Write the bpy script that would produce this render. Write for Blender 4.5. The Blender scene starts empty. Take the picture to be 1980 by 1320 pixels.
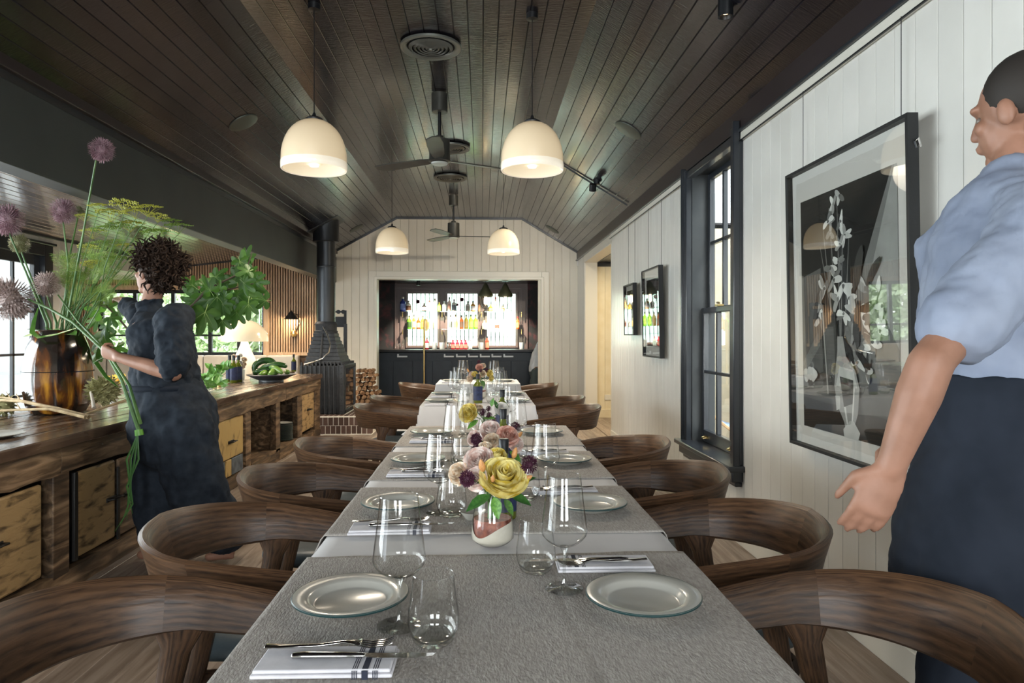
import bpy, bmesh, math, random
from mathutils import Vector, Matrix, noise as mnoise
random.seed(7)
PI = math.pi
S = bpy.context.scene
COL = S.collection
# ------------------------------------------------------------------ camera
TH = math.atan(58 / 1320)
CT, ST = math.cos(TH), math.sin(TH)
HC = 1.25
cd = bpy.data.cameras.new('camera'); cam = bpy.data.objects.new('camera', cd); COL.objects.link(cam)
cam.location = (0, 0, HC); cam.rotation_euler = (PI / 2, 0, -TH)
cd.sensor_width = 36; cd.lens = 24; cd.shift_y = -12 / 1980; cd.clip_start = .02; cd.clip_end = 200
S.camera = cam
# ------------------------------------------------------------------ sky, light, exposure
S.view_settings.view_transform = 'Standard'; S.view_settings.look = 'None'
S.view_settings.gamma = 1; S.view_settings.use_curve_mapping = False
S.view_settings.exposure = 1.42
w = bpy.data.worlds.new('sky'); S.world = w; w.use_nodes = True
nt = w.node_tree; bg = nt.nodes['Background']
tc = nt.nodes.new('ShaderNodeTexCoord'); sp = nt.nodes.new('ShaderNodeSeparateXYZ'); cr = nt.nodes.new('ShaderNodeValToRGB')
nt.links.new(tc.outputs['Generated'], sp.inputs[0]); nt.links.new(sp.outputs['Z'], cr.inputs[0])
cr.color_ramp.elements[0].position = 0.0; cr.color_ramp.elements[0].color = (.92, .95, .92, 1)
cr.color_ramp.elements[1].position = .7; cr.color_ramp.elements[1].color = (.66, .80, 1, 1)
nt.links.new(cr.outputs[0], bg.inputs[0]); bg.inputs[1].default_value = 2.3
sun = bpy.data.lights.new('sun', 'SUN'); sun.energy = 1.6; sun.angle = .2; sun.color = (1, .96, .88)
so = bpy.data.objects.new('sun', sun); COL.objects.link(so); so.location = (10, -20, 20)
so.rotation_euler = Vector((.38, -.55, .74)).to_track_quat('Z', 'Y').to_euler()
def area(name, loc, rot, sx, sy, e, col=(1, 1, 1), portal=False):
    l = bpy.data.lights.new(name, 'AREA'); l.shape = 'RECTANGLE'; l.size = sx; l.size_y = sy; l.energy = e; l.color = col
    l.cycles.is_portal = portal
    o = bpy.data.objects.new(name, l); COL.objects.link(o); o.location = loc; o.rotation_euler = rot
    return o
area('window_portal', (-4.86, 3.0, 1.1), (0, -PI / 2, 0), 2.2, 8.6, 1, portal=True)
area('window_portal', (-4.3, 11.2, 1.45), (-PI / 2, 0, 0), 3.6, 1.1, 1, portal=True)
area('window_portal', (-1.15, -2.62, 1.55), (PI / 2, 0, 0), 1.1, 1.4, 1, portal=True)
area('window_portal', (.65, -2.62, 1.55), (PI / 2, 0, 0), 1.1, 1.4, 1, portal=True)
area('door_daylight', (-5.05, 3.1, 1.2), (0, -PI / 2, 0), 2.0, 6.6, 270, (.90, .96, 1))
area('rear_daylight', (-.25, -2.9, 1.55), (PI / 2, 0, 0), 3.2, 1.4, 85, (.93, .97, 1))
area('bar_daylight', (-.3, 13.5, 1.7), (-PI / 2, 0, 0), 3.4, 1.8, 115, (.88, 1, .95))
area('corridor_lamp', (2.4, 9.0, 2.34), (0, 0, 0), .5, 1.2, 16, (1, .82, .55))
area('window_portal', (1.75, 4.5, 1.5), (0, PI / 2, 0), 1.8, .8, 1, portal=True)
cy = S.cycles
cy.max_bounces = 9; cy.diffuse_bounces = 5; cy.glossy_bounces = 4; cy.transmission_bounces = 9; cy.transparent_max_bounces = 16
cy.sample_clamp_indirect = 6; cy.use_denoising = True; cy.caustics_reflective = False; cy.blur_glossy = .5
# ------------------------------------------------------------------ helpers
def _d(px, py):
    a = (px - 990) / 1320
    return (a * CT + ST, -a * ST + CT, (648 - py) / 1320)
def atY(px, py, Y):
    v = _d(px, py); t = Y / v[1]; return Vector((v[0] * t, Y, HC + v[2] * t))
def atX(px, py, X):
    v = _d(px, py); t = X / v[0]; return Vector((X, v[1] * t, HC + v[2] * t))
def atZ(px, py, Z):
    v = _d(px, py); t = (Z - HC) / v[2]; return Vector((v[0] * t, v[1] * t, Z))

def nd(nt, t, **k):
    n = nt.nodes.new(t)
    for a, b in k.items(): setattr(n, a, b)
    return n
def rgba(c): return (c[0], c[1], c[2], 1)
def pm(name, c1, c2=None, rough=.5, metal=0, coords='Object', stretch=(1, 1, 1), nscale=8, detail=4, lo=.35, hi=.65,
       bump=0, bscale=None, rnd=0, coat=0, spec=.5, rvar=0, c3=None, trans=0, ior=1.45, cior=1.5, emis=None, estr=0, sub=0, dist=0, wave=None, wdir='X'):
    """principled material with a stretched-noise colour variation"""
    m = bpy.data.materials.new(name); m.use_nodes = True; nt = m.node_tree; b = nt.nodes['Principled BSDF']; L = nt.links.new
    b.inputs['Roughness'].default_value = rough; b.inputs['Metallic'].default_value = metal
    b.inputs['Coat Weight'].default_value = coat; b.inputs['Coat Roughness'].default_value = .12; b.inputs['Coat IOR'].default_value = cior
    b.inputs['Specular IOR Level'].default_value = spec
    b.inputs['Transmission Weight'].default_value = trans; b.inputs['IOR'].default_value = ior
    b.inputs['Base Color'].default_value = rgba(c1); m.diffuse_color = rgba(c1)
    if emis: b.inputs['Emission Color'].default_value = rgba(emis); b.inputs['Emission Strength'].default_value = estr
    if c2 is None and not bump and not rnd: return m
    if coords == 'Position': src = nd(nt, 'ShaderNodeNewGeometry').outputs['Position']
    else: src = nd(nt, 'ShaderNodeTexCoord').outputs[coords]
    oi = nd(nt, 'ShaderNodeObjectInfo')
    mp = nd(nt, 'ShaderNodeMapping'); mp.inputs['Scale'].default_value = stretch; L(src, mp.inputs[0])
    ad = nd(nt, 'ShaderNodeVectorMath', operation='MULTIPLY_ADD'); L(oi.outputs['Random'], ad.inputs[0]); ad.inputs[1].default_value = (37, 53, 71); L(mp.outputs[0], ad.inputs[2])
    vec = ad.outputs[0]
    nz = nd(nt, 'ShaderNodeTexNoise'); nz.inputs['Scale'].default_value = nscale; nz.inputs['Detail'].default_value = detail; nz.inputs['Distortion'].default_value = dist
    L(vec, nz.inputs[0]); fac = nz.outputs[0]
    if wave:
        wv = nd(nt, 'ShaderNodeTexWave', wave_type='RINGS' if wave[0] == 'R' else 'BANDS'); wv.bands_direction = wdir; wv.inputs['Scale'].default_value = wave[1]; wv.inputs['Distortion'].default_value = wave[2]
        wv.inputs['Detail'].default_value = 3; wv.inputs['Detail Scale'].default_value = wave[3]; L(vec, wv.inputs[0])
        mx = nd(nt, 'ShaderNodeMath', operation='MULTIPLY_ADD'); L(wv.outputs['Fac'], mx.inputs[0]); mx.inputs[1].default_value = wave[4]
        sc = nd(nt, 'ShaderNodeMath', operation='MULTIPLY'); L(fac, sc.inputs[0]); sc.inputs[1].default_value = 1 - wave[4]; L(sc.outputs[0], mx.inputs[2]); fac = mx.outputs[0]
    if c2:
        rp = nd(nt, 'ShaderNodeValToRGB'); e = rp.color_ramp.elements; e[0].position = lo; e[0].color = rgba(c1); e[1].position = hi; e[1].color = rgba(c2)
        if c3: k = e.new((lo + hi) / 2); k.color = rgba(c3)
        L(fac, rp.inputs[0]); col = rp.outputs[0]
        if rnd:
            hs = nd(nt, 'ShaderNodeHueSaturation'); mr = nd(nt, 'ShaderNodeMapRange'); L(oi.outputs['Random'], mr.inputs[0])
            mr.inputs[3].default_value = 1 - rnd; mr.inputs[4].default_value = 1 + rnd; L(mr.outputs[0], hs.inputs['Value']); L(col, hs.inputs['Color']); col = hs.outputs[0]
        L(col, b.inputs['Base Color'])
    if rvar:
        mr = nd(nt, 'ShaderNodeMapRange'); L(nz.outputs[0], mr.inputs[0]); mr.inputs[1].default_value = .3; mr.inputs[2].default_value = .7
        mr.inputs[3].default_value = rough - rvar; mr.inputs[4].default_value = rough + rvar; L(mr.outputs[0], b.inputs['Roughness'])
    if bump:
        if bscale:
            n2 = nd(nt, 'ShaderNodeTexNoise'); n2.inputs['Scale'].default_value = bscale[0]; n2.inputs['Detail'].default_value = 3
            m2 = nd(nt, 'ShaderNodeMapping'); m2.inputs['Scale'].default_value = bscale[1]; L(src, m2.inputs[0]); L(m2.outputs[0], n2.inputs[0]); h = n2.outputs[0]
        else: h = fac
        bp = nd(nt, 'ShaderNodeBump'); bp.inputs['Strength'].default_value = bump; bp.inputs['Distance'].default_value = .01; L(h, bp.inputs['Height']); L(bp.outputs[0], b.inputs['Normal'])
    return m
def thin_glass(name, tint=(1, 1, 1), ior=1.5, gain=1.0, rough=.01, edge=.6, dark=.35):
    m = bpy.data.materials.new(name); m.use_nodes = True; nt = m.node_tree; nt.nodes.clear(); L = nt.links.new
    o = nd(nt, 'ShaderNodeOutputMaterial'); mx = nd(nt, 'ShaderNodeMixShader'); t = nd(nt, 'ShaderNodeBsdfTransparent'); g = nd(nt, 'ShaderNodeBsdfGlossy')
    g.inputs['Roughness'].default_value = rough; er = nd(nt, 'ShaderNodeValToRGB'); er.color_ramp.elements[0].position = edge; er.color_ramp.elements[0].color = rgba(tint); er.color_ramp.elements[1].position = 1; er.color_ramp.elements[1].color = (dark, dark, dark, 1)
    lw = nd(nt, 'ShaderNodeLayerWeight'); lw.inputs[0].default_value = .5; po = nd(nt, 'ShaderNodeMath', operation='POWER'); po.inputs[1].default_value = 4.2
    f0 = ((ior - 1) / (ior + 1)) ** 2 * 2; mu = nd(nt, 'ShaderNodeMath', operation='MULTIPLY_ADD'); mu.inputs[1].default_value = (1 - f0) * .9; mu.inputs[2].default_value = f0 * gain; mu.use_clamp = True
    L(lw.outputs['Facing'], er.inputs[0]); L(er.outputs[0], t.inputs[0]); L(lw.outputs['Facing'], po.inputs[0]); L(po.outputs[0], mu.inputs[0]); L(mu.outputs[0], mx.inputs[0]); L(t.outputs[0], mx.inputs[1]); L(g.outputs[0], mx.inputs[2]); L(mx.outputs[0], o.inputs[0])
    return m

class MB:
    def __init__(s): s.v = []; s.f = []; s.m = []; s.uv = []
    def add(s, vs, fs, mi=0, uvs=None):
        o = len(s.v); s.v += [tuple(q) for q in vs]
        for k, f in enumerate(fs):
            s.f.append(tuple(i + o for i in f)); s.m.append(mi)
            s.uv.append(uvs[k] if uvs else [(s.v[i + o][0], s.v[i + o][1]) for i in f])
        return s
    def box(s, c, d, mi=0, rot=None):
        x, y, z = d[0] / 2, d[1] / 2, d[2] / 2
        vs = [Vector((a, b, e)) for a in (-x, x) for b in (-y, y) for e in (-z, z)]
        if rot is not None: vs = [rot @ v for v in vs]
        c = Vector(c)
        return s.add([v + c for v in vs], [(0, 1, 3, 2), (4, 6, 7, 5), (0, 4, 5, 1), (2, 3, 7, 6), (0, 2, 6, 4), (1, 5, 7, 3)], mi)
    def rng(s, x0, x1, y0, y1, z0, z1, mi=0): return s.box(((x0 + x1) / 2, (y0 + y1) / 2, (z0 + z1) / 2), (abs(x1 - x0), abs(y1 - y0), abs(z1 - z0)), mi)
    def tube(s, pts, r, n=8, mi=0, cap=True, up=None, closed=False, sq=0, round_cap=False):
        P = [Vector(p) for p in pts]; k = len(P)
        R = r if isinstance(r, (list, tuple)) and len(r) == k and not (k == 2 and isinstance(r, tuple)) else [r] * k
        R = [(q, q) if not isinstance(q, (tuple, list)) else q for q in R]
        if round_cap:
            def ext(P, R):
                a, b = P[0], P[1]; dr = (a - b).normalized(); ra = R[0]; m = min(ra)
                np_ = [a + dr * m * math.sin(t) for t in (1.45, 1.05, .55)]; nr = [(ra[0] * math.cos(t), ra[1] * math.cos(t)) for t in (1.45, 1.05, .55)]
                return np_ + P, nr + R
            P, R = ext(P, R); P, R = ext(P[::-1], R[::-1]); P = P[::-1]; R = R[::-1]; k = len(P)
        T = []
        for i in range(k):
            if closed: t = P[(i + 1) % k] - P[i - 1]
            else: t = P[min(i + 1, k - 1)] - P[max(i - 1, 0)]
            T.append(t.normalized() if t.length > 1e-9 else Vector((0, 0, 1)))
        u = Vector(up) if up else (Vector((0, 0, 1)) if abs(T[0].z) < .9 else Vector((0, 1, 0)))
        vs = []; ln = 0; lens = []
        A = None
        for i in range(k):
            if up or A is None: B = (Vector(up) if up else u); A = B.cross(T[i]).normalized() if not (A is not None and B.cross(T[i]).length < 1e-5) else A
            else: A = (A - T[i] * A.dot(T[i])).normalized()
            Bv = T[i].cross(A).normalized()
            if i: ln += (P[i] - P[i - 1]).length
            lens.append(ln)
            for j in range(n):
                a = 2 * PI * (j + .5) / n; ca, sa = math.cos(a), math.sin(a)
                if sq: e = 1 - sq * .75; ca = math.copysign(abs(ca) ** e, ca); sa = math.copysign(abs(sa) ** e, sa)
                vs.append(P[i] + A * (ca * R[i][0]) + Bv * (sa * R[i][1]))
        fs = []; uvs = []; per = max(2 * PI * max(R[0][0], R[0][1], R[k // 2][0], R[k // 2][1]), .001)
        for i in range(k if closed else k - 1):
            i2 = (i + 1) % k; l2 = lens[i2] if i2 else ln + (P[0] - P[-1]).length
            for j in range(n):
                j2 = (j + 1) % n
                fs.append((i * n + j, i * n + j2, i2 * n + j2, i2 * n + j))
                uvs.append([(lens[i], per * j / n), (lens[i], per * (j + 1) / n), (l2, per * (j + 1) / n), (l2, per * j / n)])
        if cap and not closed:
            fs.append(tuple(range(n))[::-1]); uvs.append([(0, 0)] * n)
            fs.append(tuple((k - 1) * n + j for j in range(n))); uvs.append([(0, 0)] * n)
        return s.add(vs, fs, mi, uvs)
    def lathe(s, prof, n=24, mi=0, c=(0, 0, 0), rot=None, sc=(1, 1)):
        vs = []; fs = []; uvs = []; k = len(prof); c = Vector(c)
        for (r, z) in prof:
            for j in range(n):
                a = 2 * PI * j / n; p = Vector((max(r, 1e-5) * math.cos(a) * sc[0], max(r, 1e-5) * math.sin(a) * sc[1], z))
                if rot is not None: p = rot @ p
                vs.append(p + c)
        for i in range(k - 1):
            for j in range(n):
                j2 = (j + 1) % n; fs.append((i * n + j, i * n + j2, (i + 1) * n + j2, (i + 1) * n + j))
                uvs.append([(j / n, prof[i][1]), ((j + 1) / n, prof[i][1]), ((j + 1) / n, prof[i + 1][1]), (j / n, prof[i + 1][1])])
        return s.add(vs, fs, mi, uvs)
    def prism(s, poly, z0, z1, mi=0, M=None):
        n = len(poly); vs = [Vector((p[0], p[1], z0)) for p in poly] + [Vector((p[0], p[1], z1)) for p in poly]
        if M is not None: vs = [M @ v for v in vs]
        fs = [tuple(range(n))[::-1], tuple(range(n, 2 * n))] + [(i, (i + 1) % n, (i + 1) % n + n, i + n) for i in range(n)]
        return s.add(vs, fs, mi)
    def mesh(s, name, mats, smooth=40):
        me = bpy.data.meshes.new(name); me.from_pydata(s.v, [], s.f)
        for m in (mats if isinstance(mats, (list, tuple)) else [mats]): me.materials.append(m)
        me.polygons.foreach_set('material_index', s.m)
        uvl = me.uv_layers.new(name='UVMap'); flat = []
        for u in s.uv:
            for q in u: flat += [q[0], q[1]]
        uvl.data.foreach_set('uv', flat)
        if smooth:
            me.polygons.foreach_set('use_smooth', [True] * len(s.f)); me.set_sharp_from_angle(angle=math.radians(smooth))
        me.update(); return me
    def build(s, name, mats, parent=None, smooth=40, bevel=0, loc=None, fix=False):
        me = s.mesh(name, mats, smooth)
        if fix:
            b = bmesh.new(); b.from_mesh(me); bmesh.ops.recalc_face_normals(b, faces=b.faces[:]); b.to_mesh(me); b.free()
        o = bpy.data.objects.new(name, me); COL.objects.link(o)
        if parent: o.parent = parent
        if loc: o.location = loc
        if bevel:
            m = o.modifiers.new('bevel', 'BEVEL'); m.width = bevel; m.segments = 2; m.limit_method = 'ANGLE'; m.angle_limit = math.radians(40)
        return o
def tag(o, label=None, cat=None, group=None, kind=None):
    if label: o['label'] = label
    if cat: o['category'] = cat
    if group: o['group'] = group
    if kind: o['kind'] = kind
    return o
def thing(name, label, cat, loc=(0, 0, 0), rz=0, group=None):
    o = bpy.data.objects.new(name, None); COL.objects.link(o); o.location = loc; o.rotation_euler = (0, 0, rz); o.empty_display_size = .1
    return tag(o, label, cat, group)
def copy_tree(o, parent=None):
    c = o.copy(); COL.objects.link(c); c.parent = parent
    for ch in list(o.children): copy_tree(ch, c)
    return c
def dup(o, loc, rz, label=None, group=None, scale=None):
    c = copy_tree(o); c.location = loc; c.rotation_euler = (0, 0, rz)
    if scale: c.scale = scale
    if label: c['label'] = label
    if group: c['group'] = group
    return c
def struct(o, label=None, cat=None): o['kind'] = 'structure'; tag(o, label, cat); return o
# boards: unit-length board, chamfered on its face, stretched to length
_bm = {}
def board_mesh(wd, th, ch, mat):
    k = (round(wd, 4), th, ch, mat.name)
    if k not in _bm:
        h = wd / 2 - (.0014 if mat.name.startswith('painted') else .0006); sec = [(-h, 0), (-h, th - ch), (-h + ch, th), (h - ch, th), (h, th - ch), (h, 0)]
        b = MB(); n = 6; vs = [(x, 0, z) for x, z in sec] + [(x, 1, z) for x, z in sec]
        b.add(vs, [tuple(range(n)), tuple(range(2 * n - 1, n - 1, -1))] + [(i, i + n, (i + 1) % n + n, (i + 1) % n) for i in range(n)])
        _bm[k] = b.mesh('board', mat, 0)
    return _bm[k]
def board(parent, mat, p, V, N, wd, L, th=.014, ch=.004, name='board'):
    """p start-centre of the board's back, V length dir, N face dir"""
    V = Vector(V).normalized(); N = Vector(N).normalized(); U = V.cross(N)
    o = bpy.data.objects.new(name, board_mesh(wd, th, ch, mat)); COL.objects.link(o)
    o.matrix_world = Matrix(((U.x, V.x * L, N.x, p[0]), (U.y, V.y * L, N.y, p[1]), (U.z, V.z * L, N.z, p[2]), (0, 0, 0, 1)))
    if parent: o.parent = parent
    return o
# ------------------------------------------------------------------ materials
m_wall = pm('painted_boards_white', (.63, .625, .585), (.69, .685, .645), rough=.30, coords='Position', nscale=3, bump=.06, bscale=(30, (1, 1, .12)), rnd=.03, coat=.2)
m_wallb = pm('painted_boards_cream', (.62, .59, .51), (.67, .64, .56), rough=.42, coords='Position', nscale=3, rnd=.04)
m_trimw = pm('cream_trim_paint', (.66, .64, .57), rough=.35)
m_yellow = pm('corridor_cream_paint', (.66, .58, .40), (.70, .63, .46), rough=.45, coords='Position', rnd=.03)
m_ceil = pm('dark_gloss_boards', (.0085, .0078, .0105), (.015, .013, .018), rough=.21, coords='Position', stretch=(1, .12, 1), nscale=9, bump=.22, bscale=(13, (1.2, 7, 1.2)), rnd=.35, rvar=.06, spec=.5, coat=.30, cior=1.5)
m_ceil2 = pm('annex_gloss_boards', (.10, .09, .088), (.14, .125, .12), rough=.16, coords='Position', stretch=(1, .12, 1), nscale=9, bump=.2, bscale=(10, (1.5, 6, 1.5)), rnd=.2, spec=1, coat=1)
m_dark = pm('charcoal_paint', (.035, .04, .043), (.045, .05, .052), rough=.42, coords='Position')
m_darktrim = pm('dark_window_paint', (.020, .024, .030), rough=.3, coat=.3)
m_fascia = pm('plum_fascia_paint', (.028, .021, .022), rough=.4)
m_beam = pm('grey_green_beam_paint', (.040, .046, .046), (.055, .062, .060), rough=.5, coords='Position', nscale=2)
m_floor = pm('floor_boards', (.20, .15, .115), (.34, .275, .225), rough=.42, coords='Position', stretch=(6, .5, 1), nscale=6, bump=.12, rnd=.2, dist=.4)
m_navy = pm('navy_bar_panel', (.010, .018, .030), (.014, .024, .038), rough=.5)
m_black = pm('black_metal', (.012, .013, .015), rough=.38, metal=.3)
m_iron = pm('cast_iron', (.030, .034, .040), (.042, .047, .055), rough=.62, metal=.1, nscale=30)
m_flue = pm('flue_steel', (.045, .050, .056), (.055, .06, .066), rough=.38, metal=.55, nscale=4)
m_brass = pm('brushed_brass', (.62, .45, .19), rough=.28, metal=1)
m_steel = pm('polished_steel', (.62, .62, .60), rough=.16, metal=1)
m_slatwood = pm('slat_cedar', (.52, .35, .22), (.68, .50, .34), rough=.55, stretch=(3, 3, .3), nscale=12, coords='Position')
m_lining = pm('slat_backing', (.10, .065, .045), rough=.7)
m_glass = thin_glass('window_glass', (.97, .985, .98), 1.45, edge=.98, dark=.9)
m_picglass = thin_glass('picture_glass', (.97, .98, .97), 1.5, 1.2, edge=.98, dark=.9)
m_brick = pm('brick_brown', (.075, .048, .042), (.16, .10, .082), rough=.85, nscale=22, bump=.5, rnd=.35)
m_mortar = pm('mortar', (.78, .76, .70), (.85, .83, .78), rough=.9, nscale=30)
m_plaster = pm('white_plaster', (.72, .72, .70), rough=.7)
m_ext = pm('exterior_white_boards', (.86, .86, .84), rough=.6)
m_grass = pm('lawn', (.10, .22, .05), (.20, .34, .09), rough=.9, coords='Position', nscale=3)
m_timber = pm('veranda_timber', (.42, .26, .13), (.66, .45, .24), rough=.6, coords='Position', stretch=(4, 4, .6), nscale=4, dist=1.2, detail=6)
m_wallpaper = pm('dark_floral_wallpaper', (.022, .024, .028), (.085, .030, .038), rough=.75, coords='Position', nscale=9, lo=.5, hi=.72, detail=7, dist=.4)
m_barwall = pm('mauve_brown_paint', (.13, .10, .10), rough=.4)
m_milk = bpy.data.materials.new('obscure_glass'); m_milk.use_nodes = True
_n = m_milk.node_tree; _n.nodes.clear(); _o = nd(_n, 'ShaderNodeOutputMaterial'); _a = nd(_n, 'ShaderNodeBsdfTranslucent'); _g = nd(_n, 'ShaderNodeBsdfGlossy'); _x = nd(_n, 'ShaderNodeMixShader')
_a.inputs[0].default_value = (.56, .63, .59, 1); _g.inputs['Roughness'].default_value = .2; _x.inputs[0].default_value = .06
_n.links.new(_a.outputs[0], _x.inputs[1]); _n.links.new(_g.outputs[0], _x.inputs[2]); _n.links.new(_x.outputs[0], _o.inputs[0])
WX = 1.55; YB = 11.0; Y0 = -2.4
# ------------------------------------------------------------------ floor
f = MB(); f.rng(-7.2, 4.2, Y0, 13.2, -.12, -.014); floor = struct(f.build('floor', m_floor))
def run_boards(parent, mat, origin, U, V, N, width, L, bw, cuts, th=.014, ch=.004, minseg=1.2, name='board'):
    U = Vector(U); V = Vector(V); origin = Vector(origin); n = int(round(width / bw)); b = width / n
    for i in range(n):
        c = origin + U * (b * (i + .5)); marks = [0] + sorted(random.uniform(.12, .88) * L for _ in range(cuts)) + [L]
        marks = [marks[0]] + [q for k, q in enumerate(marks[1:-1]) if q - marks[k] > minseg] + [L]
        for a, e in zip(marks, marks[1:]): board(parent, mat, c + V * (a + .0008), V, N, b, e - a - .0016, th, ch, name)
run_boards(floor, m_floor, (-2.1, -.4, -.014), (1, 0, 0), (0, 1, 0), (0, 0, 1), 3.65, 11.4, .128, 2, ch=.0015)
run_boards(floor, m_floor, (1.56, 8.1, -.014), (1, 0, 0), (0, 1, 0), (0, 0, 1), 1.0, 2.2, .128, 0, ch=.0015)
t = MB(); t.rng(-5, 1.8, Y0 - .15, Y0, 2.25, 3.4); t.rng(-5, 1.8, Y0 - .15, Y0, 0, .85); t.rng(-5, -1.7, Y0 - .15, Y0, .85, 2.25); t.rng(-.6, .1, Y0 - .15, Y0, .85, 2.25); t.rng(1.2, 1.8, Y0 - .15, Y0, .85, 2.25); struct(t.build('wall_front', m_wallb, smooth=0))
# ------------------------------------------------------------------ ceiling
EL, ER = (-2.32, 2.60), (WX, 2.59); CL, CR = (-1.36, 3.13), (.645, 3.13)
c = MB()
sec = [EL, CL, CR, ER, (ER[0] + .2, ER[1]), (ER[0] + .2, 3.4), (EL[0] - .2, 3.4), (EL[0] - .2, EL[1])]
vs = [(x, Y0, z + .012) for x, z in sec] + [(x, YB, z + .012) for x, z in sec]; k = len(sec)
c.add(vs, [tuple(range(k)), tuple(range(2 * k - 1, k - 1, -1))] + [(i, i + k, (i + 1) % k + k, (i + 1) % k) for i in range(k)])
ceil = struct(c.build('ceiling', m_fascia, smooth=0))
def slope(a, b, n):
    A = Vector((a[0], 0, a[1] + .012)); B = Vector((b[0], 0, b[1] + .012)); U = (B - A).normalized(); W = (B - A).length
    N = Vector((U.z, 0, -U.x)); N = N if N.z < 0 else -N
    run_boards(ceil, m_ceil, Vector((A.x, Y0, A.z)), U, (0, 1, 0), N, W, YB - Y0, W / n, 3, th=.014, ch=.0035, minseg=1.6)
slope(EL, CL, 12); slope(CL, CR, 22); slope(CR, ER, 11)
# dark mould at the gable and fascias
t = MB(); t.rng(WX - .02, WX + .05, Y0, YB, 2.462, 2.61)
struct(t.build('trim_1', m_fascia, bevel=.006))
t = MB(); t.rng(WX - .035, WX + .01, Y0, YB, 2.452, 2.47); struct(t.build('trim_2', m_darktrim, bevel=.004))
t = MB(); t.rng(-2.42, -2.30, Y0, YB, 2.545, 2.62); struct(t.build('trim_3', m_fascia, bevel=.006))
t = MB(); t.rng(-2.44, -2.33, Y0, YB, 2.50, 2.55); struct(t.build('trim_4', m_darktrim))
t = MB()
for a, b in ((EL, CL), (CL, CR), (CR, ER)):
    A = Vector((a[0], YB - .03, a[1] - .008)); B = Vector((b[0], YB - .03, b[1] - .008)); t.tube([A, B], [(.022, .022)] * 2, 4)
struct(t.build('trim_5', m_darktrim, smooth=0))
t = MB(); t.rng(.66, 1.53, 7.52, 7.56, 0, .012)
# lighter metal strip crossing the slope
t = MB(); A = Vector((.655, 7.0, 3.108)); B = Vector((1.50, 7.0, 2.595)); t.tube([A, B], [(.012, .006)] * 2, 4, up=(0, 1, 0)); struct(t.build('trim_6', m_dark, smooth=0))
# beam between the room and the annex
b = MB(); b.rng(-2.47, -2.32, Y0, YB, 2.09, 2.50); struct(b.build('beam', m_beam, bevel=.006))
# ------------------------------------------------------------------ back wall with bar opening
OL, OR, OT = -1.685, .962, 2.155
wb = MB(); wb.rng(-2.5, OL, YB + .014, YB + .16, 0, 3.2); wb.rng(OR, WX + .2, YB + .014, YB + .16, 0, 3.2); wb.rng(OL, OR, YB + .014, YB + .16, OT, 3.2)
wallb = struct(wb.build('wall_back', m_wallb, smooth=0))
def ztop(x):
    for a, b in ((EL, CL), (CL, CR), (CR, ER)):
        if a[0] <= x <= b[0]: return a[1] + (b[1] - a[1]) * (x - a[0]) / (b[0] - a[0])
    return 2.6
n = 30; bw = (WX + 2.34) / n
for i in range(n):
    x = -2.34 + bw * (i + .5); zt = ztop(max(-2.31, min(x, 1.54))) + .0
    if OL < x < OR: board(wallb, m_wallb, (x, YB + .014, OT), (0, 0, 1), (0, -1, 0), bw, zt - OT, .016, .0018)
    else: board(wallb, m_wallb, (x, YB + .014, 0), (0, 0, 1), (0, -1, 0), bw, zt, .016, .0018)
t = MB()
for x0, x1, z0, z1 in ((OL - .12, OL, 0, OT + .12), (OR, OR + .12, 0, OT + .12), (OL, OR, OT, OT + .12)): t.rng(x0, x1, YB - .03, YB, z0, z1)
for x0, x1, z0, z1 in ((OL - .035, OL + .012, 0, OT + .03), (OR - .012, OR + .035, 0, OT + .03), (OL, OR, OT - .012, OT + .03)): t.rng(x0, x1, YB - .045, YB + .17, z0, z1)
struct(t.build('trim_7', m_trimw, smooth=0, bevel=.005))
# ------------------------------------------------------------------ right wall with sash window
wr = MB(); WY0, WY1, WZ0, WZ1 = 4.08, 4.99, .47, 2.45
for y0, y1, z0, z1 in ((Y0, WY0, 0, 2.6), (WY1, 8.1, 0, 2.6), (WY0, WY1, 0, WZ0), (WY0, WY1, WZ1, 2.6), (8.1, 10.25, 2.36, 2.6), (10.25, YB, 0, 2.6)): wr.rng(WX + .014, WX + .17, y0, y1, z0, z1)
wallr = struct(wr.build('wall_right', m_wall, smooth=0))
bw = .1225; y = Y0
while y < YB - .01:
    e = min(y + bw, YB); cy_ = (y + e) / 2; wdt = e - y
    segs = [(0, 2.455)]
    if WY0 - .03 < cy_ < WY1 + .03: segs = [(0, WZ0 - .02)]
    if 8.1 < cy_ < 10.25: segs = []
    for z0, z1 in segs: board(wallr, m_wall, (WX + .014, cy_, z0), (0, 0, 1), (-1, 0, 0), wdt, z1 - z0, .016, .0016)
    y = e
t = MB(); t.rng(WX - .022, WX, Y0, WY0 - .1, 2.405, 2.452); t.rng(WX - .022, WX, WY1 + .06, 8.1, 2.405, 2.452); struct(t.build('trim_8', m_trimw, bevel=.004))
t = MB(); t.rng(WX - .03, WX - .022, Y0, WY0 - .1, 2.398, 2.404); t.rng(WX - .03, WX - .022, WY1 + .06, 8.1, 2.398, 2.404); struct(t.build('trim_9', m_black))
t = MB(); t.rng(WX - .016, WX, Y0, 8.1, 0, .12); struct(t.build('baseboard_right', m_trimw, bevel=.004))
t = MB(); t.rng(WX - .006, WX + .176, 8.09, 8.125, 0, 2.36); t.rng(WX - .01, WX + .176, 8.1, 10.25, 2.345, 2.375); t.rng(WX - .01, WX + .004, 8.1, 10.25, 2.36, 2.455)
t.rng(WX - .012, WX + .19, 10.235, 10.262, 0, 2.36); struct(t.build('trim_10', m_trimw, bevel=.003))
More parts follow.
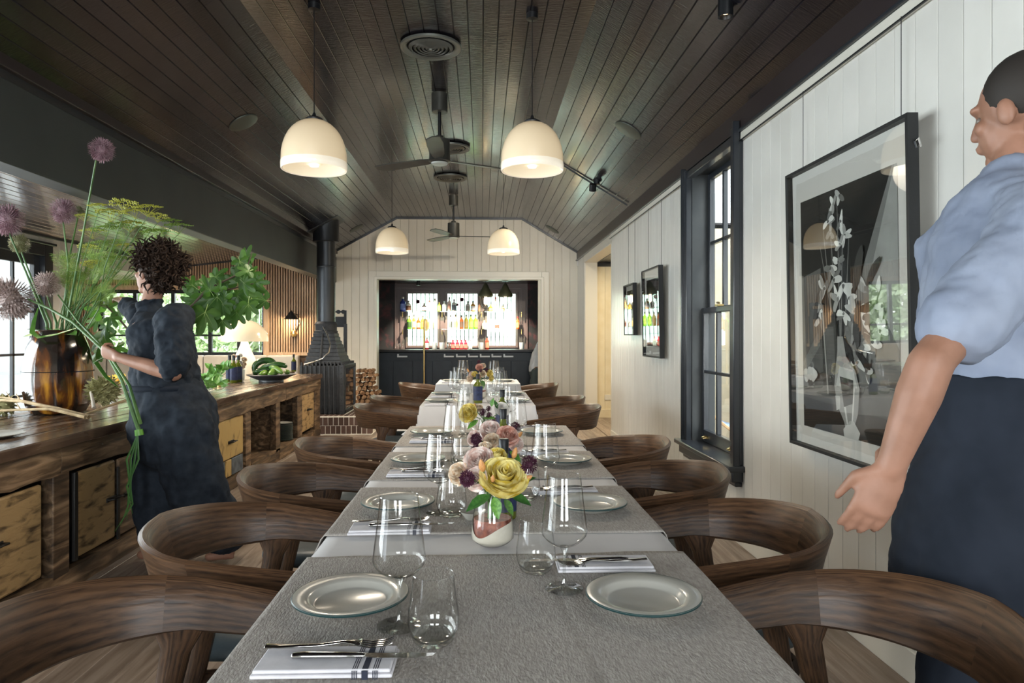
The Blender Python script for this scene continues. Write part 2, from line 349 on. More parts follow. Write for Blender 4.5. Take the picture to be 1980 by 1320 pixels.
# corridor beyond the doorway
cw = MB(); cw.rng(1.74, 4.0, 10.30, 10.42, 0, 2.4); cw.rng(3.2, 3.3, 7.0, 10.4, 0, 2.4); cw.rng(1.72, 3.3, 7.0, 7.1, 0, 2.4)
cor = struct(cw.build('wall_corridor', m_yellow, smooth=0))
for i in range(10): board(cor, m_yellow, (1.80 + .13 * i, 10.30, .0), (0, 0, 1), (0, -1, 0), .13, 2.3, .014, .004)
t = MB(); t.rng(1.74, 3.2, 10.262, 10.286, 0, .13); struct(t.build('baseboard_corridor', m_yellow, bevel=.004))
t = MB(); t.rng(1.72, 3.3, 7.0, 10.4, 2.36, 2.42); cc = struct(t.build('ceiling_corridor', m_fascia))
run_boards(cc, m_ceil, (1.74, 7.1, 2.36), (1, 0, 0), (0, 1, 0), (0, 0, -1), 1.4, 3.2, .09, 0)
t = MB(); t.rng(1.74, 3.2, 10.25, 10.285, 2.29, 2.345); struct(t.build('trim_11', m_darktrim))
sw = MB(); sw.rng(1.86, 1.98, 10.272, 10.284, .27, .35); so_ = sw.build('power_outlet', m_trimw, bevel=.004); tag(so_, 'small cream power outlet low on the yellow corridor wall', 'outlet')
# sash window: casing, sill, sashes
win = thing('window_1', None, None); win['kind'] = 'structure'
t = MB(); x0 = WX - .045
t.rng(x0, WX + .02, 3.99, WY0 + .005, WZ0 - .02, 2.50); t.rng(x0, WX + .02, WY1 - .005, WY1 + .055, WZ0 - .02, 2.47); t.rng(x0 + .01, WX + .02, WY0, WY1, 2.41, 2.47)
t.rng(x0 - .02, x0 + .02, 3.975, 4.005, WZ0 - .02, 2.52); t.rng(x0 - .02, x0 + .02, WY1 + .045, WY1 + .065, WZ0 - .02, 2.49)
t.build('casing', m_darktrim, win, bevel=.006)
t = MB(); t.rng(WX, WX + .17, WY0 - .002, WY0 + .015, WZ0, WZ1); t.rng(WX, WX + .17, WY1 - .015, WY1 + .002, WZ0, WZ1); t.rng(WX, WX + .17, WY0, WY1, WZ1 - .015, WZ1 + .002); t.build('reveal', m_dark, win)
t = MB(); t.rng(WX - .10, WX + .17, 3.955, WY1 + .12, .44, .475); t.rng(WX - .07, WX, 3.985, WY1 + .09, .375, .44); t.rng(WX - .045, WX, 4.0, WY1 + .07, .345, .375); t.build('sill', m_darktrim, win, bevel=.008)
def sash(name, X, z0, z1, rows, brail):
    s = MB(); y0, y1 = WY0 + .015, WY1 - .015; st = .045
    s.rng(X, X + .04, y0, y0 + st, z0, z1); s.rng(X, X + .04, y1 - st, y1, z0, z1); s.rng(X, X + .04, y0 + st, y1 - st, z1 - .04, z1); s.rng(X, X + .04, y0 + st, y1 - st, z0, z0 + brail)
    o = s.build(name, m_darktrim, win, bevel=.004)
    gy0, gy1, gz0, gz1 = y0 + st, y1 - st, z0 + brail, z1 - .04; pw = (gy1 - gy0) / 3; ph = (gz1 - gz0) / rows
    for k in (1, 2): q = MB(); q.rng(X + .003, X + .037, gy0 + pw * k - .013, gy0 + pw * k + .013, gz0, gz1); q.build('muntin', m_darktrim, o, bevel=.004)
    for k in range(1, rows): q = MB(); q.rng(X + .003, X + .037, gy0, gy1, gz0 + ph * k - .011, gz0 + ph * k + .011); q.build('muntin', m_darktrim, o, bevel=.004)
    for a in range(3):
        for b2 in range(rows): q = MB(); q.rng(X + .018, X + .022, gy0 + pw * a, gy0 + pw * (a + 1), gz0 + ph * b2, gz0 + ph * (b2 + 1)); q.build('pane', m_glass, o, smooth=0)
    return o
sash('upper_sash', WX + .115, 1.41, 2.43, 2, .045); ls = sash('lower_sash', WX + .07, .475, 1.45, 2, .085)
for yy in (4.35, 4.86):
    q = MB(); q.box((WX + .065, yy, .515), (.008, .07, .018)); q.tube([(WX + .06, yy - .025, .515), (WX + .04, yy - .02, .51), (WX + .04, yy + .02, .51), (WX + .06, yy + .025, .515)], .006, 6); q.build('sash_lift', m_brass, ls)
q = MB(); q.rng(WX + .05, WX + .09, 4.57, 4.63, 1.45, 1.462); q.tube([(WX + .06, 4.57, 1.47), (WX + .07, 4.64, 1.475)], .007, 6); q.build('sash_lock', m_brass, ls)
# veranda seen through the window
e = MB(); e.rng(2.2, 6.0, 2.0, 12.0, -.15, -.02); struct(e.build('ground_1', m_timber))
e = MB()
for k in range(24): e.box((5.2 - .004 * (k % 2), 8, .07 + k * .14), (.03, 14, .138), rot=Matrix.Rotation(.10, 3, 'Y'))
tag(struct(e.build('wall_exterior', m_ext, smooth=0)), None)
e = thing('timber_screen', 'orange-brown timber sheet screen standing on the veranda outside the sash window', 'screen', (2.9, 7.6, 0))
q = MB(); q.rng(-.02, .02, -1.6, .65, 0, 2.05); q.build('panel', m_timber, e); q = MB(); q.rng(-.035, .035, -1.62, .67, 2.05, 2.15); q.build('top_rail', m_dark, e)
q = MB(); q.rng(-.04, .04, .67, .76, 0, 3.0); q.build('post', m_trimw, e)
m_bluecanvas = pm('blue_canvas', (.22, .34, .52), (.30, .44, .62), rough=.8)
e = thing('deck_chair', 'folding deck chair with pale blue canvas on the veranda outside the sash window', 'chair', (2.35, 5.75, 0), -.2)
q = MB(); q.tube([(-.25, 0, .05), (.3, 0, .62)], .014, 6); q.tube([(-.25, .5, .05), (.3, .5, .62)], .014, 6); q.tube([(-.25, 0, .05), (-.25, .5, .05)], .012, 6); q.tube([(.3, 0, .62), (.3, .5, .62)], .012, 6); q.build('back_frame', m_timber, e)
q = MB(); q.tube([(-.3, .03, .5), (.3, .03, .05)], .014, 6); q.tube([(-.3, .47, .5), (.3, .47, .05)], .014, 6); q.tube([(-.3, .03, .5), (-.3, .47, .5)], .012, 6); q.build('leg_frame', m_timber, e)
q = MB(); pts = [(-.28, z) for z in ()]; 
prof = [(-.3 + .6 * t, .50 - .9 * t * (1 - t) * .55 + .12 * t) for t in [i / 10 for i in range(11)]]
q.add([(x, .04, z) for x, z in prof] + [(x, .46, z) for x, z in prof], [(i, i + 1, i + 12, i + 11) for i in range(10)]); sl = q.build('canvas', m_bluecanvas, e); md = sl.modifiers.new('s', 'SOLIDIFY'); md.thickness = .004
# ------------------------------------------------------------------ annex shell
AX = -4.72
t = MB()
vs = [(-2.45, Y0, 2.62), (AX, Y0, 2.345), (AX, YB, 2.345), (-2.45, YB, 2.62)]; t.add(vs + [(x, y, z + .1) for x, y, z in vs], [(0, 1, 2, 3), (7, 6, 5, 4), (0, 4, 5, 1), (1, 5, 6, 2), (2, 6, 7, 3), (3, 7, 4, 0)])
ac = struct(t.build('ceiling_annex', m_ceil2, smooth=0))
A = Vector((AX, Y0, 2.342)); B = Vector((-2.47, Y0, 2.617)); U = (B - A).normalized(); N = Vector((U.z, 0, -U.x)); N = N if N.z < 0 else -N
run_boards(ac, m_ceil2, A, U, (0, 1, 0), N, (B - A).length, YB - Y0, .088, 1, th=.012, ch=.006)
aw = MB(); DY1 = 7.55; DZ = 2.10
aw.rng(AX - .16, AX - .014, Y0, 7.95, DZ + .1, 2.42); aw.rng(AX - .16, AX - .014, DY1 + .14, 7.95, 0, DZ + .1); aw.rng(AX - .15, AX, 7.95, YB, 2.10, 2.42)
al = struct(aw.build('wall_left', m_wall, smooth=0))
y = Y0
while y < 7.94:
    e_ = min(y + .125, 7.95); cyy = (y + e_) / 2
    z0 = 0 if cyy > DY1 + .1 else DZ + .09
    board(al, m_wall, (AX - .014, cyy, z0), (0, 0, 1), (1, 0, 0), e_ - y, 2.345 - z0, .016, .004); y = e_
t = MB(); t.rng(AX - .02, AX + .03, Y0, YB, 2.30, 2.36); struct(t.build('trim_12', m_darktrim, bevel=.004))
t = MB(); t.rng(-4.7, -2.5, YB - .03, YB, 2.29, 2.31)
A = Vector((AX, YB - .02, 2.33)); B = Vector((-2.47, YB - .02, 2.60)); t = MB(); t.tube([A, B], [(.02, .03)] * 2, 4, up=(0, 1, 0)); struct(t.build('trim_13', m_darktrim, smooth=0))
# bay beyond the wall end
t = MB(); t.rng(-7.0, AX - .15, 7.95, YB, 2.12, 2.2); struct(t.build('ceiling_bay', m_plaster))
t = MB(); t.rng(-7.1, -7.0, 7.95, YB, 0, 2.2); struct(t.build('wall_bay', m_wall))
t = MB(); t.rng(-7.0, AX - .16, 7.85, 7.95, 0, 2.2); struct(t.build('wall_bay.001', m_wall))
# french doors along the left
fd = thing('window_2', None, None); fd['kind'] = 'structure'
t = MB(); t.rng(AX - .12, AX + .03, DY1, DY1 + .14, 0, DZ + .12); t.rng(AX - .12, AX + .03, Y0, DY1, DZ, DZ + .12); t.rng(AX - .05, AX + .06, Y0, DY1 + .16, DZ + .12, DZ + .15); t.build('casing', m_darktrim, fd, bevel=.006)
y = DY1; k = 0
while y > -.6:
    q = MB(); W = .78; st = .085
    q.rng(AX - .08, AX - .03, y - st, y, 0, DZ); q.rng(AX - .08, AX - .03, y - W, y - W + st, 0, DZ); q.rng(AX - .08, AX - .03, y - W + st, y - st, 0, .25); q.rng(AX - .08, AX - .03, y - W + st, y - st, DZ - .1, DZ)
    o = q.build('door_leaf', m_darktrim, fd, bevel=.004)
    q = MB(); q.rng(AX - .07, AX - .04, y - W / 2 - .014, y - W / 2 + .014, .25, DZ - .1); q.build('muntin', m_darktrim, o)
    for z in (.62, 1.05, 1.50): q = MB(); q.rng(AX - .07, AX - .04, y - W + st, y - st, z - .012, z + .012); q.build('muntin', m_darktrim, o)
    q = MB(); q.rng(AX - .057, AX - .053, y - W + st, y - st, .25, DZ - .1); q.build('pane', m_glass, o, smooth=0)
    y -= W + .01; k += 1
# outside on the left
t = MB(); t.rng(-14, AX - .16, Y0 - 4, 7.8, -.2, -.06); struct(t.build('ground_2', m_ext))
t = MB()
for k in range(20): t.box((-7.6, 6.4, .08 + k * .16), (.03, 5.0, .158), rot=Matrix.Rotation(-.10, 3, 'Y'))
struct(t.build('wall_exterior.001', m_ext, smooth=0))
# slatted back wall of the annex with a long window
SZ0, SZ1 = .93, 1.965; SX0, SX1 = atY(190, 600, YB).x, atY(511, 600, YB).x
t = MB(); t.rng(-7.0, SX0, YB, YB + .14, 0, 2.6); t.rng(SX1, -2.4, YB, YB + .14, 0, 2.75); t.rng(SX0, SX1, YB, YB + .14, SZ1, 2.7); t.rng(SX0, SX1, YB, YB + .14, 0, SZ0)
sb = struct(t.build('wall_annex', m_lining, smooth=0))
def azt(x): return 2.60 + (x + 2.47) * .1205 if x > AX else 2.12
s = MB(); x = -6.95
while x < -2.42:
    z0 = .98 if x > SX1 + .02 or x < SX0 - .02 else SZ1 + .07
    s.rng(x, x + .022, YB - .03, YB, z0, azt(x)); x += .0405
o = s.build('slat_panel', m_slatwood, sb, smooth=0); o['kind'] = 'stuff'
t = MB(); t.rng(SX1, -2.4, YB - .035, YB, .93, .98); t.rng(SX0 - .02, SX1 + .05, YB - .045, YB + .1, SZ1, SZ1 + .07); t.rng(SX1, SX1 + .08, YB - .045, YB + .1, SZ0, SZ1); t.rng(SX0 - .08, SX0, YB - .045, YB + .1, SZ0, SZ1); t.build('window_surround', m_slatwood, sb)
wn = thing('window_3', None, None); wn['kind'] = 'structure'
q = MB(); q.rng(SX0, SX1, YB + .05, YB + .09, SZ0, SZ0 + .05); q.rng(SX0, SX1, YB + .05, YB + .09, SZ1 - .05, SZ1); q.rng(SX0, SX0 + .05, YB + .05, YB + .09, SZ0, SZ1); q.rng(SX1 - .05, SX1, YB + .05, YB + .09, SZ0, SZ1); q.build('frame', m_darktrim, wn)
mx = [atY(p, 600, YB).x for p in (258, 332, 404, 460)]
for x in mx: q = MB(); q.rng(x - .028, x + .028, YB + .04, YB + .09, SZ0, SZ1); q.build('mullion', m_darktrim, wn)
q = MB(); q.rng(SX0, SX1, YB + .05, YB + .085, 1.235, 1.262); q.build('muntin', m_darktrim, wn)
xs = [SX0] + mx + [SX1]
for a, b_ in zip(xs, xs[1:]):
    for z0, z1 in ((SZ0 + .04, 1.24), (1.26, SZ1 - .04)): q = MB(); q.rng(a + .02, b_ - .02, YB + .066, YB + .07, z0, z1); q.build('pane', m_glass, wn, smooth=0)
# banquette
m_ban = pm('banquette_linen', (.52, .50, .46), (.58, .56, .52), rough=.8)
bq = thing('banquette', 'long grey upholstered banquette under the far window', 'bench', (-4.4, 10.6, 0))
x = -1.9
while x < 1.3: q = MB(); q.rng(x, x + .48, .22, .36, .42, .94); q.build('back_cushion', m_ban, bq, bevel=.03); x += .49
q = MB(); q.rng(-1.9, 1.45, -.28, .22, .3, .46); q.build('seat', m_ban, bq, bevel=.03); q = MB(); q.rng(-1.9, 1.45, -.26, .36, 0, .3); q.build('base', m_lining, bq)
# garden
t = MB(); t.rng(-30, 20, YB + 2.6, 45, -.3, -.1); struct(t.build('ground_3', m_grass))
m_leafo = pm('garden_leaves', (.30, .42, .18), (.70, .80, .50), rough=.6, coords='Position', nscale=2.2, detail=6, lo=.38, hi=.62)
import numpy as np
rg = np.random.default_rng(3)
def foliage(name, label, cat, x0, x1, y0, y1, z1, n, sz, seed):
    r = np.random.default_rng(seed); c0 = np.stack([r.uniform(x0, x1, n), r.uniform(y0, y1, n), z1 * r.uniform(0, 1, n) ** .9], 1)
    a = r.normal(size=(n, 3)); a /= np.linalg.norm(a, axis=1)[:, None]; b = np.cross(a, r.normal(size=(n, 3))); b /= np.linalg.norm(b, axis=1)[:, None]
    s = (sz * r.uniform(.6, 1.3, n))[:, None]; v = np.stack([c0 - a * s, c0 - b * s * .45, c0 + a * s, c0 + b * s * .45], 1).reshape(-1, 3)
    me = bpy.data.meshes.new(name); me.from_pydata(v.tolist(), [], np.arange(4 * n).reshape(-1, 4).tolist()); me.materials.append(m_leafo)
    o = bpy.data.objects.new(name, me); COL.objects.link(o); return tag(o, label, cat, kind='stuff')
foliage('hedge', 'dense bright green hedge beyond the long back window', 'hedge', -15, -5.2, 15, 17, 2.6, 16000, .11, 1)
foliage('shrubbery', 'loose green shrubs outside by the mushroom lamp end of the window', 'shrub', -5.0, -3.0, 13.6, 14.7, 1.9, 5000, .09, 2)
# ------------------------------------------------------------------ bar room
t = MB(); BY = 12.85
t.rng(-2.2, 1.6, YB + .16, BY + .1, 2.22, 2.3); bc = struct(t.build('ceiling_bar', m_ceil))
t = MB(); t.rng(-2.2, -1.95, YB + .16, BY, 0, 2.3); t.rng(1.52, 1.7, YB + .16, BY, 0, 2.3); struct(t.build('wall_bar', m_navy, smooth=0))
P = [atY(*q, BY) for q in ((789, 668), (846, 568), (865.5, 670), (923, 570), (942, 671), (997, 571))]
wz0, wz1 = 1.06, 2.03
wins = [(P[0].x, P[1].x), (P[2].x, P[3].x), (P[4].x, P[5].x)]
pl, pr = atY(765, 600, BY).x, atY(1019, 600, BY).x
t = MB(); xs = [pl] + [v for w_ in wins for v in w_] + [pr]
for a, b_ in zip(xs[::2], xs[1::2]): t.rng(a, b_, BY, BY + .12, 0, 2.3)
for a, b_ in wins: t.rng(a, b_, BY, BY + .12, wz1, 2.3); t.rng(a, b_, BY, BY + .12, 0, wz0)
struct(t.build('wall_bar_back', m_barwall, smooth=0))
t = MB(); t.rng(-1.95, pl, BY - .02, BY + .1, 0, 2.3); t.rng(pr, 1.6, BY - .02, BY + .1, 0, 2.3); struct(t.build('wall_bar_papered', m_wallpaper, smooth=0))
t = MB(); t.rng(pl - .01, pl + .02, BY - .05, BY, 0, 2.22); t.rng(pr - .02, pr + .01, BY - .05, BY, 0, 2.22); t.rng(pl, pr, BY - .03, BY, 2.13, 2.15); t.rng(pl + .09, pl + .11, BY - .03, BY, 1, 2.13); t.rng(pr - .11, pr - .09, BY - .03, BY, 1, 2.13); struct(t.build('trim_14', m_barwall))
m_frame = pm('mauve_window_frame', (.16, .125, .12), rough=.35)
m_lead = pm('lead_strip', (.30, .33, .34), rough=.5)
for k, (a, b_) in enumerate(wins):
    wd_ = thing('window_%d' % (4 + k), None, None); wd_['kind'] = 'structure'
    q = MB(); e = .045
    for r in ((a - e, a, wz0 - e, wz1 + e), (b_, b_ + e, wz0 - e, wz1 + e), (a, b_, wz1, wz1 + e), (a, b_, wz0 - e, wz0)): q.rng(r[0], r[1], BY - .035, BY + .05, r[2], r[3])
    q.build('frame', m_frame, wd_, bevel=.006)
    nx, rows = 7, [wz0, 1.22, 1.47, 1.72, wz1]; pw = (b_ - a) / nx
    for i in range(nx):
        for z0, z1 in zip(rows, rows[1:]): q = MB(); q.rng(a + pw * i + .003, a + pw * (i + 1) - .003, BY + .055, BY + .06, z0 + .002, z1 - .002); q.build('pane', m_milk, wd_, smooth=0)
    q = MB()
    for i in range(1, nx): q.rng(a + pw * i - .007, a + pw * i + .007, BY + .05, BY + .064, wz0, wz1)
    for z in rows[1:-1]: q.rng(a, b_, BY + .05, BY + .064, z - .003, z + .003)
    q.build('lead_strip', m_lead, wd_, smooth=0)
# bar counter
bt = thing('bar_counter', 'dark navy bar counter under the bottle shelves', 'bar', (-.35, 12.3, 0))
q = MB(); q.rng(-1.58, 1.58, -.26, .3, 0, .95); q.build('body', m_navy, bt, bevel=.004)
q = MB(); q.rng(-1.59, 1.59, -.32, .5, .955, .995); q.build('top', m_black, bt, bevel=.004)
for k in range(9): q = MB(); q.rng(-1.55 + k * .345, -1.55 + k * .345 + .335, -.272, -.26, .03, .80); q.build('panel', m_navy, bt, bevel=.003)
m_whiteg = pm('pale_reflection', (.55, .60, .66), rough=.3)  # white reflections on the drawer fronts, modelled as pale raised pieces
for px in (778, 868, 891.5, 914.5, 937.5, 960, 983):
    c_ = atY(px, 688, 12.03); q = MB(); q.rng(c_.x - .088 + .35, c_.x + .088 + .35, -.30, -.262, c_.z - .022, c_.z + .004); q.rng(c_.x - .088 + .35, c_.x - .06 + .35, -.30, -.262, c_.z, c_.z + .035); q.build('drawer_reflection', m_whiteg, bt, bevel=.003)
# ------------------------------------------------------------------ shelves and bottles of the bar
m_gclear = thin_glass('clear_glass', (.985, .99, .985), 1.5, .75)
m_gsolid = pm('solid_glass', (1, 1, 1), rough=.0, trans=1, ior=1.48)
m_shelfg = thin_glass('shelf_glass', (.85, .97, .93), 1.5, 1.6, edge=.98, dark=.7)
for k, (y, ) in enumerate(((602,), (636,))):
    a = atY(788, y, 12.7); b_ = atY(1006, y, 12.7)
    sh = thing('glass_shelf', ('upper' if k == 0 else 'lower') + ' long glass bottle shelf across the bar windows', 'shelf', (0, 12.7, a.z))
    q = MB(); q.rng(a.x, b_.x, -.07, .1, -.008, 0); q.build('shelf_pane', m_shelfg, sh, smooth=0)
    for px in (779, 855, 931, 1008): X_ = atY(px, y, 12.75).x; q = MB(); q.tube([(X_, .02, -.1), (X_, .02, -.01)], [(.010, .010), (.006, .006)], 8); q.rng(X_ - .006, X_ + .006, -.05, .11, -.02, -.009); q.build('bracket', m_brass, sh)
def bottle(name, label, cat, loc, h, r, col, capc, labc=None, group=None, square=0, liquid=None, fr=.62, see=.0, n=14):
    t = thing(name, label, cat, loc, 0, group)
    mt = _mc(('b', col), lambda: pm('bottle_colour', col, rough=.08, coat=.5, trans=see, ior=1.3)); mc = _mc(('c', capc), lambda: pm('cap_colour', capc, rough=.4))
    q = MB(); prof = [(0, 0), (r * .92, 0), (r, h * .02), (r, h * fr), (r * .85, h * (fr + .06)), (r * .38, h * (fr + .15)), (r * .33, h * .92), (0, h * .92)]
    q.lathe(prof, n); q.build('bottle_body', mt, t)
    q = MB(); q.lathe([(0, h * .87), (r * .4, h * .87), (r * .4, h), (0, h)], n); q.build('cap', mc, t)
    if labc: ml = _mc(('l', labc), lambda: pm('label_colour', labc, rough=.6)); q = MB(); q.lathe([(r * 1.015, h * .12), (r * 1.015, h * fr * .85)], n); q.build('label', ml, t)
    return t
_mcache = {}
def _mc(k, fn):
    if k not in _mcache: _mcache[k] = fn()
    return _mcache[k]
BT = [ # px, base y, top y, width px, body, cap, label, text
 (779, 601, 573, 11, (.03, .05, .25), (.85, .8, .7), (.2, .3, .7), 'cobalt blue bottle with pale cap at the shelf end'),
 (790, 599, 578, 10, (.75, .75, .7), (.1, .1, .1), (.10, .05, .03), 'clear bottle with brown label beside the cobalt bottle'),
 (820, 599, 583, 9, (.02, .02, .02), (.05, .05, .05), (.75, .6, .4), 'squat black bottle with cream label on the upper shelf'),
 (830.5, 599, 578, 8, (.85, .83, .8), (.4, .15, .1), (.7, .3, .25), 'clear bottle with round red label next to the squat black bottle'),
 (841, 600, 575, 9, (.7, .85, .8), (.5, .35, .3), (.25, .5, .6), 'pale aqua bottle with blue label on the upper shelf'),
 (849.5, 600, 582, 7, (.35, .5, .08), (.6, .5, .2), (.5, .5, .1), 'yellow-green bottle next to the pale aqua bottle'),
 (859, 601, 581, 8, (.65, .72, .75), (.7, .8, .9), None, 'frosted clear bottle before the first window post'),
 (869, 601, 573, 7, (.75, .6, .55), (.05, .05, .05), (.5, .3, .25), 'tall pinkish bottle with black cap on the upper shelf'),
 (878, 601, 577, 8, (.6, .65, .65), (.05, .05, .05), (.15, .2, .25), 'bottle with dark slate label next to the tall pinkish bottle'),
 (904.5, 601, 581, 9, (.8, .8, .78), (.05, .05, .08), (.45, .45, .42), 'round clear bottle with grey medallion label'),
 (914.5, 601, 581, 9, (.8, .45, .15), (.05, .05, .05), (.75, .78, .85), 'clear bottle half full of orange spirit'),
 (926.5, 601, 583, 5, (.4, .2, .12), (.1, .05, .05), None, 'slim brown bottle before the second window post'),
 (941.5, 601, 588, 7, (.03, .03, .03), (.05, .05, .05), None, 'small black bottle below the first caged lamp'),
 (949, 601, 588, 8, (.35, .25, .03), (.5, .4, .1), (.6, .5, .1), 'small amber bottle between the two caged lamps'),
 (958, 601, 573, 7, (.85, .82, .75), (.6, .05, .08), (.75, .55, .25), 'tall clear bottle with red cap between the caged lamps'),
 (972, 599, 588, 8, (.6, .4, .15), (.2, .1, .05), None, 'small light brown bottle below the second caged lamp'),
 (791.5, 634, 608, 9, (.12, .42, .03), (.05, .05, .03), (.03, .08, .02), 'first green bottle with dark label on the lower shelf'),
 (800.5, 634, 606, 7, (.45, .22, .05), (.03, .03, .03), (.75, .55, .3), 'tall amber bottle with tan label on the lower shelf'),
 (809, 634, 611, 8, (.25, .07, .02), (.3, .15, .08), (.65, .4, .25), 'square-shouldered brown whisky bottle with tan label'),
 (817.5, 634, 608, 8, (.75, .5, .05), (.06, .06, .06), (.7, .5, .1), 'golden bottle beside the brass pipe'),
 (826, 634, 609, 7, (.8, .6, .3), (.1, .1, .1), (.7, .35, .1), 'clear bottle of yellow spirit behind the brass pipe'),
 (834.5, 634, 608, 7, (.75, .72, .55), (.6, .35, .3), (.5, .55, .35), 'pale green-tinted bottle beyond the brass pipe'),
 (871, 634, 607, 7, (.85, .86, .86), (.05, .05, .05), (.15, .2, .22), 'clear bottle with black cap starting the middle group'),
 (881, 634, 606, 8, (.75, .62, .4), (.06, .05, .03), (.7, .5, .2), 'pale gold bottle with tan label in the middle group'),
 (892.5, 635, 608, 8, (.25, .07, .02), (.03, .03, .03), (.10, .06, .04), 'brown bottle with amber neck beside the olive bottle'),
 (901.5, 635, 607, 8, (.16, .15, .03), (.03, .03, .03), (.14, .1, .03), 'olive brown bottle with long neck'),
 (910.5, 635, 607, 9, (.22, .60, .05), (.03, .05, .03), (.35, .65, .1), 'bright green bottle next to the olive brown bottle'),
 (919.5, 635, 607, 8, (.20, .58, .04), (.05, .08, .03), (.32, .62, .1), 'bright green bottle nearest the second window post'),
 (936, 636, 619, 8, (.8, .7, .4), (.75, .65, .3), None, 'short pale yellow bottle at the second window post'),
 (943, 636, 619, 8, (.78, .66, .36), (.75, .65, .3), None, 'short pale yellow bottle at the edge of the third window'),
 (951, 636, 624, 5, (.9, .9, .88), (.6, .5, .5), None, 'tiny clear bottle on the lower shelf'),
 (961, 636, 620, 8, (.7, .6, .55), (.6, .6, .65), (.25, .12, .10), 'flat clear bottle with brown label in the third window'),
 (1001, 636, 612, 7, (.75, .12, .04), (.7, .05, .05), (.85, .35, .15), 'orange-red bottle at the far end of the lower shelf'),
 (825.5, 674, 651, 8, (.7, .05, .08), (.1, .1, .1), (.6, .62, .65), 'clear bottle with red drink on the bar by the brass pipe'),
 (942, 675, 650, 8, (.75, .08, .05), (.05, .05, .05), (.8, .3, .2), 'red bottle with black cap on the bar under the third window')]
for px, yb, yt, wpx, c1, c2, c3, txt in BT:
    onbar = yb > 650; Y = 12.45 if onbar else 12.72; p = atY(px, yb, Y); p2 = atY(px, yt, Y)
    base = .996 if onbar else (atY(800, 602 if yb < 610 else 636, 12.7).z + .001)
    bottle('spirit_bottle', txt, 'bottle', (p.x, Y, base), p2.z - p.z, wpx / 1320 * Y / 2, c1, c2, c3, 'spirit bottles behind the bar')
for k, px in enumerate((876, 884.5, 892.5, 900.5)):
    p = atY(px, 675, 12.42); bottle('red_bottle', ['first', 'second', 'third', 'fourth'][k] + ' of four small red bottles in a row on the bar, from the brass pipe', 'bottle', (p.x, 12.42, .996), .175, .034, (.62, .03, .06), (.6, .03, .06), (.45, .22, .17), 'row of four red bottles')
p = atY(909.5, 675, 12.42); bottle('small_clear_bottle', 'clear small bottle ending the row of red bottles', 'bottle', (p.x, 12.42, .996), .17, .034, (.85, .88, .88), (.8, .3, .35), (.5, .7, .68))
def tumbler_prof(h, r): return [(0, .004), (r * .55, .004), (r * .8, h * .06), (r, h * .28), (r * .98, h * .5), (r * .74, h)]
for k, px in enumerate((765, 771, 778)):
    p = atY(px, 674, 12.35); q = MB(); q.lathe(tumbler_prof(.11, .032), 16); o = q.build('stemless_glass', m_gclear, loc=(p.x, 12.35, .996))
    tag(o, ['outermost', 'middle', 'innermost'][k] + ' of three upturned stemless glasses at the end of the bar', 'glass', 'stemless glasses on the bar')
m_cup = pm('frosted_cup', (.6, .68, .72), rough=.3)
for k, (px, tx) in enumerate(((840, 'frosted glass jar on the bar beyond the brass pipe'), (854.5, 'frosted glass jar beside the steel shakers'), (930, 'clear mixing glass on the bar under the second window post'), (1009, 'white pouring jug near the end of the bar'))):
    p = atY(px, 674, 12.4); q = MB(); q.lathe([(0, 0), (.04, 0), (.044, .02), (.046, .125), (.042, .125), (.040, .02), (0, .012)], 16); tag(q.build('mixing_jar', m_cup, loc=(p.x, 12.4, .996)), tx, 'jar')
for k, px in enumerate((866.5, 870.5)):
    p = atY(px, 674, 12.4); q = MB(); q.lathe([(0, 0), (.022, 0), (.03, .08), (.026, .11), (.02, .13), (0, .132)], 14); tag(q.build('cocktail_shaker', m_steel, loc=(p.x, 12.42 + k * .07, .996)), 'small steel cocktail shaker ' + ('before' if k == 0 else 'behind the other shaker, next to') + ' the row of red bottles', 'shaker')
# coloured glass roses set in the windows
m_rose1 = pm('rose_red_glass', (.55, .08, .14), rough=.2); m_rose2 = pm('rose_green_glass', (.12, .42, .25), rough=.2)
for px, py, r in ((808, 583, .05), (893, 579, .05), (884, 589, .032)):
    p = atY(px, py, BY + .045); t = thing('stained_glass_rose', {808: 'stained glass rose in the first bar window', 893: 'larger stained glass rose in the middle bar window', 884: 'smaller stained glass rose in the middle bar window'}[px], 'decoration', p)
    q = MB()
    for i in range(7): a = i * .9; q.lathe([(0, -.002), (r * .42, -.002), (r * .42, .002), (0, .002)], 8, c=(r * .4 * math.cos(a), 0, r * .4 * math.sin(a)), rot=Matrix.Rotation(PI / 2, 3, 'X'))
    q.build('petals', m_rose1, t); q = MB()
    for i in range(4): a = i * PI / 2 + .78; q.box((r * .85 * math.cos(a), 0, r * .85 * math.sin(a)), (r * .5, .003, r * .22), rot=Matrix.Rotation(-a, 3, 'Y'))
    q.build('leaves', m_rose2, t)
# brass pipe
p = atY(820, 670, 11.75); t = thing('brass_pipe', 'tall hooked brass pipe standing before the bar', 'pipe', (p.x, 11.75, 0))
q = MB(); tp = atY(820, 617, 11.75).z; q.tube([(0, 0, .01), (0, 0, tp - .03)] + [(.022 - .022 * math.cos(a), 0, tp - .03 + .022 * math.sin(a)) for a in (.5, 1.1, PI / 2, 2.1, 2.7)] + [(.044, 0, tp - .05), (.044, 0, tp - .2)], .017, 10); q.build('tube', m_brass, t)
q = MB(); q.lathe([(0, 0), (.05, 0), (.05, .012), (.02, .02), (0, .02)], 16); q.build('base_flange', m_brass, t)
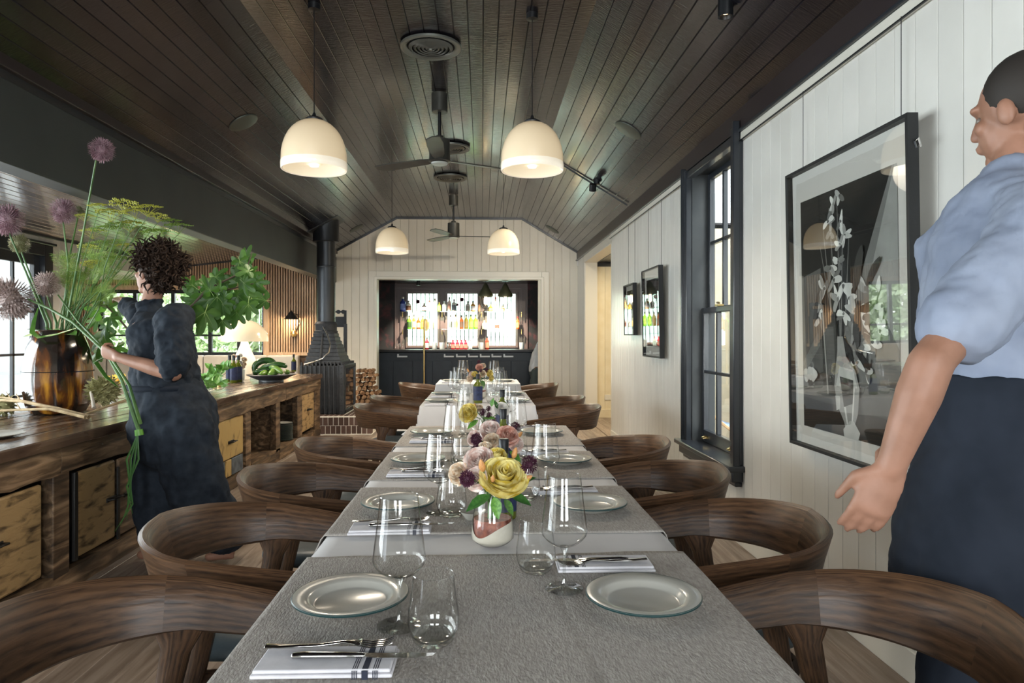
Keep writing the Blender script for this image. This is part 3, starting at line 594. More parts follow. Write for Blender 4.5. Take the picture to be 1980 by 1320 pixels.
# caged ship lamps
m_olive = pm('olive_iron', (.045, .05, .028), (.075, .08, .045), rough=.5, metal=.4)
m_bulb = pm('warm_bulb', (1, .8, .5), emis=(1, .72, .38), estr=9)
for k, px in enumerate((939, 977)):
    Y = 11.55; p = atY(px, 596, Y); t = thing('ship_lamp', 'olive iron bulkhead lamp hanging in the bar opening, ' + ('first from the brass pipe' if k == 0 else 'second from the brass pipe'), 'lamp', (p.x, Y, p.z), 0, 'bulkhead lamps in the bar')
    q = MB(); q.lathe([(.078, .15), (.088, .155), (.09, .18), (.05, .25), (.03, .30), (.012, .33), (0, .33)], 16); q.build('shade', m_olive, t)
    q = MB(); q.lathe([(0, 0), (.03, .01), (.06, .05), (.068, .10), (.066, .155)], 16); q.build('globe', m_gclear, t)
    q = MB(); q.lathe([(0, .05), (.018, .06), (.022, .09), (.014, .15), (0, .15)], 10); q.build('bulb', m_bulb, t)
    q = MB()
    for i in range(4): a = i * PI / 2 + .5; q.tube([(.075 * math.cos(a), .075 * math.sin(a), .155), (.074 * math.cos(a), .074 * math.sin(a), .07), (.04 * math.cos(a), .04 * math.sin(a), .0), (0, 0, -.012)], .003, 5)
    q.build('cage', m_black, t); t.scale = (1.4, 1.4, 1.3); q = MB(); q.tube([(0, 0, .33), (0, 0, (2.22 - p.z) / 1.3)], .005, 6); q.build('cable', m_black, t); q = MB(); q.box((0, 0, (2.19 - p.z) / 1.3), (.07, .05, .045)); q.build('ceiling_mount', m_black, t)
    l = bpy.data.lights.new('lamp_light', 'POINT'); l.energy = 5; l.color = (1, .75, .45); l.shadow_soft_size = .02; lo_ = bpy.data.objects.new('lamp_light', l); COL.objects.link(lo_); lo_.parent = t; lo_.location = (0, 0, .1)
p = atY(810, 545, 12.2); t = thing('bar_spotlight', 'black spotlight on the bar ceiling aimed at the bottles', 'spotlight', (p.x, 12.1, 2.22)); q = MB(); q.lathe([(0, 0), (.035, 0), (.035, -.09), (0, -.09)], 14); q.build('housing', m_black, t)
for X_ in (p.x + .15, .25):
    l = bpy.data.lights.new('bar_spot', 'SPOT'); l.energy = 130; l.color = (1, .82, .6); l.spot_size = 1.5; l.spot_blend = .5; l.shadow_soft_size = .03; o = bpy.data.objects.new('bar_spot', l); COL.objects.link(o); o.location = (X_, 12.0, 2.15); o.rotation_euler = (math.radians(28), 0, 0)
# ------------------------------------------------------------------ pendant lamps
m_opal = pm('opal_glass', (.72, .62, .46), rough=.22, coat=.4, emis=(1, .74, .42), estr=.13)
m_opalrim = pm('opal_rim', (.86, .82, .72), rough=.15, coat=.4, emis=(1, .84, .62), estr=.16)
m_opalin = pm('opal_inside', (.9, .84, .7), rough=.5, emis=(1, .80, .52), estr=.2)
m_cord = pm('black_cord', (.01, .01, .01), rough=.6)
for k, (px, py, pt, wpx, wd_) in enumerate(((607.5, 329, 232, 123, 'near pair, on the annex side'), (1029, 331, 238, 118, 'near pair, on the sash window side'), (758, 489, 443, 62, 'far pair, on the annex side'), (973.5, 491, 446, 61, 'far pair, on the sash window side'))):
    Y = [3.92, 3.98, 7.7, 7.75][k]; p = atY(px, py, Y); r = .182
    t = thing('pendant_lamp', 'opal glass dome pendant lamp of the ' + wd_, 'lamp', (p.x, Y, p.z), 0, 'opal dome pendants over the tables')
    H = .285; prof = [(r * .985, 0), (r, .02), (r * .995, .06)] + [(r * math.cos(a) ** .85 if a < 1.5 else .03, .06 + (H - .06) * math.sin(a)) for a in [i * PI / 2 / 9 for i in range(1, 9)]] + [(.035, H)]
    q = MB(); q.lathe(prof, 40); q.build('shade', m_opal, t)
    q = MB(); q.lathe([(r * .93, .004), (r * .985, 0), (r * 1.003, .004), (r * 1.012, .03), (r * 1.003, .045)], 40); q.build('rim', m_opalrim, t)
    q = MB(); q.lathe([(0, .035), (r * .5, .033), (r * .93, .004)], 40); q.lathe([(.0, .030), (.03, .031), (.045, .034)], 20); q.build('diffuser', m_opalin, t)
    q = MB(); q.lathe([(0, .03), (.02, .03), (.024, .022), (0, .018)], 16); q.build('bulb', pm('bulb_glow', (1, .9, .7), emis=(1, .9, .72), estr=3), t)
    q = MB(); q.lathe([(.048, H - .004), (.05, H + .004), (.04, H + .012), (.012, H + .02), (.008, H + .04), (0, H + .04)], 20); q.build('cap', m_black, t)
    zc = ztop(p.x); q = MB(); q.tube([(0, 0, H + .03), (0, 0, zc - p.z)], .0032, 6); q.build('cord', m_cord, t); q = MB(); q.lathe([(0, zc - p.z - .04), (.035, zc - p.z - .035), (.035, zc - p.z), (0, zc - p.z)], 16); q.build('ceiling_rose', m_black, t)
    l = bpy.data.lights.new('pendant_light', 'SPOT'); l.energy = [20, 20, 45, 45][k]; l.color = (1, .86, .68); l.shadow_soft_size = .12; l.spot_size = 2.9; l.spot_blend = .6; o = bpy.data.objects.new('pendant_light', l); COL.objects.link(o); o.parent = t; o.location = (0, 0, -.02)
# ------------------------------------------------------------------ ceiling fittings
FZ = 3.128
m_vring = pm('vent_ring_grey', (.11, .115, .105), rough=.35, metal=.5); m_vent = pm('vent_black', (.03, .032, .03), rough=.35, metal=.4); m_ventr = pm('vent_rim', (.20, .21, .19), rough=.4, metal=.5)
for k, (px, py, Yv) in enumerate(((833, 86, 0), (870, 283, 0), (871, 341, 0))):
    p = atZ(px, py, FZ); r = [.195, .20, .20][k]
    t = thing('ceiling_vent', ['large round ringed vent nearest the camera on the flat ceiling', 'round ringed vent behind the near fan motor', 'round ringed vent between the two ceiling fans'][k], 'vent', (p.x, p.y, FZ - .012), 0, 'round ceiling vents')
    q = MB(); q.lathe([(r, .0), (r, -.014), (r * .93, -.02), (r * .80, -.008), (r * .78, .0)], 40); q.build('rim', m_ventr, t)
    for i, rr in enumerate((.70, .56, .43, .30, .18)): q = MB(); q.lathe([(r * rr, 0), (r * (rr + .035), -.010), (r * (rr - .05), -.024), (r * (rr - .08), -.018), (r * rr, 0)], 36); q.build('ring', m_vring, t)
    q = MB(); q.lathe([(0, -.002), (r * .8, -.002)], 30); q.build('backing', pm('vent_void', (.006, .006, .006), rough=.9), t); q = MB(); q.lathe([(0, -.03), (r * .06, -.026), (r * .1, -.01), (0, -.008)], 16); q.build('hub', m_ventr, t)
m_fan = pm('fan_charcoal', (.05, .05, .045), (.07, .07, .06), rough=.4, metal=.3)
for k, (px, zy, mt_, mb_, Y) in enumerate(((850, 180, 268, 312, 5.3), (877, 378, 430, 458, 9.15))):
    X_ = atY(px, 300, Y).x; cz = atY(px, 216 if k == 0 else 397, Y).z; mt = atY(px, mt_, Y).z; mb = atY(px, mb_, Y).z
    t = thing('ceiling_fan', ['charcoal three-blade ceiling fan near the large vent', 'charcoal three-blade ceiling fan before the far gable'][k], 'fan', (X_, Y, 0), 0, 'ceiling fans')
    q = MB(); q.lathe([(0, FZ - .012), (.062, FZ - .012), (.062, cz), (.058, cz - .004), (0, cz - .004)], 24); q.build('canopy', m_fan, t)
    q = MB(); q.tube([(0, 0, cz), (0, 0, mt)], .013, 10); q.build('downrod', m_black, t)
    q = MB(); q.lathe([(0, mt + .03), (.03, mt + .02), (.035, mt), (.078, mt - .01), (.080, mb + .02), (.085, mb), (.05, mb - .012), (0, mb - .014)], 28); q.build('motor', m_fan, t)
    q = MB(); q.lathe([(0, mb - .028), (.06, mb - .024), (.065, mb - .012), (0, mb - .01)], 24); q.build('base_disc', pm('fan_disc', (.42, .44, .40), rough=.4), t)
    for i in range(3):
        a = i * 2.094 + (.5 if k == 0 else .1); R_ = Matrix.Rotation(a, 3, 'Z'); tl = Matrix.Rotation(.18, 3, 'X'); q = MB()
        pts = [(.06, .03), (.15, .05), (.42, .065), (.60, .055), (.62, .0), (.58, -.045), (.42, -.055), (.15, -.045), (.06, -.03)]
        q.prism(pts, -.004, .004, M=(Matrix.Translation((0, 0, mb + .012)) @ R_.to_4x4() @ tl.to_4x4())); q.build('blade', m_fan, t, bevel=.002)
# round flush speakers on the slopes
def slope_frame(x, y):
    a, b = (EL, CL) if x < -1 else (CR, ER); U = Vector((b[0] - a[0], 0, b[1] - a[1])).normalized(); N = Vector((U.z, 0, -U.x)); N = N if N.z < 0 else -N
    z = a[1] + (b[1] - a[1]) * (x - a[0]) / (b[0] - a[0]); return Vector((x, y, z)) , N
def on_slope(px, py):
    v = Vector(_d(px, py)); o = Vector((0, 0, HC)); a, N = slope_frame(-1.8 if px < 900 else 1.1, 0); t_ = (a - o).dot(N) / v.dot(N); return o + v * t_, N
m_spk = pm('speaker_grille', (.10, .115, .10), rough=.4, metal=.6)
for k, (px, py) in enumerate(((470, 236), (1215, 251), (689, 441), (1068, 443))):
    p, N = on_slope(px, py); t = thing('ceiling_speaker', 'round flush speaker on the ' + ['near annex-side slope', 'near window-side slope', 'far annex-side slope by the flue', 'far window-side slope by the gable'][k], 'speaker', p + N * .004, 0, 'round ceiling speakers')
    t.rotation_euler = N.to_track_quat('Z', 'Y').to_euler(); q = MB(); q.lathe([(0, .010), (.10, .010), (.112, .006), (.115, 0)], 32); q.build('grille', m_spk, t)
p, N = on_slope(1150, 345); t = thing('track_spotlight', 'small black adjustable spotlight on the window-side ceiling slope', 'spotlight', p); q = MB(); q.lathe([(0, 0), (.032, 0), (.032, -.06), (0, -.06)], 16, c=(.02, 0, 0)); q.build('mount', m_black, t); q = MB(); q.lathe([(0, 0), (.036, 0), (.036, -.07), (.03, -.07), (.026, -.05), (0, -.05)], 18, c=(-.02, -.02, -.06), rot=Matrix.Rotation(.5, 3, 'X')); q.build('head', m_black, t)
l = bpy.data.lights.new('track_light', 'SPOT'); l.energy = 70; l.color = (1, .88, .70); l.spot_size = 1.3; l.spot_blend = .9; l.shadow_soft_size = .03; o = bpy.data.objects.new('track_light', l); COL.objects.link(o); o.location = p + Vector((-.03, .02, -.16)); o.rotation_euler = (p - Vector((-.45, 11, 2.2))).to_track_quat('Z', 'Y').to_euler()
p, N = on_slope(1403, 2); t = thing('cylinder_downlight', 'black cylinder downlight with lit lens at the top edge', 'downlight', (p.x, p.y, p.z)); h = .13
q = MB(); q.lathe([(0, .02), (.035, .02), (.035, -.075), (.029, -.075), (.022, -.055)], 24); q.build('housing', m_black, t); q = MB(); q.lathe([(0, -.055), (.022, -.055)], 20); q.build('lens', pm('lit_lens', (1, .8, .5), emis=(1, .7, .4), estr=2), t)
p = atY(1119, 509, YB - .03); q = MB(); q.box((0, 0, 0), (.05, .05, .09)); o = q.build('motion_sensor', m_plaster, loc=p, bevel=.012); tag(o, 'small white motion sensor in the far corner under the ceiling', 'sensor')
# ------------------------------------------------------------------ dining chairs
m_oakA = pm('smoked_oak', (.018, .009, .005), (.115, .060, .030), rough=.4, coords='UV', stretch=(5, 60, 1), nscale=5, detail=8, lo=.26, hi=.70, bump=.12, dist=.5, spec=.45, rnd=.25, wave=('B', .8, 14, .30, .17), wdir='Y')
m_seat = pm('slate_leather', (.055, .075, .085), (.075, .095, .105), rough=.38, nscale=20, bump=.05)
def lerp(a, b, t): return a + (b - a) * t
def make_chair():
    root = thing('dining_chair', 'x', 'chair')
    # centre line of the band: U shape, open to +y
    def cpath(t):  # t 0..1 from one arm tip round the back to the other
        a = (t - .5) * 2  # -1..1
        s = abs(a)
        if s > .50: y = lerp(-.02, .27, (s - .50) / .50); x = lerp(.272, .245, ((s - .5) / .5) ** 1.3)
        else: th_ = s / .50 * PI / 2; x = .272 * math.sin(th_) ** .86; y = -.02 - .245 * math.cos(th_) ** .95
        return math.copysign(x, a), y
    def height(s): # s=|a|: band bottom and top
        top = .742 - .088 * s
        hh = .156 - .045 * min(1, s / .5) ** 1.5 - .026 * max(0, (s - .5) / .5)
        return top - hh, top
    def piece(name, t0, t1, n):
        q = MB(); ring = []
        for i in range(n + 1):
            t = lerp(t0, t1, i / n); a = (t - .5) * 2; x, y = cpath(t); x2, y2 = cpath(min(1, t + .004)); x1, y1 = cpath(max(0, t - .004))
            tx, ty = x2 - x1, y2 - y1; L = math.hypot(tx, ty); nx, ny = ty / L, -tx / L   # outward normal
            if nx * x + ny * (y + .02) < 0 and abs(a) < .5: nx, ny = -nx, -ny
            elif abs(a) >= .5 and nx * x < 0: nx, ny = -nx, -ny
            zb, zt = height(abs(a)); fl = .020 * (1 - .6 * min(1, abs(a)) ** 2); th_ = .015 if abs(a) < .97 else .010
            sec = [(fl + th_ * .3, zt), (fl + th_, zt - .008), (th_ * 1.1, (zt + zb) / 2), (-fl * .7 + th_, zb + .010), (-fl * .7, zb), (-fl * .7 - th_ * .9, zb + .010), (-th_ * .7, (zt + zb) / 2), (fl - th_ * .7, zt - .010)]
            ring.append([(x + nx * o_, y + ny * o_, z) for o_, z in sec])
        k = 8; vs = [v for r_ in ring for v in r_]; fs = []; uv = []
        for i in range(n):
            for j in range(k):
                j2 = (j + 1) % k; fs.append((i * k + j, (i + 1) * k + j, (i + 1) * k + j2, i * k + j2))
                u0, u1 = i * .9 * (t1 - t0) / n, (i + 1) * .9 * (t1 - t0) / n; uv.append([(u0, j * .022), (u1, j * .022), (u1, (j + 1) * .022), (u0, (j + 1) * .022)])
        fs += [tuple(range(k)), tuple(n * k + j for j in range(k))[::-1]]; uv += [[(0, 0)] * k] * 2
        q.add(vs, fs, 0, uv); return q.build(name, m_oakA, root, smooth=48, fix=True)
    piece('backrest', .5, .716, 12); piece('backrest', .284, .5, 12)
    piece('armrest', 0, .284, 8); piece('armrest', .716, 1, 8)
    for s in (-1, 1):
        q = MB(); q.tube([(s * .252, -.215, 0), (s * .256, -.14, .22), (s * .260, -.075, .42), (s * .262, -.050, .545), (s * .262, -.045, .60)], [(.018, .013), (.022, .014), (.026, .015), (.032, .015), (.060, .014)], 10, up=(1, 0, 0), sq=.6); q.build('leg', m_oakA, root, smooth=45)
        q = MB(); q.tube([(s * .235, .245, 0), (s * .225, .215, .22), (s * .215, .19, .425)], [(.015, .013), (.018, .014), (.024, .015)], 10, up=(1, 0, 0), sq=.6); q.build('leg', m_oakA, root, smooth=45)
        q = MB(); q.tube([(s * .225, .20, .40), (s * .243, -.09, .385)], [(.011, .024)] * 2, 8, up=(0, 0, 1), sq=.8); q.build('seat_rail', m_oakA, root, smooth=45)
    q = MB(); q.tube([(-.22, .2, .405), (.22, .2, .405)], [(.010, .024)] * 2, 8, up=(0, 0, 1), sq=.8); q.build('seat_rail', m_oakA, root, smooth=45)
    q = MB(); q.tube([(-.25, -.12, .40), (.25, -.12, .40)], [(.010, .022)] * 2, 8, up=(0, 0, 1), sq=.8); q.build('seat_rail', m_oakA, root, smooth=45)
    q = MB(); n = 28; rings = []
    for sc_, z in ((.9, .418), (1, .428), (1.02, .445), (.97, .462), (.8, .472), (.45, .468), (.0, .464)):
        rings.append([(sc_ * .232 * math.copysign(abs(math.cos(a)) ** .6, math.cos(a)), .03 + sc_ * .225 * math.copysign(abs(math.sin(a)) ** .65, math.sin(a)), z) for a in [2 * PI * j / n for j in range(n)]])
    q.add([v for r_ in rings for v in r_], [(i * n + j, i * n + (j + 1) % n, (i + 1) * n + (j + 1) % n, (i + 1) * n + j) for i in range(6) for j in range(n)] + [tuple(range(n))[::-1]]); q.build('seat', m_seat, root, smooth=60)
    return root
ch0 = make_chair()
TY = [1.27, 1.98, 2.68, 3.42]
LB = ['nearest the camera', 'second from the camera', 'third from the camera', 'fourth from the camera']
CH = []
for k, y in enumerate(TY):
    CH.append((-.635 + .006 * k, y + (0.03 if k == 0 else 0), -PI / 2, 'smoked oak chair on the workbench side, ' + LB[k]))
    CH.append((.700 - .022 * k, y + (.0 if k == 0 else -.02), PI / 2, 'smoked oak chair on the picture wall side, ' + LB[k]))
CH += [(-.655, 5.15, -PI / 2, 'near chair of the middle table on the fireplace side'), (-.65, 5.85, -PI / 2, 'far chair of the middle table on the fireplace side'), (.575, 5.02, PI / 2, 'near chair of the middle table on the doorway side'), (.575, 5.78, PI / 2, 'far chair of the middle table on the doorway side'),
       (-.61, 7.5, -PI / 2, 'chair at the farthest table on the fireplace side'), (.525, 7.35, PI / 2, 'chair at the farthest table on the doorway side')]
for k, (x, y, rz, lb) in enumerate(CH):
    if k == 0: ch0.location = (x, y, 0); ch0.rotation_euler = (0, 0, rz); ch0['label'] = lb; ch0['group'] = 'dining chairs along the tables'
    else: dup(ch0, (x, y, 0), rz + random.uniform(-.03, .03), lb, 'dining chairs along the tables')
# ------------------------------------------------------------------ tables with cloths
m_cloth = pm('white_tablecloth', (.58, .57, .57), (.64, .63, .63), rough=.85, coords='Position', nscale=5, bump=.15)
m_linen = pm('natural_linen', (.27, .245, .22), (.45, .42, .385), rough=.95, coords='Position', stretch=(1, .22, 1), nscale=230, detail=3, lo=.25, hi=.75, bump=.35, bscale=(300, (1, .4, 1)))
def cloth_sheet(name, x0, x1, y0, y1, z, drop, parent, mat, seed, skirt_y=True, amp=.012, nx=24, ny=30, flare=.05, wr=.0015):
    r = random.Random(seed); q = MB(); ph = r.uniform(0, 9)
    us = [(-1, k / 5) for k in range(5, 0, -1)] + [(0, i / nx) for i in range(nx + 1)] + [(1, k / 5) for k in range(1, 6)]
    vs_ = ([(-1, k / 5) for k in range(5, 0, -1)] if skirt_y else []) + [(0, i / ny) for i in range(ny + 1)] + ([(1, k / 5) for k in range(1, 6)] if skirt_y else [])
    P = []
    for vv, vt in vs_:
        for uu, ut in us:
            x = x0 if uu < 0 else x1 if uu > 0 else lerp(x0, x1, ut); y = y0 if vv < 0 else y1 if vv > 0 else lerp(y0, y1, vt); d = 0; zz = z
            if uu: d = ut; w_ = amp * math.sin(y * 19 + ph + uu) * ut; x += uu * (flare * ut * .5 + w_ + .004)
            if vv: d = max(d, vt); w_ = amp * math.sin(x * 23 + ph) * vt; y += vv * (flare * vt * .5 + w_ + .004)
            zz -= drop * d
            if uu and vv: x += uu * .03 * min(ut, vt); y += vv * .03 * min(ut, vt)
            zz += 0 if d else wr * mnoise.noise(Vector((x * 4, y * 5, seed))) + wr * .55 * mnoise.noise(Vector((x * 17, y * 6, seed + 3))) - wr * .8 * math.exp(-((x - .17 + .02 * math.sin(y * 6)) / .006) ** 2) * (1 if seed == 20 else 0)
            P.append((x, y, zz))
    W_ = len(us); q.add(P, [(j * W_ + i, j * W_ + i + 1, (j + 1) * W_ + i + 1, (j + 1) * W_ + i) for j in range(len(vs_) - 1) for i in range(W_ - 1)])
    o = q.build(name, mat, parent, smooth=70); m = o.modifiers.new('solid', 'SOLIDIFY'); m.thickness = .0025; m.offset = 1; return o
m_tw = pm('table_oak', (.10, .06, .035), (.16, .1, .06), rough=.5, nscale=10)
TABS = [(-.385, .455, .35, 3.80, 'long near dining table under linen runners'), (-.44, .38, 4.86, 5.98, 'middle dining table under a white cloth'), (-.475, .395, 7.05, 7.78, 'farthest dining table under a white cloth')]
for k, (x0, x1, y0, y1, lb) in enumerate(TABS):
    t = thing('dining_table', lb, 'table', ((x0 + x1) / 2, (y0 + y1) / 2, 0)); a, b_ = (x1 - x0) / 2 - .006, (y1 - y0) / 2 - .006
    q = MB(); q.rng(-a, a, -b_, b_, .712, .742); q.build('tabletop', m_tw, t, bevel=.004)
    for sx in (-1, 1):
        for sy in (-1, 1): q = MB(); q.tube([(sx * (a - .06), sy * (b_ - .06), 0), (sx * (a - .05), sy * (b_ - .05), .712)], [(.02, .02), (.028, .028)], 8, sq=.7); q.build('leg', m_tw, t)
    o = cloth_sheet('tablecloth', x0, x1, y0, y1, .745, .055 if k == 0 else .30, None, m_cloth, k + 5); tag(o, ['white cloth showing between the linen runners on the long near table', 'white cloth draped over the middle table', 'white cloth draped over the farthest table'][k], 'tablecloth')
LINEN = [(.40, 1.555), (1.72, 2.245), (2.37, 2.93), (3.08, 3.76)]
for k, (y0, y1) in enumerate(LINEN):
    o = cloth_sheet('linen_runner', -.392, .462, y0, y1, .7495, .045, None, m_linen, 20 + k, skirt_y=False, amp=.006, nx=120, ny=int((y1 - y0) * 60), flare=.03, wr=.0022)
    tag(o, ['wide natural linen runner across the table end nearest the camera', 'second natural linen runner across the near table', 'third natural linen runner across the near table', 'last natural linen runner at the far end of the near table'][k], 'runner', 'linen runners on the near table')

# recessed downlights of the annex ceiling
for k, (x, y) in enumerate(((-3.3, 5.0), (-3.3, 7.3), (-3.2, 9.6), (-4.2, 9.6))):
    z = 2.617 + (x + 2.47) * .1222 - .012; t = thing('annex_downlight', ['recessed downlight in the annex ceiling above the workbench', 'recessed downlight in the annex ceiling above the mushroom lamp', 'recessed downlight in the annex ceiling near the slatted wall', 'recessed downlight in the annex ceiling over the banquette'][k], 'downlight', (x, y, z), 0, 'annex downlights')
    q = MB(); q.lathe([(.03, -.001), (.045, -.004), (.047, 0)], 24); q.build('trim_ring', m_black, t); q = MB(); q.lathe([(0, -.0015), (.03, -.0015)], 20); q.build('lens', pm('downlight_lens', (1, .85, .6), emis=(1, .8, .55), estr=2), t)
    l = bpy.data.lights.new('downlight_spot', 'SPOT'); l.energy = 55; l.color = (1, .84, .64); l.spot_size = 2.3; l.spot_blend = .7; l.shadow_soft_size = .04; o = bpy.data.objects.new('downlight_spot', l); COL.objects.link(o); o.parent = t; o.location = (0, 0, -.02)
# ------------------------------------------------------------------ workbench counter
m_cw = pm('worn_bench_wood', (.040, .024, .013), (.27, .175, .10), rough=.6, coords='Object', stretch=(1, .18, 1.4), nscale=17, detail=9, lo=.36, hi=.66, bump=.7, rnd=.22, dist=.7, c3=(.12, .073, .038))
m_ctop = pm('bench_top_planks', (.045, .026, .017), (.15, .095, .06), rough=.24, coords='Object', stretch=(1.6, .2, 1), nscale=8, detail=7, bump=.25, dist=.6, rvar=.12, rnd=.15, coat=.2)
m_yp = pm('yellow_old_paint', (.10, .06, .02), (.50, .34, .12), rough=.6, coords='Object', stretch=(1, .7, .35), nscale=22, detail=10, lo=.27, hi=.44, bump=.3, dist=.3)
m_yp2 = pm('ochre_old_wood', (.06, .035, .014), (.33, .215, .095), rough=.62, coords='Object', stretch=(1, .35, 1.2), nscale=24, detail=12, lo=.30, hi=.50, bump=.5, dist=.4)
m_bl = pm('slate_blue_paint', (.05, .06, .07), (.13, .155, .18), rough=.65, nscale=14, bump=.2)
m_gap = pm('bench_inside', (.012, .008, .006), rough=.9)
m_blk2 = pm('old_black_iron', (.014, .013, .012), rough=.5, metal=.3)
CX = -2.0; CY0, CY1 = 1.6, 8.62; CB = -2.92
ct = thing('workbench_counter', 'long rustic workbench counter of worn timber with drawers', 'counter', (CX, 0, 0))
def L(x): return x - CX
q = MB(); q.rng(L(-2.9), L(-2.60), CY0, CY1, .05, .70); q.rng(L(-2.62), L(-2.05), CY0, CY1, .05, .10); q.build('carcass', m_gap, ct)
for k in range(5):
    w_ = (CX + .012 - CB) / 5; x0 = CB + k * w_
    q = MB(); q.rng(-w_ / 2 + .002, w_ / 2 - .002, 0, CY1 - CY0 + random.uniform(-.004, .012), -.055, random.uniform(-.001, .001)); q.build('top_plank', m_ctop, ct, bevel=.006, loc=(L(x0 + w_ / 2), CY0, .77))
random.seed(21)
def slabs(name, y0, y1, z0, z1, depth, mat, seg, x=-.03, jit=.006):
    y = y0
    while y < y1 - .02:
        e_ = min(y1, y + random.uniform(*seg)); q = MB(); n = max(2, int((e_ - y) / .07)); prof = []
        vs = []
        for i in range(n + 1):
            t = lerp(0, e_ - y - .003, i / n); j0, j1 = random.uniform(-jit, jit), random.uniform(-jit, jit); dx = random.uniform(-.003, .003)
            vs += [(-depth, t, z0 - .35), (dx, t, z0 - .35 + j0), (dx + .004, t, (z0 + z1) / 2 - .35), (dx, t, z1 - .35 + j1 * .6), (-depth, t, z1 - .35)]
        fs = [(i * 5 + j, i * 5 + (j + 1) % 5, (i + 1) * 5 + (j + 1) % 5, (i + 1) * 5 + j) for i in range(n) for j in range(5)] + [(4, 3, 2, 1, 0), tuple(n * 5 + j for j in range(5))]
        q.add(vs, fs); q.build(name, mat, ct, smooth=30, loc=(x + random.uniform(-.004, .004), y, .35), fix=True); y = e_
slabs('apron_plank', CY0, CY1, .585, .712, .05, m_cw, (1.6, 2.6), x=-.012)
slabs('base_plank', CY0, CY1, .0, .105, .06, m_cw, (1.2, 2.2), x=-.02)
def post(y0, y1, z0=.09, z1=.59, x=-.02, m=None): q = MB(); q.rng(-.03, .03, 0, y1 - y0, 0, z1 - z0); q.build('post', m or m_cw, ct, bevel=.006, loc=(x - .03, y0, z0))
def Yc(px): return atX(px, 800, CX).y
for a, b_ in ((112, 143), (480, 490), (538, 546), (579, 588), (612, 626)): post(Yc(a), Yc(b_) if b_ < 620 else CY1)
post(Yc(405), Yc(413)); post(1.75, 1.9); post(2.55, 2.66)
def drawer(y0, y1, z0, z1, mat, hp=.5, hz=.45, band=False, extra=True, curl=True):
    q = MB(); q.rng(-.025, 0, 0, y1 - y0, 0, z1 - z0); o = q.build('drawer', mat, ct, bevel=.012, loc=(-.035 + .012, y0, z0))
    q = MB(); yc = (y1 - y0) * hp; zc = (z1 - z0) * hz; q.tube([(.0, yc - .05, zc), (.035, yc - .045, zc + .004), (.04, yc, zc + .008), (.035, yc + .045, zc + .004), (.0, yc + .05, zc)], [(.009, .007), (.008, .006), (.012, .005), (.008, .006), (.009, .007)], 8); q.box((.003, yc, zc), (.008, .12, .024)); q.build('handle', m_blk2, o, bevel=.002)
    return o
drawer(Yc(20) - .25, Yc(92), .135, .565, m_yp2, .35, .55)
drawer(Yc(156), Yc(232), .135, .565, m_yp2, .9, .52)
q = MB(); q.rng(-.01, .008, -.02, .012, 0, .44); q.build('iron_strap', m_blk2, ct, bevel=.004, loc=(-.02, Yc(154), .13))
d = drawer(Yc(238), Yc(300), .13, .56, m_cw, .3, .5)
q = MB(); q.rng(-.004, .008, -.012, .012, 0, .40); q.build('iron_strap', m_blk2, ct, bevel=.003, loc=(-.02, Yc(235), .12))
drawer(Yc(302), Yc(360), .13, .56, m_yp2, .5, .5)
d = drawer(Yc(414), Yc(476), .255, .58, m_yp, .58, .42)
y0, y1 = Yc(414), Yc(476)
for a, b_, mt in ((0, .42, m_bl), (.43, .62, m_yp), (.63, 1, m_bl)): q = MB(); q.rng(-.02, 0, 0, (b_ - a) * (y1 - y0) - .003, 0, .135); q.build('lower_panel', mt, ct, bevel=.006, loc=(-.03 + random.uniform(0, .006), y0 + a * (y1 - y0), .115))
drawer(Yc(588), Yc(611), .15, .575, m_yp2, .5, .55)
drawer(1.95, 2.5, .135, .565, m_yp2)
# open bays
q = MB(); q.rng(-.6, -.02, Yc(491), Yc(583), .10, .125); q.build('bay_shelf', m_cw, ct); q = MB(); q.rng(-.55, -.05, Yc(541), Yc(543), .12, .58); q.build('bay_divider', m_cw, ct)
q = MB(); q.rng(-.60, -.58, Yc(491), Yc(584), .12, .58); q.build('bay_back', m_cw, ct)
for yy in (Yc(584), Yc(489), CY1 - .05): q = MB(); q.rng(-.88, -.05, yy, yy + .025, .06, .705); q.build('bay_side', m_cw, ct)
m_pl = pm('stoneware_plate', (.40, .39, .35), rough=.24, coat=.25); m_rimg = pm('teal_glazed_rim', (.005, .032, .034), rough=.35)
py_ = 7.42
for k in range(14):
    q = MB(); r = .115; q.lathe([(0, 0), (r * .6, 0), (r, .010), (r, .013), (r * .6, .004), (0, .004)], 28); o = q.build('stacked_plate', m_pl, loc=(-2.145 + random.uniform(-.003, .003), py_ + random.uniform(-.003, .003), .127 + .0135 * k))
    q = MB(); q.lathe([(r * .97, .0098), (r * 1.005, .0105), (r * 1.005, .0128), (r * .97, .0135)], 28); q.build('rim', m_rimg, o)
    tag(o, 'green-rimmed plate, ' + 'first second third fourth fifth sixth seventh eighth ninth tenth eleventh twelfth thirteenth fourteenth'.split()[k] + ' from the bottom of the stack in the workbench', 'plate', 'plates stacked in the workbench')
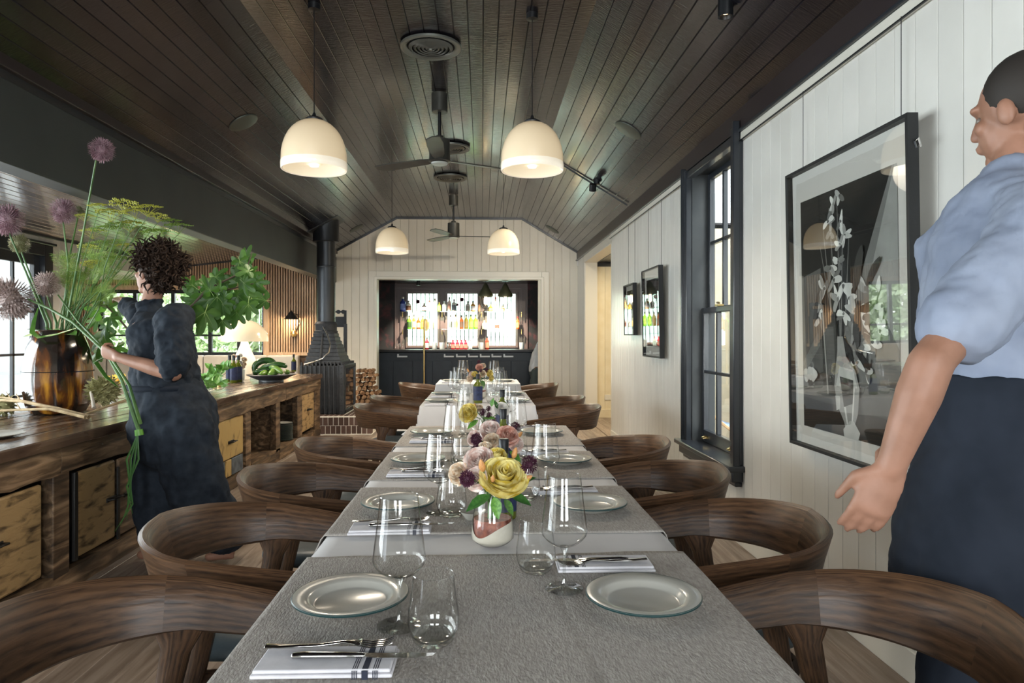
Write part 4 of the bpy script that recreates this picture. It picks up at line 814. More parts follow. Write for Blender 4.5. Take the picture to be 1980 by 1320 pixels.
# ------------------------------------------------------------------ hearth, stove, logs
HX0, HX1, HY0, HZ = -2.9, -1.385, 8.66, .225
hb = thing('brick_hearth', 'raised brown brick hearth with white mortar under the stove', 'hearth', (0, 0, 0))
q = MB(); q.rng(HX0, HX1 - .004, HY0 + .004, YB - .0, 0, HZ - .003); q.rng(HX0, HX1, HY0 - .015, YB, 0, .008); q.build('mortar_bed', m_mortar, hb)
_bk = MB(); _bk.box((0, 0, 0), (1, 1, 1)); brick_me = _bk.mesh('brick', m_brick, 0)
def brick(x, y, z, sx, sy, sz):
    o = bpy.data.objects.new('brick', brick_me); COL.objects.link(o); o.parent = hb; o.location = (x, y, z); o.scale = (sx, sy, sz)
for row, z in enumerate((.062, .170)):
    x = HX1 - .031 - (.03 if row else 0)
    while x > -2.25: brick(x, HY0 + .05 + random.uniform(-.003, .002), z, .0545, .10, .098); x -= .0645
y = HY0 + .055; row = 0
for x, y in [(HX1 - .031 - .0645 * i, HY0 + .16) for i in range(14)]: brick(x, y + .05, HZ - .05, .0545, .20, .098)
x = HX1 - .031
for j in range(9):
    y = HY0 + .385 + j * .2075
    for i in range(6): brick(HX1 - .031 - .0645 * i, y + random.uniform(-.003, .003), HZ - .05, .0545, .196, .098)
st = thing('wood_stove', 'large ribbed cast-iron fireplace stove with pyramid hood', 'stove', (0, 0, HZ + .004)); b0 = HZ + .004
SX0_, SX1_, SY0, SY1 = -2.36, -1.80, 8.95, 9.72; ST_ = .855 - b0
q = MB(); q.rng(SX0_, SX1_, SY0, SY1, 0, ST_); q.build('firebox', m_iron, st, bevel=.01)
for i in range(9): xx = SX0_ + .03 + i * .0585; q = MB(); q.rng(xx - .008, xx + .008, SY0 - .028, SY0 + .01, .0, ST_ + .004); q.build('rib', m_iron, st, bevel=.004)
q = MB(); q.rng(SX1_ - .05, SX1_ + .012, SY0 - .03, SY0 + .02, 0, ST_ + .01); q.build('corner_post', m_iron, st, bevel=.006)
for i in range(9): q = MB(); q.lathe([(0, 0), (.007, 0), (.005, .005), (0, .006)], 8, c=(SX1_ - .02, SY0 - .03, .04 + i * .07), rot=Matrix.Rotation(PI / 2, 3, 'X')); q.build('rivet', m_iron, st)
q = MB()
for r in ((SY0 + .02, SY1, 0, .05), (SY0 + .02, SY1, ST_ - .04, ST_ + .01), (SY0 + .02, SY0 + .06, 0, ST_), (SY1 - .05, SY1, 0, ST_)): q.rng(SX1_ - .005, SX1_ + .022, r[0], r[1], r[2], r[3])
dr = q.build('door', m_flue, st, bevel=.004); q = MB(); q.rng(SX1_, SX1_ + .008, SY0 + .06, SY1 - .05, .05, ST_ - .04); q.build('door_glass', pm('stove_glass', (.008, .009, .012), rough=.05, coat=1), dr)
q = MB(); q.tube([(SX1_ + .03, SY0 + .05, .28), (SX1_ + .06, SY0 + .05, .28), (SX1_ + .06, SY0 + .05, .36), (SX1_ + .03, SY0 + .05, .36)], .007, 8); q.build('latch', m_steel, dr)
for i in range(12): a = i / 11; q = MB(); q.box((lerp(SX0_ + .02, SX1_ - .02, a), SY0 + .03, ST_ + .02), (.016, .05, .045)); q.build('top_fin', m_iron, st)
for i in range(10): a = i / 9; q = MB(); q.box((SX1_ - .02, lerp(SY0 + .05, SY1 - .05, a), ST_ + .02), (.05, .016, .045)); q.build('top_fin', m_iron, st)
FX, FY = atY(630.5, 600, 9.3).x, 9.30
base = [(SX0_ + .05, SY0 + .05), (SX1_ - .04, SY0 + .05), (SX1_ - .04, SY1 - .05), (SX0_ + .05, SY1 - .05)]; tr = .125
topq = [(FX - tr, FY - tr), (FX + tr, FY - tr), (FX + tr, FY + tr), (FX - tr, FY + tr)]; z0, z1 = ST_ + .02, 1.285 - b0
q = MB(); N_ = 8; vs = []
for i in range(N_ + 1):
    t_ = i / N_; zz = lerp(z0, z1, t_); e_ = t_ ** .88
    for off in ((0,) if i in (0,) else (.016, 0)) : vs += [(lerp(a[0], b_[0], e_) + (off if (k in (1, 2)) else -off), lerp(a[1], b_[1], e_) + (off if k > 1 else -off), zz - (.012 if off else 0)) for k, (a, b_) in enumerate(zip(base, topq))]
R_ = len(vs) // 4; q.add(vs, [(i * 4 + j, i * 4 + (j + 1) % 4, (i + 1) * 4 + (j + 1) % 4, (i + 1) * 4 + j) for i in range(R_ - 1) for j in range(4)] + [(R_ * 4 - 4, R_ * 4 - 3, R_ * 4 - 2, R_ * 4 - 1)]); q.build('hood', m_iron, st, smooth=0)
for k_ in (0, 1):
    q = MB(); a, b_ = Vector((lerp(base[0][0], base[1][0], .42 + .0 * k_), base[0][1] - .004, z0)), Vector((lerp(topq[0][0], topq[1][0], .45), topq[0][1] - .004, z1)); 
    if k_ == 0: q.tube([a, b_], [(.016, .02), (.012, .018)], 6); q.build('hood_rib', m_iron, st)
q = MB(); q.lathe([(0, z1), (.15, z1 - .01), (.155, z1 + .02), (.142, z1 + .03), (.142, z1 + .10), (.148, z1 + .11), (.135, z1 + .14), (.12, z1 + .15)], 28, c=(FX, FY, 0)); q.build('collar', m_iron, st)
q = MB(); q.lathe([(.122, z1 + .13), (.122, 2.55 - b0)], 32, c=(FX, FY, 0)); q.build('flue_pipe', m_flue, st)
q = MB(); q.lathe([(.123, 2.16 - b0), (.126, 2.165 - b0), (.126, 2.18 - b0), (.123, 2.185 - b0)], 32, c=(FX, FY, 0)); q.build('pipe_joint', m_flue, st)
q = MB(); q.lathe([(.122, 2.50 - b0), (.176, 2.505 - b0), (.172, 2.52 - b0), (.172, 2.80 - b0)], 32, c=(FX + .0, FY, 0)); q.build('ceiling_sleeve', m_flue, st)
z_a = slope_frame(FX, FY)[0]; N = slope_frame(FX, FY)[1]
q = MB(); Rm = N.to_track_quat('Z', 'Y').to_matrix(); q.box((FX, FY, z_a.z - b0 - .004), (.46, .46, .012), rot=Rm @ Matrix.Rotation(PI / 2, 3, 'Z')); q.build('ceiling_plate', m_dark, st)
q = MB(); hp = [(FX + .0, FY - .17, z1 + .08), (FX + .06, FY - .20, z1 - .02), (FX + .11, FY - .24, z1 - .15), (FX + .10, FY - .30, z1 - .26), (FX + .03, FY - .34, z1 - .34), (FX - .08, FY - .36, z1 - .38), (FX - .2, FY - .36, z1 - .41)]
q.tube(hp, .010, 8); q.build('damper_cable', m_steel, st)
fr = thing('tool_frame', 'black steel frame with pulley arm standing behind the stove', 'frame', (0, 0, HZ)); P1 = atY(668, 700, 9.95); P0 = atY(646, 700, 9.95)
q = MB(); q.rng(P1.x - .022, P1.x + .022, 9.93, 9.97, 0, atY(668, 626, 9.95).z - HZ); q.build('post', m_iron, fr)
zt = atY(668, 600, 9.95).z - HZ; q = MB(); q.rng(P1.x - .02, P1.x + .015, 9.94, 9.96, zt - .25, zt); q.tube([(P0.x - .05, 9.95, zt - .02), (P1.x, 9.95, zt - .02)], .012, 6); q.build('arm', m_black, fr)
for dx in (0, .07): q = MB(); q.lathe([(0, -.012), (.03, -.012), (.03, .012), (0, .012)], 14, c=(P1.x - .03 - dx, 9.95, zt - .02), rot=Matrix.Rotation(PI / 2, 3, 'X')); q.build('pulley', m_black, fr)
q = MB(); q.rng(P0.x, P1.x + .01, 9.935, 9.965, zt - .24, zt - .09); q.build('counterweight_box', m_black, fr, bevel=.004)
# logs
m_bark = pm('split_log', (.10, .045, .02), (.42, .26, .15), rough=.85, nscale=16, detail=8, lo=.35, hi=.6, bump=.6, rnd=.3, dist=.5)
ORD = 'first second third fourth fifth sixth seventh eighth ninth tenth eleventh twelfth thirteenth fourteenth'.split()
random.seed(5)
lx0, lx1 = -1.80, -1.60; zr = HZ; cnt = 0; rowi = 0
while zr < .72:
    x = lx0 + (.02 if rowi % 2 else 0) - .09; col_ = 0
    while x < lx1 + (.02 if zr < .4 else -.02):
        r = random.uniform(.028, .042); q = MB(); nn = random.choice((5, 6, 7)); ang = [2 * PI * i / nn + random.uniform(-.25, .25) for i in range(nn)]; rr = [r * random.uniform(.75, 1.12) for _ in ang]
        q.prism([(rr[i] * math.cos(ang[i]), rr[i] * math.sin(ang[i])) for i in range(nn)], -.14, .14, M=Matrix.Rotation(PI / 2, 4, 'X'))
        o = q.build('firewood_log', m_bark, smooth=30, bevel=.004, loc=(x + r, 10.35 + random.uniform(-.03, .03), zr + r)); o.rotation_euler = (random.uniform(-.06, .06), random.uniform(0, 6), random.uniform(-.05, .05))
        tag(o, 'split log, ' + ORD[col_] + ' from the stove in the ' + ORD[rowi] + ' row up of the firewood pile', 'log', 'firewood pile'); x += r * 1.98; cnt += 1; col_ += 1
    zr += .066; rowi += 1
# ------------------------------------------------------------------ wall sconce, table lamp
p = atY(568, 645, YB - .06); t = thing('wall_sconce', 'black cone wall lamp with brass ball on the slatted wall', 'wall lamp', p)
q = MB(); q.lathe([(0, -.055), (.03, -.045), (.055, 0), (.03, .045), (0, .055)], 20, rot=Matrix.Rotation(0, 3, 'X')); q.build('brass_ball', m_brass, t)
sc_ = atY(563, 617, YB - .18); q = MB(); q.lathe([(.112, 0), (.108, .004), (.004, .14), (0, .145)], 28, c=sc_ - p); q.build('shade', m_black, t); q = MB(); q.lathe([(0, .02), (.1, .008)], 20, c=sc_ - p); q.build('shade_lining', m_opalin, t)
q = MB(); e_ = sc_ - p; q.tube([(0, 0, 0), (.04, .02, .06), (.09, .0, .2), (.07, -.05, .3), (e_.x + .01, e_.y, e_.z + .1)], .006, 6); q.build('arm', m_black, t)
l = bpy.data.lights.new('sconce_light', 'POINT'); l.energy = 3; l.color = (1, .75, .45); l.shadow_soft_size = .03; o = bpy.data.objects.new('sconce_light', l); COL.objects.link(o); o.parent = t; o.location = e_ + Vector((0, 0, -.03))
LYv = 7.55; p = atZ(473, 731, .771); p = Vector((atY(473, 700, LYv).x, LYv, .771)); t = thing('mushroom_lamp', 'opal glass mushroom table lamp glowing at the far end of the workbench', 'lamp', p)
zb = atY(473, 660, LYv).z - .771; zt = atY(473, 618, LYv).z - .771; r = 43.5 / 1320 * LYv
q = MB(); q.lathe([(r, zb)] + [(r * math.cos(a), zb + (zt - zb) * math.sin(a)) for a in [i * PI / 20 for i in range(1, 11)]], 44); q.build('shade', m_opal, t)
q = MB(); q.lathe([(0, zb + .06), (r * .6, zb + .04), (r * .98, zb + .004)], 30); q.build('shade_lining', m_opalin, t)
q = MB(); q.lathe([(0, 0), (.05, 0), (.055, .02), (.07, .06), (.115, zb * .32), (.12, zb * .42), (.11, zb * .55), (.05, zb * .88), (.02, zb + .05)], 32); q.build('base', m_opalin, t)
l = bpy.data.lights.new('lamp_bulb', 'POINT'); l.energy = 5; l.color = (1, .8, .55); l.shadow_soft_size = .08; o = bpy.data.objects.new('lamp_bulb', l); COL.objects.link(o); o.parent = t; o.location = (0, 0, zb - .01)
# ------------------------------------------------------------------ pictures
m_frameb = pm('black_picture_frame', (.014, .015, .016), rough=.5, nscale=40, bump=.1)
m_mat = pm('mat_board', (.84, .82, .80), rough=.9); m_paper = pm('deckled_paper', (.72, .69, .66), rough=.9); m_side = pm('mat_edge_gold', (.55, .48, .30), rough=.7)
G = lambda v: (v, v * .995, v * .97)
m_g = [pm('print_grey_%d' % i, G(v), G(v * 1.35), rough=.9, nscale=9, detail=6) for i, v in enumerate((.012, .045, .10, .17, .30, .48, .66))]
def picture(name, label, pts, X, art, seed, depth=.04, fw=.014):
    ys = sorted([atX(px, py, X).y for px, py in pts]); zs = sorted([atX(px, py, X).z for px, py in pts])
    y0, y1 = (ys[0] + ys[1]) / 2, (ys[2] + ys[3]) / 2; z0, z1 = (zs[0] + zs[1]) / 2, (zs[2] + zs[3]) / 2; W_, H_ = y1 - y0, z1 - z0
    t = thing(name, label, 'picture', (X, y0, z0)); t.rotation_euler = (0, math.radians(-1.0), 0)
    q = MB(); q.rng(0, depth, 0, fw, 0, H_); q.rng(0, depth, W_ - fw, W_, 0, H_); q.rng(0, depth, fw, W_ - fw, 0, fw); q.rng(0, depth, fw, W_ - fw, H_ - fw, H_); q.build('frame', m_frameb, t, bevel=.001)
    q = MB(); q.rng(.030, .034, fw, W_ - fw, fw, H_ - fw); q.build('mat_board', m_mat, t)
    q = MB(); q.rng(.004, .006, fw, W_ - fw, fw, H_ - fw); q.build('glazing', m_picglass, t, smooth=0)
    return t, W_, H_
# art is laid out with u to the right as one looks at it (towards the camera, so -y) and v up
def art_mesh(t, W_, H_, m0, shapes, mg):
    q = MB(); n_ = 0
    def Pt(u, v, k): return (.0265 - k * .00005, W_ * (1 - (mg[0] + u * (1 - mg[0] - mg[2]))), H_ * (mg[1] + v * (1 - mg[1] - mg[3])))
    for k, (mi, poly) in enumerate(shapes):
        q.add([Pt(max(0, min(1, u)), max(0, min(1, v)), k) for u, v in poly], [tuple(range(len(poly)))], mi)
    q.build('print', m_g, t, smooth=0)
def blob(u, v, a, b, rot, r, n=14, asp=1):
    ph = r.uniform(0, 6); w_ = r.uniform(.08, .22); k = r.choice((2, 3))
    out = []
    for i in range(n):
        an = 2 * PI * i / n; rr = 1 + w_ * math.sin(k * an + ph); x, y = a * rr * math.cos(an), b * rr * math.sin(an)
        out.append((u + x * math.cos(rot) - y * math.sin(rot), v + (x * math.sin(rot) + y * math.cos(rot)) * asp))
    return out
t, W_, H_ = picture('large_framed_print', 'large black-framed black-and-white print of tall flowers in a glass vase', [(1520, 343), (1759, 222), (1533, 860), (1773, 938)], 1.465, None, 1)
q = MB(); r = random.Random(4); pp = []
for i in range(41): u = i / 40; pp.append((.0285, lerp(.045, W_ - .05, u), .05 + r.uniform(-.002, .002)))
for i in range(51): pp.append((.0285, W_ - .05 + r.uniform(-.0025, .0025) + .008 * math.sin(i * .2), lerp(.05, H_ - .055, i / 50)))
for i in range(41): pp.append((.0285, lerp(W_ - .05, .045, i / 40), H_ - .055 + r.uniform(-.002, .002)))
for i in range(51): pp.append((.0285, .045 + r.uniform(-.002, .002) + .006 * math.sin(i * .16), lerp(H_ - .055, .05, i / 50)))
q.add(pp, [tuple(range(len(pp)))]); q.build('paper_sheet', m_paper, t, smooth=0)
q = MB(); q.rng(.012, .029, .0145, .030, .03, H_ - .09); q.build('mat_edge', m_side, t)
sh = [(0, [(0, 0), (1, 0), (1, 1), (0, 1)]), (1, [(0, 0), (1, 0), (1, .32), (0, .36)]), (2, [(.0, .66), (.24, .69), (.25, .25), (0, .2)]), (3, [(.96, 1), (1, 1), (1, .20), (.62, .20), (.50, .42)]), (4, [(.98, 1), (1, 1), (1, .35), (.74, .6)]),
      (2, [(.0, .20), (1, .235), (1, .17), (0, .14)]), (0, [(0, .13), (1, .10), (1, 0), (0, 0)]), (3, [(.0, .28), (.2, .42), (.22, .36), (.03, .24)]), (2, [(.45, .2), (1, .24), (1, .12), (.45, .09)])]
r = random.Random(9)
def stem(u0, v0, u1, v1, w_, mi): sh.append((mi, [(u0 - w_, v0), (u0 + w_, v0), (u1 + w_ * .5, v1), (u1 - w_ * .5, v1)]))
for a in ((.42, .40, .35, .93), (.45, .40, .44, .97), (.40, .4, .24, .78), (.5, .4, .56, .8), (.55, .4, .7, .72), (.46, .4, .50, .88), (.38, .42, .28, .85)): stem(*a, .006, 3)
FL = [(.40, .94, .05), (.47, .965, .05), (.34, .875, .055), (.36, .83, .05), (.48, .86, .05), (.52, .80, .055), (.47, .77, .05), (.36, .68, .06), (.45, .70, .05), (.40, .63, .07), (.50, .60, .08), (.44, .55, .07), (.56, .55, .06), (.50, .49, .06), (.62, .50, .08), (.72, .58, .08), (.82, .56, .07), (.70, .47, .07), (.80, .47, .07), (.87, .51, .06), (.78, .38, .07), (.85, .42, .06), (.70, .36, .055), (.64, .30, .06), (.72, .27, .055), (.60, .41, .05), (.30, .60, .07), (.24, .55, .07), (.24, .47, .06), (.30, .42, .06)]
for u, v, s_ in FL:
    for j in range(r.choice((3, 4, 5))):
        an = r.uniform(0, 6.28); d_ = s_ * .55; sh.append((r.choice((3, 4, 5, 6, 6)), blob(u + d_ * math.cos(an), v + d_ * .62 * math.sin(an), s_ * .75, s_ * .30, an, r, asp=.72)))
    sh.append((r.choice((2, 3)), blob(u, v, s_ * .18, s_ * .12, 0, r)))
for u, v, an, s_ in ((.66, .66, 1.3, .13), (.74, .51, .2, .09), (.64, .44, 1.5, .12), (.80, .64, .8, .09), (.56, .34, 2.2, .08), (.70, .31, 2.6, .08), (.20, .52, 1.2, .09), (.36, .36, .0, .07)): sh.append((r.choice((0, 0, 1)), blob(u, v, s_, s_ * .26, an, r, asp=.75)))
sh += [(1, [(.26, .50), (.42, .50), (.46, .16), (.32, .16)]), (4, [(.27, .50), (.285, .50), (.335, .16), (.32, .16)]), (2, [(.30, .44), (.40, .44), (.42, .24), (.33, .24)]),
       (4, [(.44, .40), (.50, .40), (.53, .32), (.62, .27), (.66, .20), (.64, .10), (.58, .02), (.575, -.0), (.53, 0), (.50, .06), (.43, .12), (.40, .20), (.42, .28), (.44, .34)]),
       (5, [(.42, .20), (.46, .28), (.60, .27), (.64, .2)]), (1, [(.46, .24), (.60, .23), (.60, .14), (.50, .12)]), (6, [(.50, .12), (.52, .12), (.55, .02), (.54, .02)]), (6, [(.60, .2), (.615, .2), (.585, .04), (.575, .04)]), (5, [(.42, .10), (.46, .11), (.46, .16), (.41, .16)])]
for u, v in ((.12, .24), (.07, .23), (.16, .235)): sh.append((5, blob(u, v, .04, .03, 0, r)))
sh += [(5, [(.50, .0), (.64, 0), (.66, .03), (.60, .07), (.56, .07), (.49, .03)])]
art_mesh(t, W_, H_, None, sh, (.105, .075, .11, .115))
q = MB(); q.tube([(.03, .0, H_ - .12), (.02, -.006, H_ - .10), (.03, -.012, H_ - .09), (.04, -.010, H_ - .12)], .004, 6); q.build('hanging_clip', m_steel, t)
for (px, pts, nm, lb, sd) in ((0, [(1240, 525), (1275, 513), (1245, 690), (1277, 692)], 'medium_framed_print', 'tall black-framed monochrome print between the sash window and the small print', 3), (1, [(1204, 554), (1224, 546), (1209, 648), (1226, 648)], 'small_framed_print', 'smallest black-framed monochrome print, nearest the doorway', 5)):
    t2, w2, h2 = picture(nm, lb, pts, 1.475, None, sd, fw=.012); r = random.Random(sd)
    sh = [(0, [(0, 0), (1, 0), (1, 1), (0, 1)]), (1, [(0, 0), (1, 0), (1, .4), (0, .3)])]
    for k in range(26): sh.append((r.choice((2, 3, 4, 5)), blob(.5 + r.gauss(0, .16), .5 + r.gauss(0, .2), .10, .05, r.uniform(0, 3), r)))
    art_mesh(t2, w2, h2, None, sh, (.14, .12, .14, .12))
for wi, (y, z0) in enumerate(((3.18, 2.0), (2.42, 2.0), (5.75, 1.84), (6.2, 1.84), (6.75, 1.77), (7.05, 1.77))):
    q = MB(); q.tube([(WX - .026, y, z0 - .02), (WX - .026, y, 2.41)], .0016, 5); o = q.build('hanging_wire', m_black); tag(o, 'dark hanging wire ' + ['far', 'near', 'near', 'far', 'near', 'far'][wi] + ' of two above the ' + ['large', 'medium', 'small'][wi // 2] + ' framed print', 'wire', 'picture hanging wires')
# ------------------------------------------------------------------ place settings
m_gstem = thin_glass('stem_glass', (.96, .97, .96), 1.5, 1.8)
def plate(kind=0):
    r = .106; q = MB(); q.lathe([(0, .004), (r * .50, .003), (r * .58, .0), (r * .64, .002), (r * .72, .012), (r * .99, .018), (r, .0205), (r * .985, .0215), (r * .74, .0175), (r * .70, .0150), (r * .64, .0075), (r * .60, .0055), (0, .0050)], 48)
    o = q.build('dinner_plate', m_pl, smooth=50); q = MB(); q.lathe([(r * .982, .0214), (r * .990, .0217), (r * 1.003, .0200), (r * 1.002, .0178)], 48); q.build('rim', m_rimg, o)
    q = MB(); q.lathe([(r * .90, .0199), (r * .905, .0202), (r * .91, .0202), (r * .915, .0203)], 48); q.build('rim_line', m_rimg, o); return o
m_nap = pm('white_napkin', (.60, .59, .62), (.68, .67, .70), rough=.9, nscale=30, bump=.1); m_navys = pm('navy_stripe', (.022, .026, .045), rough=.9)
def napkin():
    o = thing('napkin', 'x', 'napkin'); L_, D_ = .205, .085
    for k in range(2):
        z = .001 + k * .0062; ins = k * .003; q = MB(); n = 10
        q.tube([(-L_ / 2 + ins, -D_ / 2 + ins + .003, z + .0030), (L_ / 2 - ins, -D_ / 2 + ins + .003, z + .0030)], .0030, 10)
        q.box((0, 0, z + .003), (L_ - 2 * ins, D_ - 2 * ins - .004, .0058)); q.build('fold_layer', m_nap, o, bevel=.002)
    q = MB(); z = .0131
    for x, w_ in ((.045, .0012), (.048, .0012), (.051, .0012), (.063, .009), (.075, .0012), (.078, .0012), (.081, .0012)): q.box((x, 0, z), (w_, D_ - .010, .0005)); q.box((x, -D_ / 2 - .0003, .0063), (w_, .0012, .0125))
    q.build('stripe', m_navys, o, smooth=0); return o
m_cut = pm('cutlery_steel', (.55, .54, .52), rough=.13, metal=1)
def knife():
    o = thing('table_knife', 'x', 'knife'); q = MB(); q.tube([(-.105, 0, .004), (-.09, 0, .005), (-.03, 0, .0045), (.0, 0, .004)], [(.0065, .004), (.0075, .0045), (.0065, .004), (.0045, .0032)], 10, up=(0, 0, 1), round_cap=True); q.build('handle', m_cut, o, smooth=60)
    q = MB(); q.prism([(0, -.005), (.02, -.0095), (.08, -.010), (.103, -.004), (.108, .005), (0, .0065)], .0035, .0046); q.build('blade', m_cut, o, bevel=.0003); return o
def fork():
    o = thing('table_fork', 'x', 'fork'); q = MB(); q.tube([(-.10, 0, .006), (-.08, 0, .005), (-.02, 0, .006), (.02, 0, .011), (.045, 0, .010)], [(.0080, .0020), (.0072, .0020), (.0038, .0024), (.0038, .0024), (.0125, .0016)], 8, up=(0, 0, 1), round_cap=True); q.build('handle', m_cut, o, smooth=60)
    for k in range(4): y = (k - 1.5) * .0068; q = MB(); q.tube([(.042, y * .9, .0095), (.06, y, .006), (.085, y, .009), (.095, y * .95, .013)], [(.0022, .0013)] * 3 + [(.0012, .0009)], 6, up=(0, 0, 1)); q.build('tine', m_cut, o)
    return o
def wine():
    o = thing('wine_glass', 'x', 'wine glass'); q = MB(); R_ = .0455
    q.lathe([(0, .082), (.012, .083), (.024, .088), (.036, .097), (.0435, .106), (R_, .114), (.0445, .124), (.041, .15), (.0365, .185), (.0325, .222)], 40); q.build('bowl', m_gclear, o, smooth=80)
    q = MB(); q.lathe([(.0318, .2215), (.0325, .223), (.0332, .2215)], 40); q.build('lip', m_gstem, o, smooth=80)
    q = MB(); q.lathe([(0, .0835), (.009, .083), (.006, .076), (.0032, .068), (.0028, .03), (.0035, .012), (.009, .004), (.036, .0015), (.0375, .001), (.0375, 0), (0, 0)][::-1], 32); q.build('stem', m_gstem, o, smooth=70); return o
def tumb():
    o = thing('water_tumbler', 'x', 'glass'); q = MB(); q.lathe([(.020, .008), (.030, .010), (.038, .020), (.0415, .034), (.0410, .05), (.036, .085), (.0325, .112)], 36); q.build('wall', m_gclear, o, smooth=80)
    q = MB(); q.lathe([(0, .007), (.020, .0075), (.031, .0105), (.036, .0165), (.033, .007), (.026, .001), (0, 0)][::-1], 32); q.build('base', m_gstem, o, smooth=80)
    q = MB(); q.lathe([(.0318, .1115), (.0325, .1128), (.0332, .1115)], 36); q.build('lip', m_gstem, o, smooth=80); return o
PR = [plate(), napkin(), knife(), fork(), wine(), tumb()]; USED = [False] * 6
tag(PR[0], 'x', 'plate')
def put(i, x, y, z, rz, label, group):
    if not USED[i]: USED[i] = True; o = PR[i]; o.location = (x, y, z); o.rotation_euler = (0, 0, rz); o['label'] = label; o['group'] = group; return o
    return dup(PR[i], (x, y, z), rz, label, group)
ZT = .7535
OR_ = ['nearest the camera', 'second from the camera', 'third from the camera', 'fourth from the camera']
PLY = [(-.242, 1.274), (-.242, 1.985), (-.249, 2.675), (-.251, 3.43)], [(.298, 1.252), (.310, 1.95), (.320, 2.65), (.30, 3.42)]
WG = [[(772, 1213, None), (850, None, 1.92), (878, None, 2.72), (900, None, 3.45)], [(1091, 1141, None), (1054, None, 2.13), (1000, None, 3.08), (985, None, 3.7)]]
for sd in (0, 1):
    sd2 = 'workbench side of the near table' if sd == 0 else 'picture wall side of the near table'; sg = -1 if sd == 0 else 1
    for k in range(4):
        x, y = PLY[sd][k]; a = ' at the ' + sd2 + ', '
        put(0, x, y, ZT, random.uniform(0, 6), 'green-rimmed plate' + a + OR_[k], 'plates on the near table')
        nx, ny = (-.232, y - .235) if sd == 0 else (.262, y + .205)
        rz = (0 if sd == 0 else PI) + random.uniform(-.03, .03)
        put(1, nx, ny, ZT - .001, rz, 'folded striped napkin' + a + OR_[k], 'napkins on the near table')
        put(2, nx + (.055 if sd == 0 else -.055) * 1, ny - .005, ZT + .0125, rz + random.uniform(-.04, .04), 'steel knife' + a + OR_[k], 'knives on the near table')
        put(3, nx + (.0 if sd == 0 else -.01), ny + (.026 if sd == 0 else -.024), ZT + .0125, rz + (.0 if sd == 0 else .18), 'steel fork' + a + OR_[k], 'forks on the near table')
        px, py, Y = WG[sd][k]; p = atZ(px, py, .75) if py else atY(px, 900, Y)
        put(4, p.x, p.y, ZT, random.uniform(0, 6), 'stemmed wine glass' + a + OR_[k], 'wine glasses on the near table')
TB = [[atZ(838, 1247, .75), atZ(873, 1000, .75), atZ(893, 905, .75), atZ(905, 845, .75)], [atZ(1036, 1108, .75), atZ(1018, 968, .75), atZ(1000, 890, .75), atZ(985, 842, .75)]]
for sd in (0, 1):
    for k in range(4): p = TB[sd][k]; put(5, p.x, p.y, ZT, 0, 'water tumbler at the ' + ('workbench side' if sd == 0 else 'picture wall side') + ' of the near table, ' + OR_[k], 'tumblers on the near table')
for nm, cx, ys in (('middle', -.03, (5.12, 5.75)), ('farthest', -.04, (7.4,))):
    for yi, y in enumerate(ys):
        for sd in (-1, 1):
            w_ = ('near ' if yi == 0 else 'far ') if len(ys) > 1 else ''; a = ' at the ' + w_ + ('fireplace' if sd < 0 else 'doorway') + '-side place of the ' + nm + ' table'
            put(0, cx + sd * .29, y, .749, 0, 'pale stoneware plate' + a, 'plates on the far tables'); put(1, cx + sd * .28, y - sd * -.2 if sd > 0 else y - .2, .748, 0 if sd < 0 else PI, 'folded napkin' + a, 'napkins on the far tables')
            put(4, cx + sd * .15, y + (.12 if sd < 0 else .0), .749, 0, 'wine glass' + a, 'wine glasses on the far tables'); put(4, cx + sd * .19, y + .23, .749, 0, 'second wine glass' + a, 'wine glasses on the far tables'); put(5, cx + sd * .10, y - .04, .749, 0, 'stemless tumbler' + a, 'tumblers on the far tables')
# ------------------------------------------------------------------ flowers
m_leaf = pm('leaf_green', (.05, .16, .02), (.13, .30, .05), rough=.4, nscale=8, rnd=.2); m_leafd = pm('leaf_dark', (.02, .08, .015), (.05, .14, .03), rough=.35, nscale=8)
m_stem = pm('flower_stem', (.045, .115, .03), (.10, .19, .055), rough=.5)
m_yel = pm('yellow_petal', (.62, .46, .05), (.84, .75, .32), rough=.6, nscale=2.5, lo=.4, hi=.55); m_cream = pm('cream_petal', (.66, .47, .30), (.80, .72, .60), rough=.6, nscale=2.5, lo=.4, hi=.55)
m_pink = pm('peach_pink_petal', (.55, .25, .18), (.76, .52, .44), rough=.6, nscale=2.5, lo=.4, hi=.55); m_pale = pm('pale_pink_petal', (.66, .46, .40), (.80, .71, .66), rough=.6, nscale=2.5, lo=.4, hi=.55)
m_scab = pm('dark_burgundy_floret', (.022, .005, .014), (.09, .012, .04), rough=.6, nscale=30); m_bud = pm('orange_bud', (.55, .22, .07), (.62, .34, .12), rough=.5)
m_white = pm('white_petal', (.75, .72, .66), (.82, .80, .76), rough=.6)
